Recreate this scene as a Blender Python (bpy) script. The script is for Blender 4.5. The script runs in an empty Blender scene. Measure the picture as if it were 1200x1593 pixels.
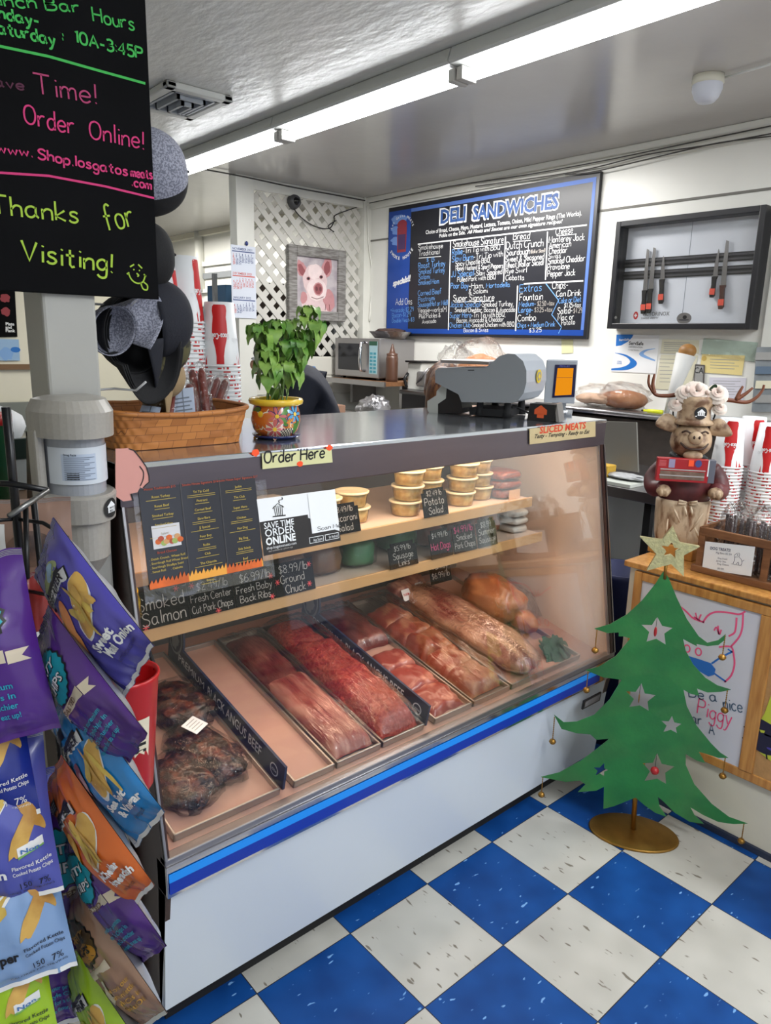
import bpy, math, random
from mathutils import Vector as V, Matrix, noise
random.seed(7)
scene = bpy.context.scene
COL = scene.collection
PI = math.pi
def rad(d): return d * PI / 180

# ------------------------------------------------------------------ camera
F = 1129.45                                   # focal length in pixels of the 1200 x 1593 frame
YAW, PITCH, ROLL = rad(48.713), rad(13.310), rad(1.405)
CAM = V((-0.7826, -1.3454, 1.6398))
_d = V((math.cos(YAW) * math.cos(PITCH), math.sin(YAW) * math.cos(PITCH), -math.sin(PITCH)))
_r = V((math.sin(YAW), -math.cos(YAW), 0)); _u = _r.cross(_d)
CR = _r * math.cos(ROLL) + _u * math.sin(ROLL)
CU = -_r * math.sin(ROLL) + _u * math.cos(ROLL)
CD = _d
cam = bpy.data.cameras.new('camera'); camo = bpy.data.objects.new('camera', cam); COL.objects.link(camo)
cam.sensor_fit = 'VERTICAL'; cam.sensor_height = 24; cam.lens = F * 24 / 1593; cam.clip_start = .02
camo.matrix_world = Matrix(((CR.x, CU.x, -CD.x, CAM.x), (CR.y, CU.y, -CD.y, CAM.y), (CR.z, CU.z, -CD.z, CAM.z), (0, 0, 0, 1)))
scene.camera = camo
def at(ax, c, u, v):
    "world point seen at photo pixel (u, v) on the plane where axis ax equals c"
    d = CR * ((u - 600) / F) - CU * ((v - 796.5) / F) + CD
    return CAM + d * ((c - CAM[ax]) / d[ax])
def atd(dep, u, v):
    return CAM + (CR * ((u - 600) / F) - CU * ((v - 796.5) / F) + CD) * dep

# ------------------------------------------------------------------ world, lights, exposure
w = bpy.data.worlds.new('world'); scene.world = w; w.use_nodes = True
w.node_tree.nodes['Background'].inputs[0].default_value = (.80, .86, 1, 1)
w.node_tree.nodes['Background'].inputs[1].default_value = 1.2
vs = scene.view_settings
vs.view_transform = 'Standard'; vs.look = 'None'; vs.gamma = 1; vs.exposure = 0.35
vs.use_curve_mapping = False
def area(name, loc, sx, sy, power, col, direction=(0, 0, -1), spread=PI):
    l = bpy.data.lights.new(name, 'AREA'); l.shape = 'RECTANGLE'; l.size = sx; l.size_y = sy
    l.energy = power; l.color = col; l.spread = spread
    o = bpy.data.objects.new(name, l); COL.objects.link(o); o.location = loc
    o.rotation_euler = V(direction).to_track_quat('-Z', 'Y').to_euler()
    return o
# fill lights without fixtures, added to brighten shop, ceiling, kitchen and counter wall
area('shop_fill_light', (0.2, -2.6, 2.70), .3, 2.4, 46, (.93, .97, 1))
area('shop_fill_light', (2.1, -1.9, 2.70), .3, 2.4, 52, (.93, .97, 1))
area('ceiling_fill_light', (-.2, -1.9, 2.42), .2, 2.4, 22, (.95, .98, 1), (0, 0, 1))  # upward fill, added to lift the ceiling brightness
area('ceiling_fill_light', (2.3, -2.2, 2.42), .2, 2.4, 11, (.95, .98, 1), (0, 0, 1))
area('kitchen_fill_light', (2.55, 5.6, 2.66), .3, 2.0, 34, (1, .97, .9))
area('kitchen_fill_light', (.6, 5.2, 2.66), .3, 2.0, 17, (1, .98, .95))
area('counter_fill_light', (2.5, 1.9, 2.70), .25, 1.2, 40, (1, .98, .95))  # added to brighten the menu wall

# ------------------------------------------------------------------ materials
def lin(c):
    c = c / 255
    return c / 12.92 if c <= .04045 else ((c + .055) / 1.055) ** 2.4
def rgb(r, g, b): return (lin(r), lin(g), lin(b), 1)
MATS = {}
def mat(name, col, rough=.5, metal=0, var=0, vscale=20, col2=None, bump=0, bscale=60, coat=0, spec=.5, emit=0, stretch=None, alpha=1, trans=0, lo=.4, hi=.6, detail=4, bdist=.003, sub=0):
    "principled with optional noise mottling (col -> col2) and noise bump, in object coordinates"
    if name in MATS: return MATS[name]
    m = bpy.data.materials.new(name); m.use_nodes = True; nt = m.node_tree; N = nt.nodes; L = nt.links
    p = N['Principled BSDF']
    p.inputs['Base Color'].default_value = col; p.inputs['Roughness'].default_value = rough
    p.inputs['Metallic'].default_value = metal; p.inputs['Coat Weight'].default_value = coat
    p.inputs['Specular IOR Level'].default_value = spec; p.inputs['Alpha'].default_value = alpha
    p.inputs['Transmission Weight'].default_value = trans
    if sub: p.inputs['Subsurface Weight'].default_value = sub; p.inputs['Subsurface Radius'].default_value = (.01, .004, .003)
    if emit: p.inputs['Emission Color'].default_value = col; p.inputs['Emission Strength'].default_value = emit
    if var or col2 or bump:
        tc = N.new('ShaderNodeTexCoord'); mp = N.new('ShaderNodeMapping'); L.new(tc.outputs['Object'], mp.inputs[0])
        if stretch: mp.inputs['Scale'].default_value = stretch
    if var or col2:
        nz = N.new('ShaderNodeTexNoise'); nz.inputs['Scale'].default_value = vscale; nz.inputs['Detail'].default_value = detail
        L.new(mp.outputs[0], nz.inputs[0])
        rp = N.new('ShaderNodeValToRGB'); e = rp.color_ramp.elements
        e[0].position = lo; e[1].position = hi
        if col2: e[0].color = col; e[1].color = col2
        else:
            e[0].position = .25; e[1].position = .75
            e[0].color = tuple(max(0, x * (1 - var)) for x in col[:3]) + (1,); e[1].color = tuple(min(1, x * (1 + var)) for x in col[:3]) + (1,)
        L.new(nz.outputs[0], rp.inputs[0]); L.new(rp.outputs[0], p.inputs['Base Color'])
    if bump:
        nb = N.new('ShaderNodeTexNoise'); nb.inputs['Scale'].default_value = bscale; nb.inputs['Detail'].default_value = 5
        L.new(mp.outputs[0], nb.inputs[0])
        b = N.new('ShaderNodeBump'); b.inputs['Strength'].default_value = bump; b.inputs['Distance'].default_value = bdist
        L.new(nb.outputs[0], b.inputs['Height']); L.new(b.outputs[0], p.inputs['Normal'])
    MATS[name] = m; return m
def glassmat(name, tint=(1, 1, 1, 1), haze=0, hazecol=(1, 1, 1, 1), rough=.02, crinkle=0, cscale=30, base=.04, gain=1.0, hscale=2.2, foglo=.45, fogdir=None, stretch=None):
    "thin clear sheet: transparent + fresnel gloss, optionally crinkled (film) or hazed (fogged glass)"
    if name in MATS: return MATS[name]
    m = bpy.data.materials.new(name); m.use_nodes = True; nt = m.node_tree; N = nt.nodes; L = nt.links
    N.remove(N['Principled BSDF']); out = N['Material Output']
    tr = N.new('ShaderNodeBsdfTransparent'); tr.inputs[0].default_value = tint
    gl = N.new('ShaderNodeBsdfGlossy'); gl.inputs['Roughness'].default_value = rough
    fr = N.new('ShaderNodeLayerWeight'); fr.inputs[0].default_value = .25
    mu = N.new('ShaderNodeMath'); mu.operation = 'MULTIPLY_ADD'; mu.inputs[1].default_value = .55 * gain; mu.inputs[2].default_value = base
    L.new(fr.outputs['Fresnel'], mu.inputs[0])
    mx = N.new('ShaderNodeMixShader'); L.new(mu.outputs[0], mx.inputs[0]); L.new(tr.outputs[0], mx.inputs[1]); L.new(gl.outputs[0], mx.inputs[2])
    last = mx
    tc = N.new('ShaderNodeTexCoord')
    if crinkle:
        mp = N.new('ShaderNodeMapping'); L.new(tc.outputs['Object'], mp.inputs[0])
        if stretch: mp.inputs['Scale'].default_value = stretch
        nz = N.new('ShaderNodeTexNoise'); nz.inputs['Scale'].default_value = cscale; nz.inputs['Detail'].default_value = 3; nz.inputs['Distortion'].default_value = 1.5
        L.new(mp.outputs[0], nz.inputs[0])
        b = N.new('ShaderNodeBump'); b.inputs['Strength'].default_value = crinkle; b.inputs['Distance'].default_value = .02
        L.new(nz.outputs[0], b.inputs['Height'])
        L.new(b.outputs[0], gl.inputs['Normal']); L.new(b.outputs[0], fr.inputs['Normal'])
    if haze:
        df = N.new('ShaderNodeBsdfDiffuse'); df.inputs[0].default_value = hazecol
        tl = N.new('ShaderNodeBsdfTranslucent'); tl.inputs[0].default_value = hazecol
        hm = N.new('ShaderNodeMixShader'); hm.inputs[0].default_value = .5; L.new(df.outputs[0], hm.inputs[1]); L.new(tl.outputs[0], hm.inputs[2])
        nz = N.new('ShaderNodeTexNoise'); nz.inputs['Scale'].default_value = hscale; nz.inputs['Detail'].default_value = 3
        L.new(tc.outputs['Object'], nz.inputs[0])
        src = nz.outputs[0]
        if fogdir:                                 # condensation gathers towards one end of the pane
            sx = N.new('ShaderNodeSeparateXYZ'); L.new(tc.outputs['Object'], sx.inputs[0])
            a = N.new('ShaderNodeMapRange'); a.inputs[1].default_value = fogdir[0]; a.inputs[2].default_value = fogdir[1]; L.new(sx.outputs[0], a.inputs[0])
            k = N.new('ShaderNodeMath'); k.operation = 'MULTIPLY'; L.new(a.outputs[0], k.inputs[0]); L.new(nz.outputs[0], k.inputs[1]); src = k.outputs[0]
        mr = N.new('ShaderNodeMapRange'); mr.inputs[1].default_value = foglo - .2; mr.inputs[2].default_value = foglo + .25; mr.inputs[4].default_value = haze
        L.new(src, mr.inputs[0])
        m2 = N.new('ShaderNodeMixShader'); L.new(mr.outputs[0], m2.inputs[0]); L.new(mx.outputs[0], m2.inputs[1]); L.new(hm.outputs[0], m2.inputs[2]); last = m2
    L.new(last.outputs[0], out.inputs[0])
    MATS[name] = m; return m
def emat(name, col, s):
    if name in MATS: return MATS[name]
    m = bpy.data.materials.new(name); m.use_nodes = True; nt = m.node_tree
    e = nt.nodes.new('ShaderNodeEmission'); e.inputs[0].default_value = col; e.inputs[1].default_value = s
    nt.links.new(e.outputs[0], nt.nodes['Material Output'].inputs[0]); MATS[name] = m; return m

WHITE = mat('white_paint', rgb(222, 222, 214), .45, var=.04, vscale=6, bump=.08, bscale=25)
PWHITE = mat('paper_white', rgb(232, 234, 236), .6)
BLACK = mat('black_plastic', rgb(22, 22, 24), .4)
MBLACK = mat('black_matte', rgb(18, 18, 20), .8)
STEEL = mat('brushed_steel', rgb(168, 166, 168), .32, metal=1, bump=.05, bscale=40, stretch=(1, 40, 40))
CHROME = mat('chrome', rgb(215, 215, 218), .12, metal=1)
RED = mat('red_print', rgb(196, 24, 22), .4)
ORANGE = mat('orange_tape', rgb(250, 84, 36), .6)
OAK = mat('oak_wood', rgb(196, 142, 74), .42, col2=rgb(160, 104, 46), vscale=5, stretch=(14, 14, 1.5), lo=.35, hi=.7, coat=.15)
CHALKW = mat('chalk_white', rgb(225, 226, 226), .9)
CHALKB = mat('chalk_blue', rgb(108, 160, 222), .9)
CHALKP = mat('chalk_pink', rgb(200, 50, 112), .8)
CHALKG = mat('chalk_green', rgb(58, 172, 76), .8)
CHALKL = mat('chalk_lime', rgb(156, 188, 58), .8)
CHALKR = mat('chalk_red', rgb(226, 78, 84), .9)
CHALKGREY = mat('chalk_grey', rgb(176, 170, 164), .9)
SLATE = mat('chalkboard_black', rgb(12, 12, 14), .8, var=.35, vscale=4, spec=.08)
INK = mat('black_ink', rgb(20, 20, 22), .6)
FILM = glassmat('cling_film', crinkle=.5, cscale=30, base=.03, gain=.7, rough=.08)
STRETCH = glassmat('stretched_film', crinkle=.6, cscale=7, base=.07, gain=1.3, rough=.07, stretch=(18, 1.0, 2))
CELLO = glassmat('cellophane', crinkle=.9, cscale=34, base=.05, gain=.9, rough=.07)

# ------------------------------------------------------------------ handwriting: single stroke letters
GL = {
'A':'0,0 3,9 6,0|1.1,3.3 4.9,3.3','B':'0,0 0,9|~0,9 4,8.7 4.6,6.6 3,5 0,4.8|~0,4.8 4.5,4.4 5.4,2.4 4,.3 0,0','C':'~5.6,7.6 4,9 2,8.6 .3,6 .3,3 2,.4 4,0 5.6,1.4',
'D':'0,0 0,9|~0,9 3.5,8.6 5.6,6 5.6,3 3.5,.4 0,0','E':'5,9 0,9 0,0 5,0|0,4.7 4,4.7','F':'5,9 0,9 0,0|0,4.7 4,4.7','G':'~5.6,7.6 4,9 2,8.6 .3,6 .3,3 2,.3 4,.1 5.6,1.6 5.6,4|3.4,4 5.8,4',
'H':'0,0 0,9|5.4,0 5.4,9|0,4.6 5.4,4.6','I':'1,0 1,9','J':'~4,9 4,2 3,.2 1.4,0 0,1.6','K':'0,0 0,9|5,9 0,4 5.2,0','L':'0,9 0,0 4.6,0','M':'0,0 .6,9 3.4,3 6.2,9 6.8,0','N':'0,0 0,9 5.4,0 5.4,9',
'O':'~3,9 1,8 .1,5 .8,1.4 3,0 5.2,1.4 5.9,5 5,8 3,9','P':'0,0 0,9|~0,9 4,8.7 5,6.8 4,4.8 0,4.3','Q':'~3,9 1,8 .1,5 .8,1.4 3,0 5.2,1.4 5.9,5 5,8 3,9|3.6,2.4 6.2,-.6','R':'0,0 0,9|~0,9 4,8.7 5,6.8 4,4.9 0,4.5|2.2,4.5 5.2,0',
'S':'~5.2,7.6 3.6,9 1.4,8.6 .5,6.8 1.8,5.2 4,4.2 5.2,2.4 4,.3 1.6,0 0,1.4','T':'0,9 6,9|3,9 3,0','U':'~0,9 0,3 1,.4 3,0 4.8,.8 5.4,3 5.4,9','V':'0,9 2.8,0 5.6,9','W':'0,9 1.6,0 3.8,7 6,0 7.6,9','X':'0,0 5.4,9|0,9 5.4,0','Y':'0,9 2.8,4.6 5.6,9|2.8,4.6 2.8,0','Z':'0,9 5.2,9 0,0 5.4,0',
'a':'~4,4.6 2.4,5.4 .6,4.4 .1,2.2 1,.2 2.6,.1 4,1.8|~4,5.2 4,1.4 5,0','b':'0,9.4 0,0|~0,3.6 1.6,5.4 3.6,4.8 4.2,2.6 3.2,.3 1.4,0 0,1','c':'~4,4.4 2.4,5.4 .6,4.4 .1,2.2 1.2,.2 2.8,0 4,1','d':'~4,4.4 2.4,5.4 .6,4.4 .1,2.2 1,.2 2.6,.1 4,1.6|4,9.4 4,0','e':'~.2,2.7 4.1,2.9 3.6,4.8 2.2,5.4 .6,4.4 .1,2.2 1.2,.2 2.8,0 4.2,1',
'f':'~4,8.6 3,9.4 1.8,8.6 1.5,6 1.5,0|0,5.2 3.4,5.2','g':'~4,4.4 2.4,5.4 .6,4.4 .1,2.4 1,.6 2.6,.4 4,2|~4,5.2 4,-2 2.8,-3.6 1.2,-3.4 .2,-2.2','h':'0,9.4 0,0|~0,3.2 1.6,5.3 3.4,5 3.8,3.4 3.8,0','i':'.8,5.2 .8,0|.7,7.3 .9,7.9','j':'~1.4,5.2 1.4,-2 .6,-3.5 -.8,-3|1.3,7.3 1.5,7.9','k':'0,9.4 0,0|3.6,5.2 0,2 3.9,0','l':'.7,9.4 .7,0',
'm':'0,5.3 0,0|~0,3.4 1.2,5.2 2.6,5 2.9,3.4 2.9,0|~2.9,3.4 4.1,5.2 5.5,5 5.8,3.4 5.8,0','n':'0,5.3 0,0|~0,3.4 1.6,5.3 3.4,5 3.8,3.4 3.8,0','o':'~2.1,5.4 .6,4.6 .1,2.6 .8,.5 2.1,0 3.6,.6 4.2,2.7 3.6,4.7 2.1,5.4','p':'0,5.3 0,-3.6|~0,3.6 1.6,5.4 3.6,4.8 4.2,2.6 3.2,.3 1.4,0 0,1','q':'~4,4.4 2.4,5.4 .6,4.4 .1,2.4 1,.4 2.6,.2 4,1.8|4,5.3 4,-3.6','r':'0,5.3 0,0|~0,3.2 1.2,5 2.6,5.4 3.2,5',
's':'~3.5,4.6 2.2,5.4 .7,4.8 .8,3.4 2.6,2.5 3.5,1.3 2.5,0 .9,0 0,.9','t':'1.6,8.2 1.6,1 2.4,0 3.4,.5|0,5.5 3.3,5.5','u':'~0,5.3 .1,1.6 1.2,0 2.6,.2 3.8,2|3.8,5.3 3.8,0','v':'0,5.3 1.9,0 3.8,5.3','w':'0,5.3 1.3,0 2.8,4.4 4.3,0 5.6,5.3','x':'0,0 3.8,5.3|0,5.3 3.8,0','y':'0,5.3 2,.4|~4,5.3 1.8,-1.6 .6,-3.5 -.4,-3.2','z':'0,5.3 3.7,5.3 0,0 3.9,0',
'0':'~2.6,9 .8,7.8 .1,4.6 .8,1 2.6,0 4.4,1 5,4.6 4.3,7.9 2.6,9','1':'.4,7.4 1.8,9 1.8,0','2':'~.3,7.2 1.4,8.9 3.6,8.8 4.5,6.9 3.4,4.4 .2,0|.2,0 4.9,0','3':'~.4,8.2 2.4,9 4.3,7.8 3.8,5.4 1.8,4.8|~1.8,4.8 4.5,4 4.7,1.6 2.6,0 .2,1','4':'3.6,0 3.6,9 0,2.8 4.9,2.8','5':'4.4,9 .8,9 .5,5|~.5,5 2.8,5.6 4.8,4 4.4,1 2.2,0 .1,1','6':'~4,8.6 1.8,7.4 .2,4 .6,.9 2.6,0 4.5,1.4 4.3,3.8 2.4,4.8 .6,3.6','7':'0,9 4.8,9 1.6,0','8':'~2.5,9 .6,7.8 1,5.6 4,3.8 4.6,1.4 2.5,0 .4,1.4 1,3.8 4,5.6 4.4,7.8 2.5,9','9':'~4.4,7.4 2.6,9 .5,7.8 .5,5.4 2.4,4.4 4.3,5.6 4.5,7.4|~4.5,7.4 4.2,3 2.8,0',
'.':'.4,0 .9,.3','!':'.9,9.2 .7,2.6|.6,0 .9,.4','-':'0,3.2 3,3.2',':':'.5,5 .8,5.3|.5,1 .8,1.3','$':'~4.6,7 3.2,8.2 1.2,7.8 .6,6 2.4,4.6 4.4,3.2 4,1.2 2,.6 .2,1.6|2.4,9.6 2.4,-.8','/':'0,-.6 4,9.6','&':'~5,0 1,6.6 1.8,8.8 3.4,7.8 2.6,5.4 .3,2.6 1,.2 3,.2 5,3.4',',':'.8,.5 .2,-1.4','(':'~1.8,9.6 .4,7 .2,3.6 1.6,-.8',')':'~0,9.6 1.4,7 1.6,3.6 .2,-.8','*':'1.5,7.4 1.5,3|.2,6.3 2.8,4.1|2.8,6.3 .2,4.1','+':'1.8,5 1.8,1|0,3 3.6,3',"'":'.5,9.2 .5,7.6'}
def catmull(p, k=4):
    if len(p) < 3: return p
    o = []
    for i in range(len(p) - 1):
        a = p[max(i - 1, 0)]; b = p[i]; c = p[i + 1]; d = p[min(i + 2, len(p) - 1)]
        for j in range(k):
            t = j / k
            o.append(tuple(.5 * (2 * b[n] + (c[n] - a[n]) * t + (2 * a[n] - 5 * b[n] + 4 * c[n] - d[n]) * t * t + (3 * b[n] - a[n] - 3 * c[n] + d[n]) * t ** 3) for n in range(len(b))))
    o.append(tuple(p[-1])); return o
_g = {}
def glyph(ch):
    if ch not in _g:
        st = []; wd = 0
        for s in GL.get(ch, '').split('|'):
            if not s: continue
            sm = s[0] == '~'; pts = [tuple(map(float, q.split(','))) for q in s.lstrip('~').split()]
            wd = max(wd, max(q[0] for q in pts)); st.append(catmull(pts, 3) if sm else pts)
        _g[ch] = (st, wd + 1.5 if st else 3)
    return _g[ch]
def swidth(t, size, cond=1): return sum(glyph(c)[1] for c in t) * size / 9 * cond
_t = {}
def tmesh(s, bold=0, shear=0):
    k = (s, bold, shear)
    if k not in _t:
        cu = bpy.data.curves.new('lettering', 'FONT'); cu.body = s; cu.size = 1; cu.offset = bold; cu.shear = shear; cu.resolution_u = 2
        o = bpy.data.objects.new('lettering', cu); me = bpy.data.meshes.new_from_object(o)
        vs_ = [(v.co.x, v.co.y) for v in me.vertices]; fs_ = [tuple(p.vertices) for p in me.polygons]
        bpy.data.objects.remove(o); bpy.data.meshes.remove(me); bpy.data.curves.remove(cu); _t[k] = (vs_, fs_)
    return _t[k]

# ------------------------------------------------------------------ surfaces to draw on: S(u, v, h) -> point
def planeS(o, ux, uy):
    o = V(o); ux = V(ux).normalized(); uy = V(uy); uy = (uy - ux * uy.dot(ux)).normalized(); n = ux.cross(uy)
    return lambda u, v, h=0: o + ux * u + uy * v + n * h
def quadS(a, b, c, d):
    "bilinear sheet a(0,0) b(1,0) c(1,1) d(0,1), raised along its normal"
    a, b, c, d = map(V, (a, b, c, d)); n = (b - a).cross(d - a).normalized()
    return lambda u, v, h=0: a * (1 - u) * (1 - v) + b * u * (1 - v) + c * u * v + d * (1 - u) * v + n * h
def coneS(c, r0, r1, h, a0=0):
    "side of an upright cone: u = arc length at mean radius, v = height"
    c = V(c); rm = (r0 + r1) / 2
    def S(u, v, k=0):
        r = r0 + (r1 - r0) * v / h + k; a = a0 + u / rm
        return c + V((math.cos(a) * r, math.sin(a) * r, v))
    return S

# ------------------------------------------------------------------ mesh builder
class MB:
    def __init__(s): s.v = []; s.f = []; s.m = []; s.s = []; s.mats = []
    def mi(s, m):
        if m not in s.mats: s.mats.append(m)
        return s.mats.index(m)
    def add(s, vs_, fs_, m, smooth=False):
        b = len(s.v); s.v.extend(V(q) for q in vs_); k = s.mi(m)
        for f in fs_: s.f.append(tuple(i + b for i in f)); s.m.append(k); s.s.append(smooth)
        return s
    def box(s, a, b, m, R=None, o=None):
        a = V(a); b = V(b)
        vs_ = [V((x, y, z)) for z in (a.z, b.z) for y in (a.y, b.y) for x in (a.x, b.x)]
        if R is not None: vs_ = [R @ q + V(o or (0, 0, 0)) for q in vs_]
        elif o is not None: vs_ = [q + V(o) for q in vs_]
        return s.add(vs_, [(0, 2, 3, 1), (4, 5, 7, 6), (0, 1, 5, 4), (2, 6, 7, 3), (0, 4, 6, 2), (1, 3, 7, 5)], m)
    def slab(s, S, x0, y0, x1, y1, h0, h1, m):
        "box on a surface"
        vs_ = [S(x, y, h) for h in (h0, h1) for y in (y0, y1) for x in (x0, x1)]
        return s.add(vs_, [(0, 2, 3, 1), (4, 5, 7, 6), (0, 1, 5, 4), (2, 6, 7, 3), (0, 4, 6, 2), (1, 3, 7, 5)], m)
    def prism(s, S, pts, h0, h1, m, m2=None):
        n = len(pts); lo = [S(x, y, h0) for x, y in pts]; hi = [S(x, y, h1) for x, y in pts]
        s.add(hi, [tuple(range(n))], m); s.add(lo, [tuple(reversed(range(n)))], m)
        return s.add(lo + hi, [(i, (i + 1) % n, (i + 1) % n + n, i + n) for i in range(n)], m2 or m)
    def prism_holes(s, S, outer, holes, h0, h1, m):
        "extruded outline with holes, triangulated by mathutils"
        from mathutils.geometry import tessellate_polygon
        loops = [outer] + holes; flat = [p for l in loops for p in l]
        tris = tessellate_polygon([[V((x, y, 0)) for x, y in l] for l in loops])
        def ccw(t):
            a, b, c = [flat[i] for i in t]
            return (b[0] - a[0]) * (c[1] - a[1]) - (b[1] - a[1]) * (c[0] - a[0]) > 0
        tris = [t if ccw(t) else t[::-1] for t in tris]
        s.add([S(x, y, h1) for x, y in flat], tris, m); s.add([S(x, y, h0) for x, y in flat], [t[::-1] for t in tris], m)
        for l in loops:
            n = len(l); s.add([S(x, y, h0) for x, y in l] + [S(x, y, h1) for x, y in l], [(i, (i + 1) % n, (i + 1) % n + n, i + n) for i in range(n)], m)
        return s
    def tube(s, path, r, m, n=8, caps=True, flat=1):
        P = [V(p) for p in path]; k = len(P); rs = r if isinstance(r, (list, tuple)) else [r] * k
        vs_ = []; t0 = (P[1] - P[0]).normalized(); up = V((0, 0, 1)) if abs(t0.z) < .9 else V((1, 0, 0)); x = t0.cross(up).normalized()
        for i in range(k):
            t = (P[min(i + 1, k - 1)] - P[max(i - 1, 0)]).normalized(); x = (x - t * x.dot(t)).normalized(); y = t.cross(x)
            for j in range(n):
                a = 2 * PI * j / n; vs_.append(P[i] + (x * math.cos(a) + y * math.sin(a) * flat) * rs[i])
        fs_ = [(i * n + j, i * n + (j + 1) % n, (i + 1) * n + (j + 1) % n, (i + 1) * n + j) for i in range(k - 1) for j in range(n)]
        if caps: fs_ += [tuple(reversed(range(n))), tuple(range((k - 1) * n, k * n))]
        return s.add(vs_, fs_, m, True)
    def lathe(s, prof, m, o=(0, 0, 0), n=24, R=None, a0=0, a1=2 * PI, squash=1):
        o = V(o); full = abs(a1 - a0 - 2 * PI) < 1e-6; c = n if full else n + 1; vs_ = []
        for r, z in prof:
            for j in range(c):
                a = a0 + (a1 - a0) * j / n; q = V((r * math.cos(a), r * math.sin(a) * squash, z))
                vs_.append((R @ q if R is not None else q) + o)
        fs_ = [(i * c + j, i * c + (j + 1) % c, (i + 1) * c + (j + 1) % c, (i + 1) * c + j) for i in range(len(prof) - 1) for j in range(n)]
        return s.add(vs_, fs_, m, True)
    def grid(s, fn, nu, nv, m, cu=False, cv=False, smooth=True, pick=None):
        U = nu if cu else nu + 1; W = nv if cv else nv + 1
        vs_ = [fn(i / nu, j / nv) for j in range(W) for i in range(U)]
        b = len(s.v); s.v.extend(V(q) for q in vs_)
        for j in range(nv):
            for i in range(nu):
                f = (j * U + i, j * U + (i + 1) % U, ((j + 1) % W) * U + (i + 1) % U, ((j + 1) % W) * U + i)
                s.f.append(tuple(q + b for q in f)); s.m.append(s.mi(pick((i + .5) / nu, (j + .5) / nv) if pick else m)); s.s.append(smooth)
        return s
    def blob(s, c, rx, ry, rz, m, nu=24, nv=14, amp=0, fr=3, seed=0, R=None, sq=1):
        "rounded lump; sq < 1 makes it boxier"
        c = V(c)
        def sp(x, p): return math.copysign(abs(x) ** p, x)
        def fn(u, v):
            a = 2 * PI * u; b = PI * (v - .5); d = V((sp(math.cos(a), sq) * sp(math.cos(b), sq), sp(math.sin(a), sq) * sp(math.cos(b), sq), sp(math.sin(b), sq)))
            k = 1 + amp * noise.noise(d * fr + V((seed, seed * 2.3, 0))) + (amp * .5 * noise.noise(d * fr * 2.7 + V((0, seed, 7))) if amp else 0)
            q = V((d.x * rx, d.y * ry, d.z * rz)) * k
            return (R @ q if R is not None else q) + c
        return s.grid(fn, nu, nv, m, cu=True)
    # --- drawing on a surface
    def poly(s, S, pts, m, h=.0006): return s.add([S(x, y, h) for x, y in pts], [tuple(range(len(pts)))], m)
    def polyr(s, S, pts, m, h=.0006, rings=4, c=None):
        n = len(pts); cx = c[0] if c else sum(p[0] for p in pts) / n; cy = c[1] if c else sum(p[1] for p in pts) / n
        vs_ = [S(cx, cy, h)] + [S(cx + (x - cx) * k / rings, cy + (y - cy) * k / rings, h) for k in range(1, rings + 1) for x, y in pts]
        fs_ = [(0, 1 + i, 1 + (i + 1) % n) for i in range(n)]
        for k in range(rings - 1):
            fs_ += [(1 + k * n + i, 1 + (k + 1) * n + i, 1 + (k + 1) * n + (i + 1) % n, 1 + k * n + (i + 1) % n) for i in range(n)]
        return s.add(vs_, fs_, m, True)
    def ell(s, S, cx, cy, rx, ry, m, h=.0006, rot=0, n=28, rings=3, wob=0, seed=0):
        ca, sa = math.cos(rot), math.sin(rot); pts = []
        for i in range(n):
            a = 2 * PI * i / n; k = 1 + wob * noise.noise(V((math.cos(a) * 2, math.sin(a) * 2, seed * 3.1)))
            x = rx * math.cos(a) * k; y = ry * math.sin(a) * k; pts.append((cx + x * ca - y * sa, cy + x * sa + y * ca))
        return s.polyr(S, pts, m, h, rings)
    def rect(s, S, x0, y0, x1, y1, m, h=.0006, nx=1, ny=1):
        return s.grid(lambda u, v: S(x0 + (x1 - x0) * u, y0 + (y1 - y0) * v, h), nx, ny, m)
    def line(s, S, pts, wd, m, h=.0008, closed=False):
        n = len(pts)
        if n < 2: return s
        L_ = []; R_ = []
        for i in range(n):
            a = pts[(i - 1) % n if closed else max(i - 1, 0)]; b = pts[(i + 1) % n if closed else min(i + 1, n - 1)]
            dx, dy = b[0] - a[0], b[1] - a[1]; l = math.hypot(dx, dy) or 1; nx, ny = -dy / l * wd / 2, dx / l * wd / 2; x, y = pts[i]
            L_.append(S(x + nx, y + ny, h)); R_.append(S(x - nx, y - ny, h))
        k = n if closed else n - 1
        return s.add(L_ + R_, [(n + i, n + (i + 1) % n, (i + 1) % n, i) for i in range(k)], m)
    def hand(s, S, t, x, y, size, m, wd=None, cond=1, slope=0, h=.0008, align='l', jit=.03, flip=False):
        wd = wd or size * .09; k = size / 9; W = swidth(t, size, cond)
        ox = x - (W / 2 if align == 'c' else W if align == 'r' else 0); cx = 0
        for ch in t:
            st, g = glyph(ch); jy = random.uniform(-jit, jit) * size
            for p in st:
                q = [(cx + a * k * cond, b * k + jy) for a, b in p]
                if flip: q = [(W - a, size - b) for a, b in q]
                s.line(S, [(ox + a, y + b + a * slope) for a, b in q], wd, m, h)
            cx += g * k * cond
        return s
    def type(s, S, t, x, y, size, m, bold=0, shear=0, align='l', sx=1, h=.0008, rot=0, fit=None):
        vs_, fs_ = tmesh(t, bold, shear)
        if not vs_: return s
        W = max(q[0] for q in vs_)
        if fit: sx = fit / (W * size)
        ox = -W / 2 if align == 'c' else -W if align == 'r' else 0; ca, sa = math.cos(rot), math.sin(rot)
        o = []
        for a, b in vs_:
            a = (a + ox) * size * sx; b = b * size; o.append(S(x + a * ca - b * sa, y + a * sa + b * ca, h))
        return s.add(o, fs_, m)
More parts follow.
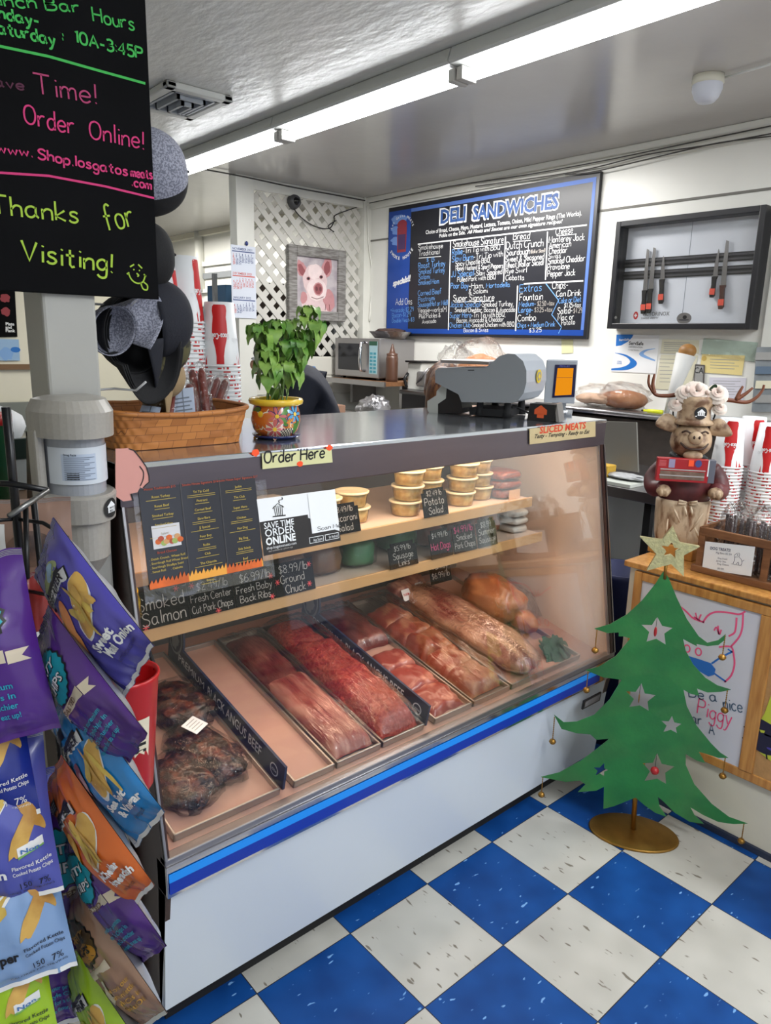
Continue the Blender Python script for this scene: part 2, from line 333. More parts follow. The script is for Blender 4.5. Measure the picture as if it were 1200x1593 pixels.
    def arc_type(s, S, t, cx, cy, r, a0, a1, size, m, bold=0, h=.0008, inward=False):
        n = len(t)
        for i, ch in enumerate(t):
            if ch == ' ': continue
            a = a0 + (a1 - a0) * (i + .5) / n
            s.type(S, ch, cx + r * math.cos(a), cy + r * math.sin(a), size, m, bold, align='c', h=h, rot=a + PI / 2 if inward else a - PI / 2)
        return s
    def build(s, name, parent=None, bevel=0, sub=0, solid=0, bseg=2):
        me = bpy.data.meshes.new(name)
        root = parent
        while root is not None and root.parent: root = root.parent
        off = root.location if root is not None else None
        if off is None:
            xs = [q.x for q in s.v]; ys = [q.y for q in s.v]; zs = [q.z for q in s.v]
            off = V(((min(xs) + max(xs)) / 2, (min(ys) + max(ys)) / 2, min(zs)))
        me.from_pydata([q - off for q in s.v], [], s.f)
        for m in s.mats: me.materials.append(m)
        me.polygons.foreach_set('material_index', s.m); me.polygons.foreach_set('use_smooth', s.s); me.update()
        o = bpy.data.objects.new(name, me); COL.objects.link(o)
        if parent is not None:
            o.parent = parent
        else: o.location = off
        if solid: k = o.modifiers.new('solid', 'SOLIDIFY'); k.thickness = solid; k.offset = 0
        if bevel: k = o.modifiers.new('bevel', 'BEVEL'); k.width = bevel; k.segments = bseg; k.limit_method = 'ANGLE'; k.angle_limit = rad(40)
        if sub: k = o.modifiers.new('sub', 'SUBSURF'); k.levels = sub; k.render_levels = sub
        return o
def tag(o, label, cat, group=None):
    o['label'] = label; o['category'] = cat
    if group: o['group'] = group
    return o
def thing(name, label, cat, loc=(0, 0, 0), group=None):
    o = bpy.data.objects.new(name, None); COL.objects.link(o); o.location = loc; o.empty_display_size = .05
    return tag(o, label, cat, group)
def struct(o): o['kind'] = 'structure'; return o
def dup(root, loc, label=None, rotz=0, scale=1):
    r = root.copy(); COL.objects.link(r); r.location = loc; r.rotation_euler = (0, 0, rotz)
    if scale != 1: r.scale = (scale,) * 3
    if label: r['label'] = label
    for ch in list(root.children):
        c = ch.copy(); COL.objects.link(c); c.parent = r
        for g in list(ch.children):
            d = g.copy(); COL.objects.link(d); d.parent = c
    return r
def star(cx, cy, r, k=.42, rot=PI / 2, n=5):
    return [(cx + (r if i % 2 == 0 else r * k) * math.cos(rot + PI * i / n), cy + (r if i % 2 == 0 else r * k) * math.sin(rot + PI * i / n)) for i in range(2 * n)]
# ------------------------------------------------------------------ pixel-to-plane helpers for writing on real boards
class PL:
    def __init__(s, o, ux, uy):
        s.o = V(o); s.x = V(ux).normalized(); uy = V(uy); s.y = (uy - s.x * uy.dot(s.x)).normalized(); s.n = s.x.cross(s.y)
    def __call__(s, u, v, h=0): return s.o + s.x * u + s.y * v + s.n * h
    def px(s, u, v):
        d = CR * ((u - 600) / F) - CU * ((v - 796.5) / F) + CD
        q = CAM + d * ((s.o - CAM).dot(s.n) / d.dot(s.n)) - s.o
        return (q.dot(s.x), q.dot(s.y))
def put(mb, P, T, text, a, b, hpx, m, kind='hand', wd=None, bold=0, shear=0, h=.0012):
    "write text on plane P from photo point a to b (in a zoomed crop mapped by T), letters hpx tall"
    A = P.px(*T(*a)); B = P.px(*T(*b)); Hh = P.px(*T(a[0], a[1] - hpx)); size = math.hypot(Hh[0] - A[0], Hh[1] - A[1])
    L_ = math.hypot(B[0] - A[0], B[1] - A[1]); rot = math.atan2(B[1] - A[1], B[0] - A[0]); ca, sa = math.cos(rot), math.sin(rot)
    S = lambda u, v, k=0: P(A[0] + u * ca - v * sa, A[1] + u * sa + v * ca, k)
    if kind == 'hand': mb.hand(S, text, 0, 0, size, m, wd or size * .1, cond=L_ / max(swidth(text, size), 1e-6), h=h)
    else: mb.type(S, text, 0, 0, size * 1.38, m, bold=bold, shear=shear, fit=L_, h=h)
def pts(P, T, *q): return [P.px(*T(*p)) for p in q]
def crop(x0, y0, k): return lambda x, y: (x0 + x / k, y0 + y / k)
ID = lambda x, y: (x, y)

CEIL = 2.74; XW = 3.2; YL = 3.5
# ------------------------------------------------------------------ floor
def floor_mat():
    m = bpy.data.materials.new('vinyl_checker_tile'); m.use_nodes = True; nt = m.node_tree; N = nt.nodes; L = nt.links; p = N['Principled BSDF']
    tc = N.new('ShaderNodeTexCoord'); mp = N.new('ShaderNodeMapping'); mp.inputs['Scale'].default_value = (1 / .3048,) * 3; mp.inputs['Location'].default_value = (0, 0, .5)
    L.new(tc.outputs['Object'], mp.inputs[0])
    ck = N.new('ShaderNodeTexChecker'); ck.inputs['Scale'].default_value = 1; L.new(mp.outputs[0], ck.inputs[0])
    def fleck(sc, st, lo, hi, c1, c2, off):
        m2 = N.new('ShaderNodeMapping'); m2.inputs['Scale'].default_value = st; m2.inputs['Location'].default_value = off; m2.inputs['Rotation'].default_value = (0, 0, .35); L.new(tc.outputs['Object'], m2.inputs[0])
        n = N.new('ShaderNodeTexNoise'); n.inputs['Scale'].default_value = sc; n.inputs['Detail'].default_value = 1.5; L.new(m2.outputs[0], n.inputs[0])
        r = N.new('ShaderNodeValToRGB'); r.color_ramp.elements[0].position = lo; r.color_ramp.elements[1].position = hi; r.color_ramp.elements[0].color = c1; r.color_ramp.elements[1].color = c2
        L.new(n.outputs[0], r.inputs[0]); return r
    def mix(fac, a, b):
        x = N.new('ShaderNodeMix'); x.data_type = 'RGBA'; L.new(fac, x.inputs[0])
        for k, q in ((6, a), (7, b)):
            if hasattr(q, 'links'): L.new(q, x.inputs[k])
            else: x.inputs[k].default_value = q
        return x.outputs[2]
    W = fleck(6, (1, 1, 1), .3, .7, rgb(166, 164, 157), rgb(184, 182, 175), (0, 0, 0)).outputs[0]
    B = fleck(9, (1, 1, 1), .3, .7, rgb(8, 56, 118), rgb(18, 72, 140), (5, 0, 0)).outputs[0]
    fd = fleck(55, (1, .34, 1), .665, .70, (0, 0, 0, 1), (1, 1, 1, 1), (3, 1, 0)).outputs[0]
    fl = fleck(60, (.4, 1, 1), .69, .72, (0, 0, 0, 1), (1, 1, 1, 1), (9, 4, 0)).outputs[0]
    W = mix(fd, W, rgb(112, 106, 96)); B = mix(fl, B, rgb(110, 156, 206))
    col = mix(ck.outputs['Fac'], W, B)
    sp = N.new('ShaderNodeSeparateXYZ'); L.new(mp.outputs[0], sp.inputs[0])
    ds = []
    for k in (0, 1):
        pp = N.new('ShaderNodeMath'); pp.operation = 'PINGPONG'; pp.inputs[1].default_value = .5; L.new(sp.outputs[k], pp.inputs[0]); ds.append(pp)
    mn = N.new('ShaderNodeMath'); mn.operation = 'MINIMUM'; L.new(ds[0].outputs[0], mn.inputs[0]); L.new(ds[1].outputs[0], mn.inputs[1])
    ls = N.new('ShaderNodeMath'); ls.operation = 'LESS_THAN'; ls.inputs[1].default_value = .0045; L.new(mn.outputs[0], ls.inputs[0])
    col = mix(ls.outputs[0], col, rgb(38, 40, 44))
    L.new(col, p.inputs['Base Color']); p.inputs['Roughness'].default_value = .45; p.inputs['Specular IOR Level'].default_value = .22
    return m
FLOOR = floor_mat()
struct(MB().add([(-3, -6, 0), (5, -6, 0), (5, 8, 0), (-3, 8, 0)], [(0, 1, 2, 3)], FLOOR).build('floor')).location = (0, 0, 0)
fl = bpy.data.objects['floor']; fl.data.transform(Matrix.Translation((1, 1, 0)))

# ------------------------------------------------------------------ ceiling: rough plaster at the left, glossy painted panels at the right
PLASTER = mat('ceiling_plaster', rgb(226, 226, 222), .30, bump=.55, bscale=11, bdist=.012, stretch=(1.5, .7, 1))
SMOOTHC = mat('ceiling_gloss', rgb(182, 179, 174), .22, var=.06, vscale=1.5, bump=.12, bscale=14, bdist=.006)
mb = MB(); mb.box((-3, -6, CEIL), (1.46, 8, CEIL + .05), PLASTER); mb.box((1.46, -6, CEIL), (5, 8, CEIL + .05), SMOOTHC)
struct(mb.build('ceiling'))
# ------------------------------------------------------------------ walls
WALL = mat('wall_paint', rgb(236, 236, 230), .4, var=.03, vscale=3, bump=.06, bscale=12)
CREAM = mat('cream_wall_paint', rgb(226, 222, 204), .5, var=.03, vscale=3)
GROOVE = mat('panel_seam', rgb(120, 118, 112), .7)
struct(MB().box((XW, -4, 0), (XW + .1, 8, CEIL), WALL).build('wall_right'))
struct(MB().box((-3, 7.6, 0), (XW, 7.7, CEIL), CREAM).build('wall_back'))
struct(MB().box((-2.7, -6, 0), (-2.6, 7.6, CEIL), CREAM).build('wall_left'))
mb = MB(); mb.box((-3, -5.1, 0), (XW, -5, .9), CREAM); mb.box((-3, -5.1, 2.3), (XW, -5, CEIL), CREAM); mb.box((-3, -5.1, .9), (-2, -5, 2.3), CREAM); mb.box((2.4, -5.1, .9), (XW, -5, 2.3), CREAM); mb.box((.15, -5.1, .9), (.25, -5, 2.3), CREAM)
struct(mb.build('wall_front'))
zs = at(0, XW, 1065, 311).z
struct(MB().box((XW - .006, -4, zs - .006), (XW, YL, zs + .006), GROOVE).build('trim_1'))
mb = MB(); mb.box((XW - .05, -4, CEIL - .035), (XW, YL, CEIL), WHITE); mb.box((XW - .025, -4, CEIL - .085), (XW, YL, CEIL - .035), WHITE)
struct(mb.build('trim_2', bevel=.006))
# the post at the free end of the lattice, the corner post and pipe, rail over the lattice
pl0 = at(1, YL - .04, 367, 277).x; pl1 = at(1, YL - .04, 395, 282).x
struct(MB().box((pl0, YL - .04, 0), (pl1, YL + .06, CEIL), WHITE).build('trim_3', bevel=.004))
struct(MB().box((XW - .07, YL - .05, 0), (XW, YL + .03, CEIL), WHITE).build('trim_4', bevel=.004))
mb = MB(); mb.box((pl1, YL - .03, CEIL - .08), (XW - .07, YL + .03, CEIL), WHITE); struct(mb.build('trim_5', bevel=.004))
SIDING = mat('white_siding', rgb(214, 212, 202), .5, var=.04, vscale=4)
mb = MB(); mb.box((pl1, YL, 0), (XW - .07, YL + .04, 1.5), SIDING)
for k in range(10): mb.box((pl1, YL - .008, .05 + k * .145), (XW - .07, YL, .05 + k * .145 + .135), SIDING)
struct(mb.build('wall_divider', bevel=.003))
# lattice
LAT = mat('white_lattice', rgb(208, 206, 198), .55, var=.05, vscale=5)
def lattice(x0, x1, z0, z1, pitch, wd, y0):
    mb = MB(); P = PL((0, y0, 0), (1, 0, 0), (0, 0, 1))
    for sgn, hh in ((1, 0), (-1, .008)):
        c = -6.0
        while c < 8:
            # z = sgn * x + c
            q = []
            for x in (x0, x1):
                z = sgn * x + c
                if z0 <= z <= z1: q.append((x, z))
            for z in (z0, z1):
                x = (z - c) * sgn
                if x0 < x < x1: q.append((x, z))
            if len(q) >= 2 and math.hypot(q[0][0] - q[1][0], q[0][1] - q[1][1]) > .05:
                a, b = V(q[0] + (0,)), V(q[1] + (0,)); d = (b - a).normalized(); n = V((-d.y, d.x, 0)) * wd / 2
                cl = [a + n, b + n, b - n, a - n]
                mb.prism(P, [(min(max(p.x, x0), x1), min(max(p.y, z0), z1)) for p in cl], hh, hh + .007, LAT)
            c += pitch
    return mb.build('trim_6')
struct(lattice(pl1, XW - .07, 1.5, CEIL - .08, .122, .056, YL + .01))
# pillar at the left end of the case
PILL = mat('pillar_paint', rgb(158, 157, 152), .4, var=.05, vscale=5, bump=.1, bscale=18)
PY = .15
pa = at(1, PY, 64, 455).x; pb = at(1, PY, 155, 560).x
struct(MB().box((pa, PY, 0), (pb, PY + .12, CEIL), PILL).build('pillar', bevel=.006))

# ------------------------------------------------------------------ deli case
XL, XR = -.23, 1.55
LB = mat('light_blue_stripe', rgb(24, 140, 236), .35); DB = mat('dark_blue_stripe', rgb(4, 48, 158), .35)
FRONTP = mat('white_enamel', rgb(200, 208, 218), .3, var=.02, vscale=2, coat=.2)
INNER = mat('case_liner_white', rgb(214, 190, 172), .4)
LINERG = mat('case_liner_grey', rgb(70, 74, 80), .5, var=.1, vscale=3)
MAHOG = mat('dark_brown_trim', rgb(52, 32, 28), .3)
SHELFW = mat('shelf_edge_cream', rgb(196, 152, 104), .4, var=.06, vscale=8)
DECK = mat('deck_liner_pink', rgb(180, 138, 122), .35, var=.04, vscale=5)
CASE = thing('deli_case', 'long refrigerated meat case with slanted glass front, white base panel and blue stripes', 'display case', ((XL + XR) / 2, .4, 0))
def prof(name, pts_, x0, x1, m, bevel=0, m2=None):
    mb = MB(); n = len(pts_)
    mb.add([(x0, y, z) for y, z in pts_] + [(x1, y, z) for y, z in pts_], [(i, (i + 1) % n, (i + 1) % n + n, i + n) for i in range(n)], m)
    mb.add([(x0, y, z) for y, z in pts_], [tuple(range(n))], m2 or m); mb.add([(x1, y, z) for y, z in pts_], [tuple(reversed(range(n)))], m2 or m)
    return mb.build(name, CASE, bevel=bevel)
prof('kick_plate', [(.08, 0), (.85, 0), (.85, .08), (.08, .08)], XL + .02, XR - .02, MBLACK)
prof('front_panel', [(.03, .08), (.06, .08), (.03, .425), (-.004, .425)], XL, XR, FRONTP, .002)
mb = MB(); mb.box((XL, -.02, .427), (XR, .03, .503), CHROME)
GS = PL((0, -.0215, 0), (1, 0, 0), (0, 0, 1))
mb.rect(GS, XL + .004, .436, XR - .1, .466, DB, .0006); mb.rect(GS, XL + .004, .466, XR - .03, .488, LB, .0006)
mb.build('stripe_moulding', CASE)
mb = MB(); mb.box((XL, -.016, .503), (XR, .012, .522), STEEL); mb.build('glass_rail', CASE, bevel=.003)
mb = MB(); mb.slab(PL((0, .002, 0), (1, 0, 0), (0, -.037, .345)), XR - .23, .375, XR - .12, .41, .0, .006, BLACK); 
mb.rect(PL((0, -.005, 0), (1, 0, 0), (0, -.037, .345)), XR - .222, .38, XR - .128, .405, mat('plate_grey', rgb(120, 120, 124), .3), .0)
mb.build('badge', CASE)
OUTL = [(.05, .08), (-.012, .44), (-.012, .52), (.115, 1.29), (.115, 1.378), (.76, 1.378), (.85, 1.0), (.85, .08)]
mb = MB()
for x0, x1, mi_, mo in ((XL, XL + .012, INNER, MAHOG), (XR - .028, XR, INNER, MAHOG)):
    mb2 = MB(); n = len(OUTL)
    inner = x1 if x0 < 0 else x0; outer = x0 if x0 < 0 else x1
    mb2.add([(inner, y, z) for y, z in OUTL], [tuple(range(n))], mi_); mb2.add([(outer, y, z) for y, z in OUTL], [tuple(range(n))], mo)
    mb2.add([(x0, y, z) for y, z in OUTL] + [(x1, y, z) for y, z in OUTL], [(i, (i + 1) % n, (i + 1) % n + n, i + n) for i in range(n)], mo)
    # chrome edge strip up the slanted front
    sx = x0 if x0 < 0 else x1
    mb2.build('end_panel', CASE)
    mc = MB(); S = PL((0, -.012, .52), (1, 0, 0), (0, .127, .77))
    xa = x0 if x0 < 0 else x0 - .012
    mc.slab(S, xa, 0, xa + .005, .78, -.004, .006, STEEL)
    if x0 > 0: mc.slab(S, xa + .014, 0, xa + .03, .78, -.004, .003, MAHOG); mc.slab(S, xa + .034, 0, xa + .040, .78, -.004, .006, STEEL)
    mc.build('corner_strip', CASE)
HEADST = mat('header_steel', rgb(106, 98, 104), .34, metal=.75, var=.08, vscale=3, stretch=(1, 8, 8))
prof('header', [(.115, 1.285), (.135, 1.285), (.14, 1.376), (.112, 1.376)], XL, XR, HEADST, .003)
TOPST = mat('case_top_steel', rgb(196, 200, 206), .13, metal=.9, var=.05, vscale=3, bump=.06, bscale=9, bdist=.004)
prof('top', [(.112, 1.366), (.76, 1.366), (.76, 1.38), (.112, 1.38)], XL, XR, TOPST, .003)
prof('back_panel', [(.80, .5), (.85, .5), (.76, 1.366), (.73, 1.366)], XL + .028, XR - .028, LINERG)
prof('deck', [(.005, .42), (.80, .42), (.80, .655), (.72, .65), (.02, .508), (.005, .508)], XL + .028, XR - .028, DECK, 0)
def shelf(z, y0, x1):
    mb = MB(); mb.box((XL + .03, y0, z - .012), (x1, .79, z), INNER); mb.build('shelf', CASE)
    mb = MB(); mb.box((XL + .03, y0 - .006, z - .03), (x1, y0 + .002, z + .006), SHELFW); mb.build('shelf_edge', CASE, bevel=.002)
SH1, SH1Y = .935, .28
SH2, SH2Y = 1.085, .27
shelf(SH1, SH1Y, 1.44); shelf(SH2, SH2Y, 1.35)
mb = MB(); mb.tube([(XL + .15, .20, 1.335), (XR - .12, .20, 1.335)], .012, emat('warm_tube', (1, .72, .42, 1), 6), n=10); mb.build('case_lamp', CASE)
mb = MB(); mb.tube([(XL + .1, SH1Y + .03, SH1 - .024), (1.4, SH1Y + .03, SH1 - .024)], .007, emat('warm_tube_small', (1, .74, .46, 1), 3), n=8); mb.build('shelf_lamp', CASE)
area('case_light', ((XL + XR) / 2, .25, 1.32), 1.5, .05, 3.3, (1, .70, .50), (0, .35, -1))
area('case_light', ((XL + XR) / 2, SH1Y + .02, SH1 - .035), 1.5, .04, 1.1, (1, .66, .50), (0, -.05, -1))
GP = PL((0, -.003, .52), (1, 0, 0), (0, .12, .77))
GLASS = glassmat('case_glass', tint=(.97, .985, .98, 1), haze=.22, hazecol=(.8, .8, .8, 1), base=.015, gain=.48, hscale=2.5, fogdir=(.25, .75), foglo=.45)
MB().slab(GP, XL + .01, 0, XR - .035, .775, 0, .005, GLASS).build('front_glass', CASE)
# ------------------------------------------------------------------ meat on the sloping deck
DK = PL((0, .02, .509), (1, 0, 0), (0, .70, .143))           # u = along the case, v = up the slope
METAL = mat('tray_metal', rgb(176, 172, 168), .3, metal=.9)
BEEF = mat('raw_beef', rgb(104, 34, 34), .3, col2=rgb(160, 92, 84), vscale=16, lo=.44, hi=.72, bump=.5, bscale=40, coat=.3, stretch=(1, .5, 1), sub=.1)
PORK = mat('raw_pork', rgb(156, 72, 64), .3, col2=rgb(206, 146, 130), vscale=13, lo=.42, hi=.66, bump=.3, bscale=40, coat=.35, stretch=(3, .5, 1), sub=.1)
GROUND = mat('ground_beef', rgb(164, 42, 38), .45, col2=rgb(196, 88, 74), vscale=90, lo=.38, hi=.62, bump=1, bscale=110, bdist=.01, sub=.1)
BRISK = mat('brisket_meat', rgb(112, 44, 40), .35, col2=rgb(200, 152, 122), vscale=9, lo=.40, hi=.60, bump=.5, bscale=22, coat=.3, stretch=(2.6, .45, 1.2))
CHOP = mat('pork_chop_meat', rgb(150, 62, 46), .35, col2=rgb(196, 140, 104), vscale=15, lo=.42, hi=.62, bump=.6, bscale=28, coat=.3)
ROAST = mat('smoked_bird_skin', rgb(146, 74, 40), .35, col2=rgb(190, 122, 74), vscale=9, lo=.35, hi=.7, bump=.5, bscale=26, coat=.3)
JERKY = mat('peppered_beef', rgb(40, 20, 14), .45, col2=rgb(110, 56, 36), vscale=34, lo=.45, hi=.7, bump=1, bscale=46, bdist=.012, coat=.3)
FAT = mat('pork_fat', rgb(226, 186, 166), .4)
def tray(name, label, u0, u1, v0=.02, v1=.70, m=METAL, liner=None):
    t = thing(name, label, 'tray', DK((u0 + u1) / 2, (v0 + v1) / 2, 0))
    mb = MB(); e = .006
    mb.slab(DK, u0, v0, u1, v1, .001, .004, m)
    for a in ((u0, v0, u0 + e, v1), (u1 - e, v0, u1, v1), (u0, v0, u1, v0 + e), (u0, v1 - e, u1, v1)): mb.slab(DK, *a, .001, .022, m)
    mb.build('pan', t, bevel=.002)
    if liner: mb = MB(); mb.slab(DK, u0 + e, v0 + e, u1 - e, v1 - e, .004, .0055, liner); mb.build('liner', t)
    return t
def slabmeat(u0, u1, v0, v1, hh, m, amp=.25, fr=8, seed=0, nu=18, nv=40, sq=.5):
    "lump of meat lying on the deck with a rounded cross section"
    mb = MB()
    def fn(u, v):
        x = 2 * u - 1; y = 2 * v - 1
        e = max(0, 1 - abs(x) ** 4) ** .5 * max(0, 1 - abs(y) ** 6) ** .5
        q = V((u0 + (u1 - u0) * u, v0 + (v1 - v0) * v, 0))
        nz = 1 + amp * noise.noise(V((q.x * fr * 2, q.y * fr, seed))) + amp * .5 * noise.noise(V((q.x * fr * 6, q.y * fr * 3, seed + 3)))
        wv = .012 * noise.noise(V((v * 4, seed, x)))
        return DK(q.x + wv, q.y + .01 * noise.noise(V((u * 3, seed + 9, 0))), .0065 + hh * e * nz)
    return mb.grid(fn, nu, nv, m)
def film(mb, u0, u1, v0, v1, h0, h1, m, seed=0, amp=.006, nu=14, nv=24, pleat=0):
    def fn(u, v):
        x = 2 * u - 1; y = 2 * v - 1; e = (1 - abs(x) ** 5) * (1 - abs(y) ** 5)
        return DK(u0 + (u1 - u0) * u, v0 + (v1 - v0) * v, h0 + (h1 - h0) * max(e, 0) ** .5 + amp * noise.noise(V((u * 9, v * 12, seed))) + pleat * max(0, min(1, (v - .5) * 6)) * (abs(math.sin(u * 44 + 2.5 * noise.noise(V((u * 5, v * 2, seed))))) - .5))
    return mb.grid(fn, nu, nv, m)
U = lambda px_, py_: DK.px(px_, py_)
tray('meat_tray', 'tray at the left end of the case under the dark peppered beef', -.185, .10, .02, .70, METAL, DECK)
tray('meat_tray', 'empty tray with pink liner right of the first blue beef banner', .142, .272, .02, .69, METAL, DECK)
tray('meat_tray', 'tray under the film-wrapped pork loin ribs', .280, .435, .02, .69, METAL)
tray('meat_tray', 'tray heaped with ground beef', .443, .605, .02, .69, METAL)
tray('meat_tray', 'tray of red beef steaks right of the second blue banner', .650, .815, .02, .69, METAL, DECK)
tray('meat_tray', 'tray of browned pork chops under shiny film', .823, 1.00, .02, .69, METAL)
tray('meat_tray', 'wide tray at the right end under the long brisket', 1.01, 1.40, .02, .69, METAL, DECK)

def jerk(name, label, c, ru, rv, rot, seed, lab):
    t = thing(name, label, 'meat', DK(c[0], c[1], .006), 'vacuum packs of peppered beef')
    mb = MB(); R = Matrix((DK.x, DK.y, DK.n)).transposed() @ Matrix.Rotation(rot, 3, 'Z')
    mb.blob(DK(c[0], c[1], .034), ru, rv, .030, JERKY, 26, 16, .35, 3.2, seed, R, .8); mb.build('beef_piece', t)
    mb = MB(); mb.blob(DK(c[0], c[1], .031), ru * 1.18, rv * 1.22, .030, FILM, 28, 14, .16, 5, seed + 4, R, .7); mb.build('vacuum_bag', t)
    if lab:
        P = PL(DK(c[0] + lab[0], c[1] + lab[1], .078), R @ V((1, .3, -.1)), R @ V((-.3, 1, .12)))
        mb = MB(); mb.slab(P, -.028, -.024, .028, .024, 0, .0012, PWHITE)
        for k in range(4): mb.rect(P, -.02, -.014 + k * .009, .018, -.012 + k * .009, mat('print_grey', rgb(150, 150, 150), .7), .002)
        mb.build('price_label', t)
c = U(283, 1245); jerk('peppered_beef', 'dark peppered beef pack in the front corner, lowest in the case', (c[0] + .012, c[1] + .03), .070, .085, .3, 3, None)
c = U(355, 1190); jerk('peppered_beef', 'dark peppered beef pack with white label beside the blue banner', (c[0] - .045, c[1] + .04), .064, .105, .25, 5, (-.005, .06))
c = U(285, 1120); jerk('peppered_beef', 'dark peppered beef pack lying behind the labelled one', (c[0], c[1] + .03), .075, .09, .15, 8, None)

NAVY = mat('navy_banner', rgb(30, 42, 72), .55); BTXT = mat('banner_text', rgb(206, 216, 230), .6); CREST = mat('crest_grey', rgb(118, 128, 136), .6)
def banner(label, u, px0, px1):
    "upright card divider running up the slope, with a round crest at its far end"
    t = thing('beef_banner', label, 'sign', DK(u, .33, .003), 'blue beef banners in the case')
    P = PL(DK(u, 0, .001), DK.y * -1, DK.n)                # faces the left end of the case
    mb = MB(); L0, L1 = -.70, -.03; hh = .072
    mb.slab(P, L0, 0, L1, hh, -.0035, .0035, NAVY); mb.build('panel', t)
    mb = MB(); mb.type(P, 'PREMIUM ', L0 + .07, .028, .034, BTXT, bold=.0, fit=.17, h=.0042); mb.type(P, 'BLACK ANGUS BEEF', L0 + .26, .024, .044, BTXT, bold=.012, fit=.30, h=.0042)
    mb.ell(P, L1 - .045, .032, .019, .019, BTXT, .0041); mb.ell(P, L1 - .045, .032, .0155, .0155, NAVY, .0044); mb.type(P, 'USDA', L1 - .045, .0275, .011, BTXT, .01, align='c', h=.0047)
    mb.build('lettering', t)
    mb = MB(); ring = [(L0 + .045 + .052 * math.cos(2 * PI * k / 28), .095 + .066 * math.sin(2 * PI * k / 28)) for k in range(28)]
    mb.prism(P, ring, -.003, .003, NAVY); mb.ell(P, L0 + .045, .095, .045, .058, CREST, .0036); mb.ell(P, L0 + .045, .095, .038, .050, NAVY, .0042)
    mb.ell(P, L0 + .043, .088, .026, .030, CREST, .0048, wob=.5, seed=2); mb.type(P, 'PREMIUM', L0 + .045, .118, .014, BTXT, .01, align='c', h=.005)
    mb.build('crest', t)
banner('blue black angus beef banner standing left of the empty pink tray', .118, 0, 0)
banner('blue black angus beef banner standing right of the ground beef', .625, 0, 0)

# pork loin ribs under film
t = thing('pork_loin', 'long pale pork loin strips under shiny film, left of the ground beef', 'meat', DK(.36, .3, .005))
slabmeat(.287, .428, .045, .42, .044, PORK, .18, 7, 2).build('front_strip', t)
slabmeat(.290, .420, .36, .66, .040, BEEF, .18, 7, 6).build('rear_strip', t)
mb = MB(); film(mb, .282, .433, .03, .685, .03, .06, STRETCH, 1, nu=110, pleat=.006); mb.build('plastic_film', t)
t = thing('ground_beef', 'long heap of bright red ground beef between the pork loin and the blue banner', 'meat', DK(.52, .3, .005))
mb = slabmeat(.449, .600, .04, .52, .070, GROUND, .22, 9, 4, 26, 60); mb.build('mince', t)
slabmeat(.455, .595, .50, .67, .045, GROUND, .2, 9, 7, 18, 20).build('mince', t)
mb = MB(); film(mb, .446, .603, .03, .685, .035, .088, STRETCH, 5, nu=110, pleat=.006); mb.build('plastic_film', t)
for k, (v0, v1, lb) in enumerate(((.04, .165, 'beef steak nearest the glass, right of the second blue banner'), (.15, .28, 'beef steak second from the glass in the overlapping row'), (.265, .37, 'beef steak at the back of the overlapping row'))):
    t = thing('beef_steak', lb, 'meat', DK(.733, (v0 + v1) / 2, .005), 'red beef steaks in one tray')
    slabmeat(.664, .806, v0, v1, .026 + .004 * k, mat('steak_red', rgb(140, 56, 48), .32, col2=rgb(196, 132, 114), vscale=17, lo=.50, hi=.68, bump=.4, bscale=40, coat=.3), .25, 10, 11 + k, 18, 14).build('steak', t)
t = thing('wrapped_meat', 'film-wrapped dark red meat at the back of the steak tray', 'meat', DK(.73, .55, .005))
slabmeat(.66, .81, .42, .67, .045, BEEF, .25, 8, 15).build('meat', t); mb = MB(); film(mb, .656, .814, .41, .685, .03, .062, STRETCH, 8, .01, 80, 24, .005); mb.build('plastic_film', t)
for k in range(5):
    v0 = .05 + k * .105
    t = thing('pork_chop', ['browned pork chop nearest the glass under the film', 'browned pork chop second from the glass', 'round browned pork chop at the middle of its tray', 'browned pork chop fourth from the glass', 'browned pork chop farthest from the glass under white film glare'][k], 'meat', DK(.91, v0 + .06, .005), 'pork chops in one tray')
    slabmeat(.834, .99, v0, v0 + .125, .05 + .012 * (k == 2), CHOP, .3, 9, 21 + k, 20, 16).build('chop', t)
t = thing('film_sheet', 'clear shiny film sheet stretched over the pork chop tray', 'wrap', DK(.91, .35, .05))
mb = MB(); film(mb, .826, .998, .03, .685, .04, .078, STRETCH, 12, .008, 110, 34, .006); mb.build('film', t)
t = thing('brisket', 'long marbled brisket in a clear pack lying across the right trays', 'meat', DK(1.12, .33, .006))
mb = MB()
def fn(u, v):
    a = 2 * PI * u; y = 2 * v - 1; e = max(0, 1 - abs(y) ** 5) ** .5; k = 1 + .12 * noise.noise(V((math.cos(a), math.sin(a), v * 6)))
    cx = 1.118 + .012 * math.sin(v * 5)
    return DK(cx + .092 * math.cos(a) * e * k, .02 + .62 * v, .052 + .048 * math.sin(a) * e * k)
mb.grid(fn, 24, 40, BRISK, cu=True); mb.build('meat', t)
mb = MB()
def fn2(u, v):
    q = fn(u, v); c_ = DK(1.118, .02 + .62 * v, .052); k = 1.06 + .05 * noise.noise(V((u * 9, v * 14, 4))); return c_ + (q - c_) * k + DK.y * ((v - .5) * .02)
mb.grid(fn2, 24, 30, FILM, cu=True); mb.build('vacuum_bag', t)
t = thing('smoked_turkey', 'smoked golden brown bird in clear wrap at the right end of the case', 'meat', DK(1.33, .42, .006))
R = Matrix((DK.x, DK.y, DK.n)).transposed()
mb = MB(); mb.blob(DK(1.32, .40, .082), .095, .135, .078, ROAST, 28, 18, .16, 2.4, 3, R, .9); mb.blob(DK(1.345, .27, .05), .045, .08, .04, ROAST, 16, 12, .15, 3, 8, R); mb.build('bird', t)
mb = MB(); mb.blob(DK(1.325, .37, .08), .108, .168, .084, FILM, 28, 16, .12, 5, 13, R, .85); mb.build('plastic_film', t)
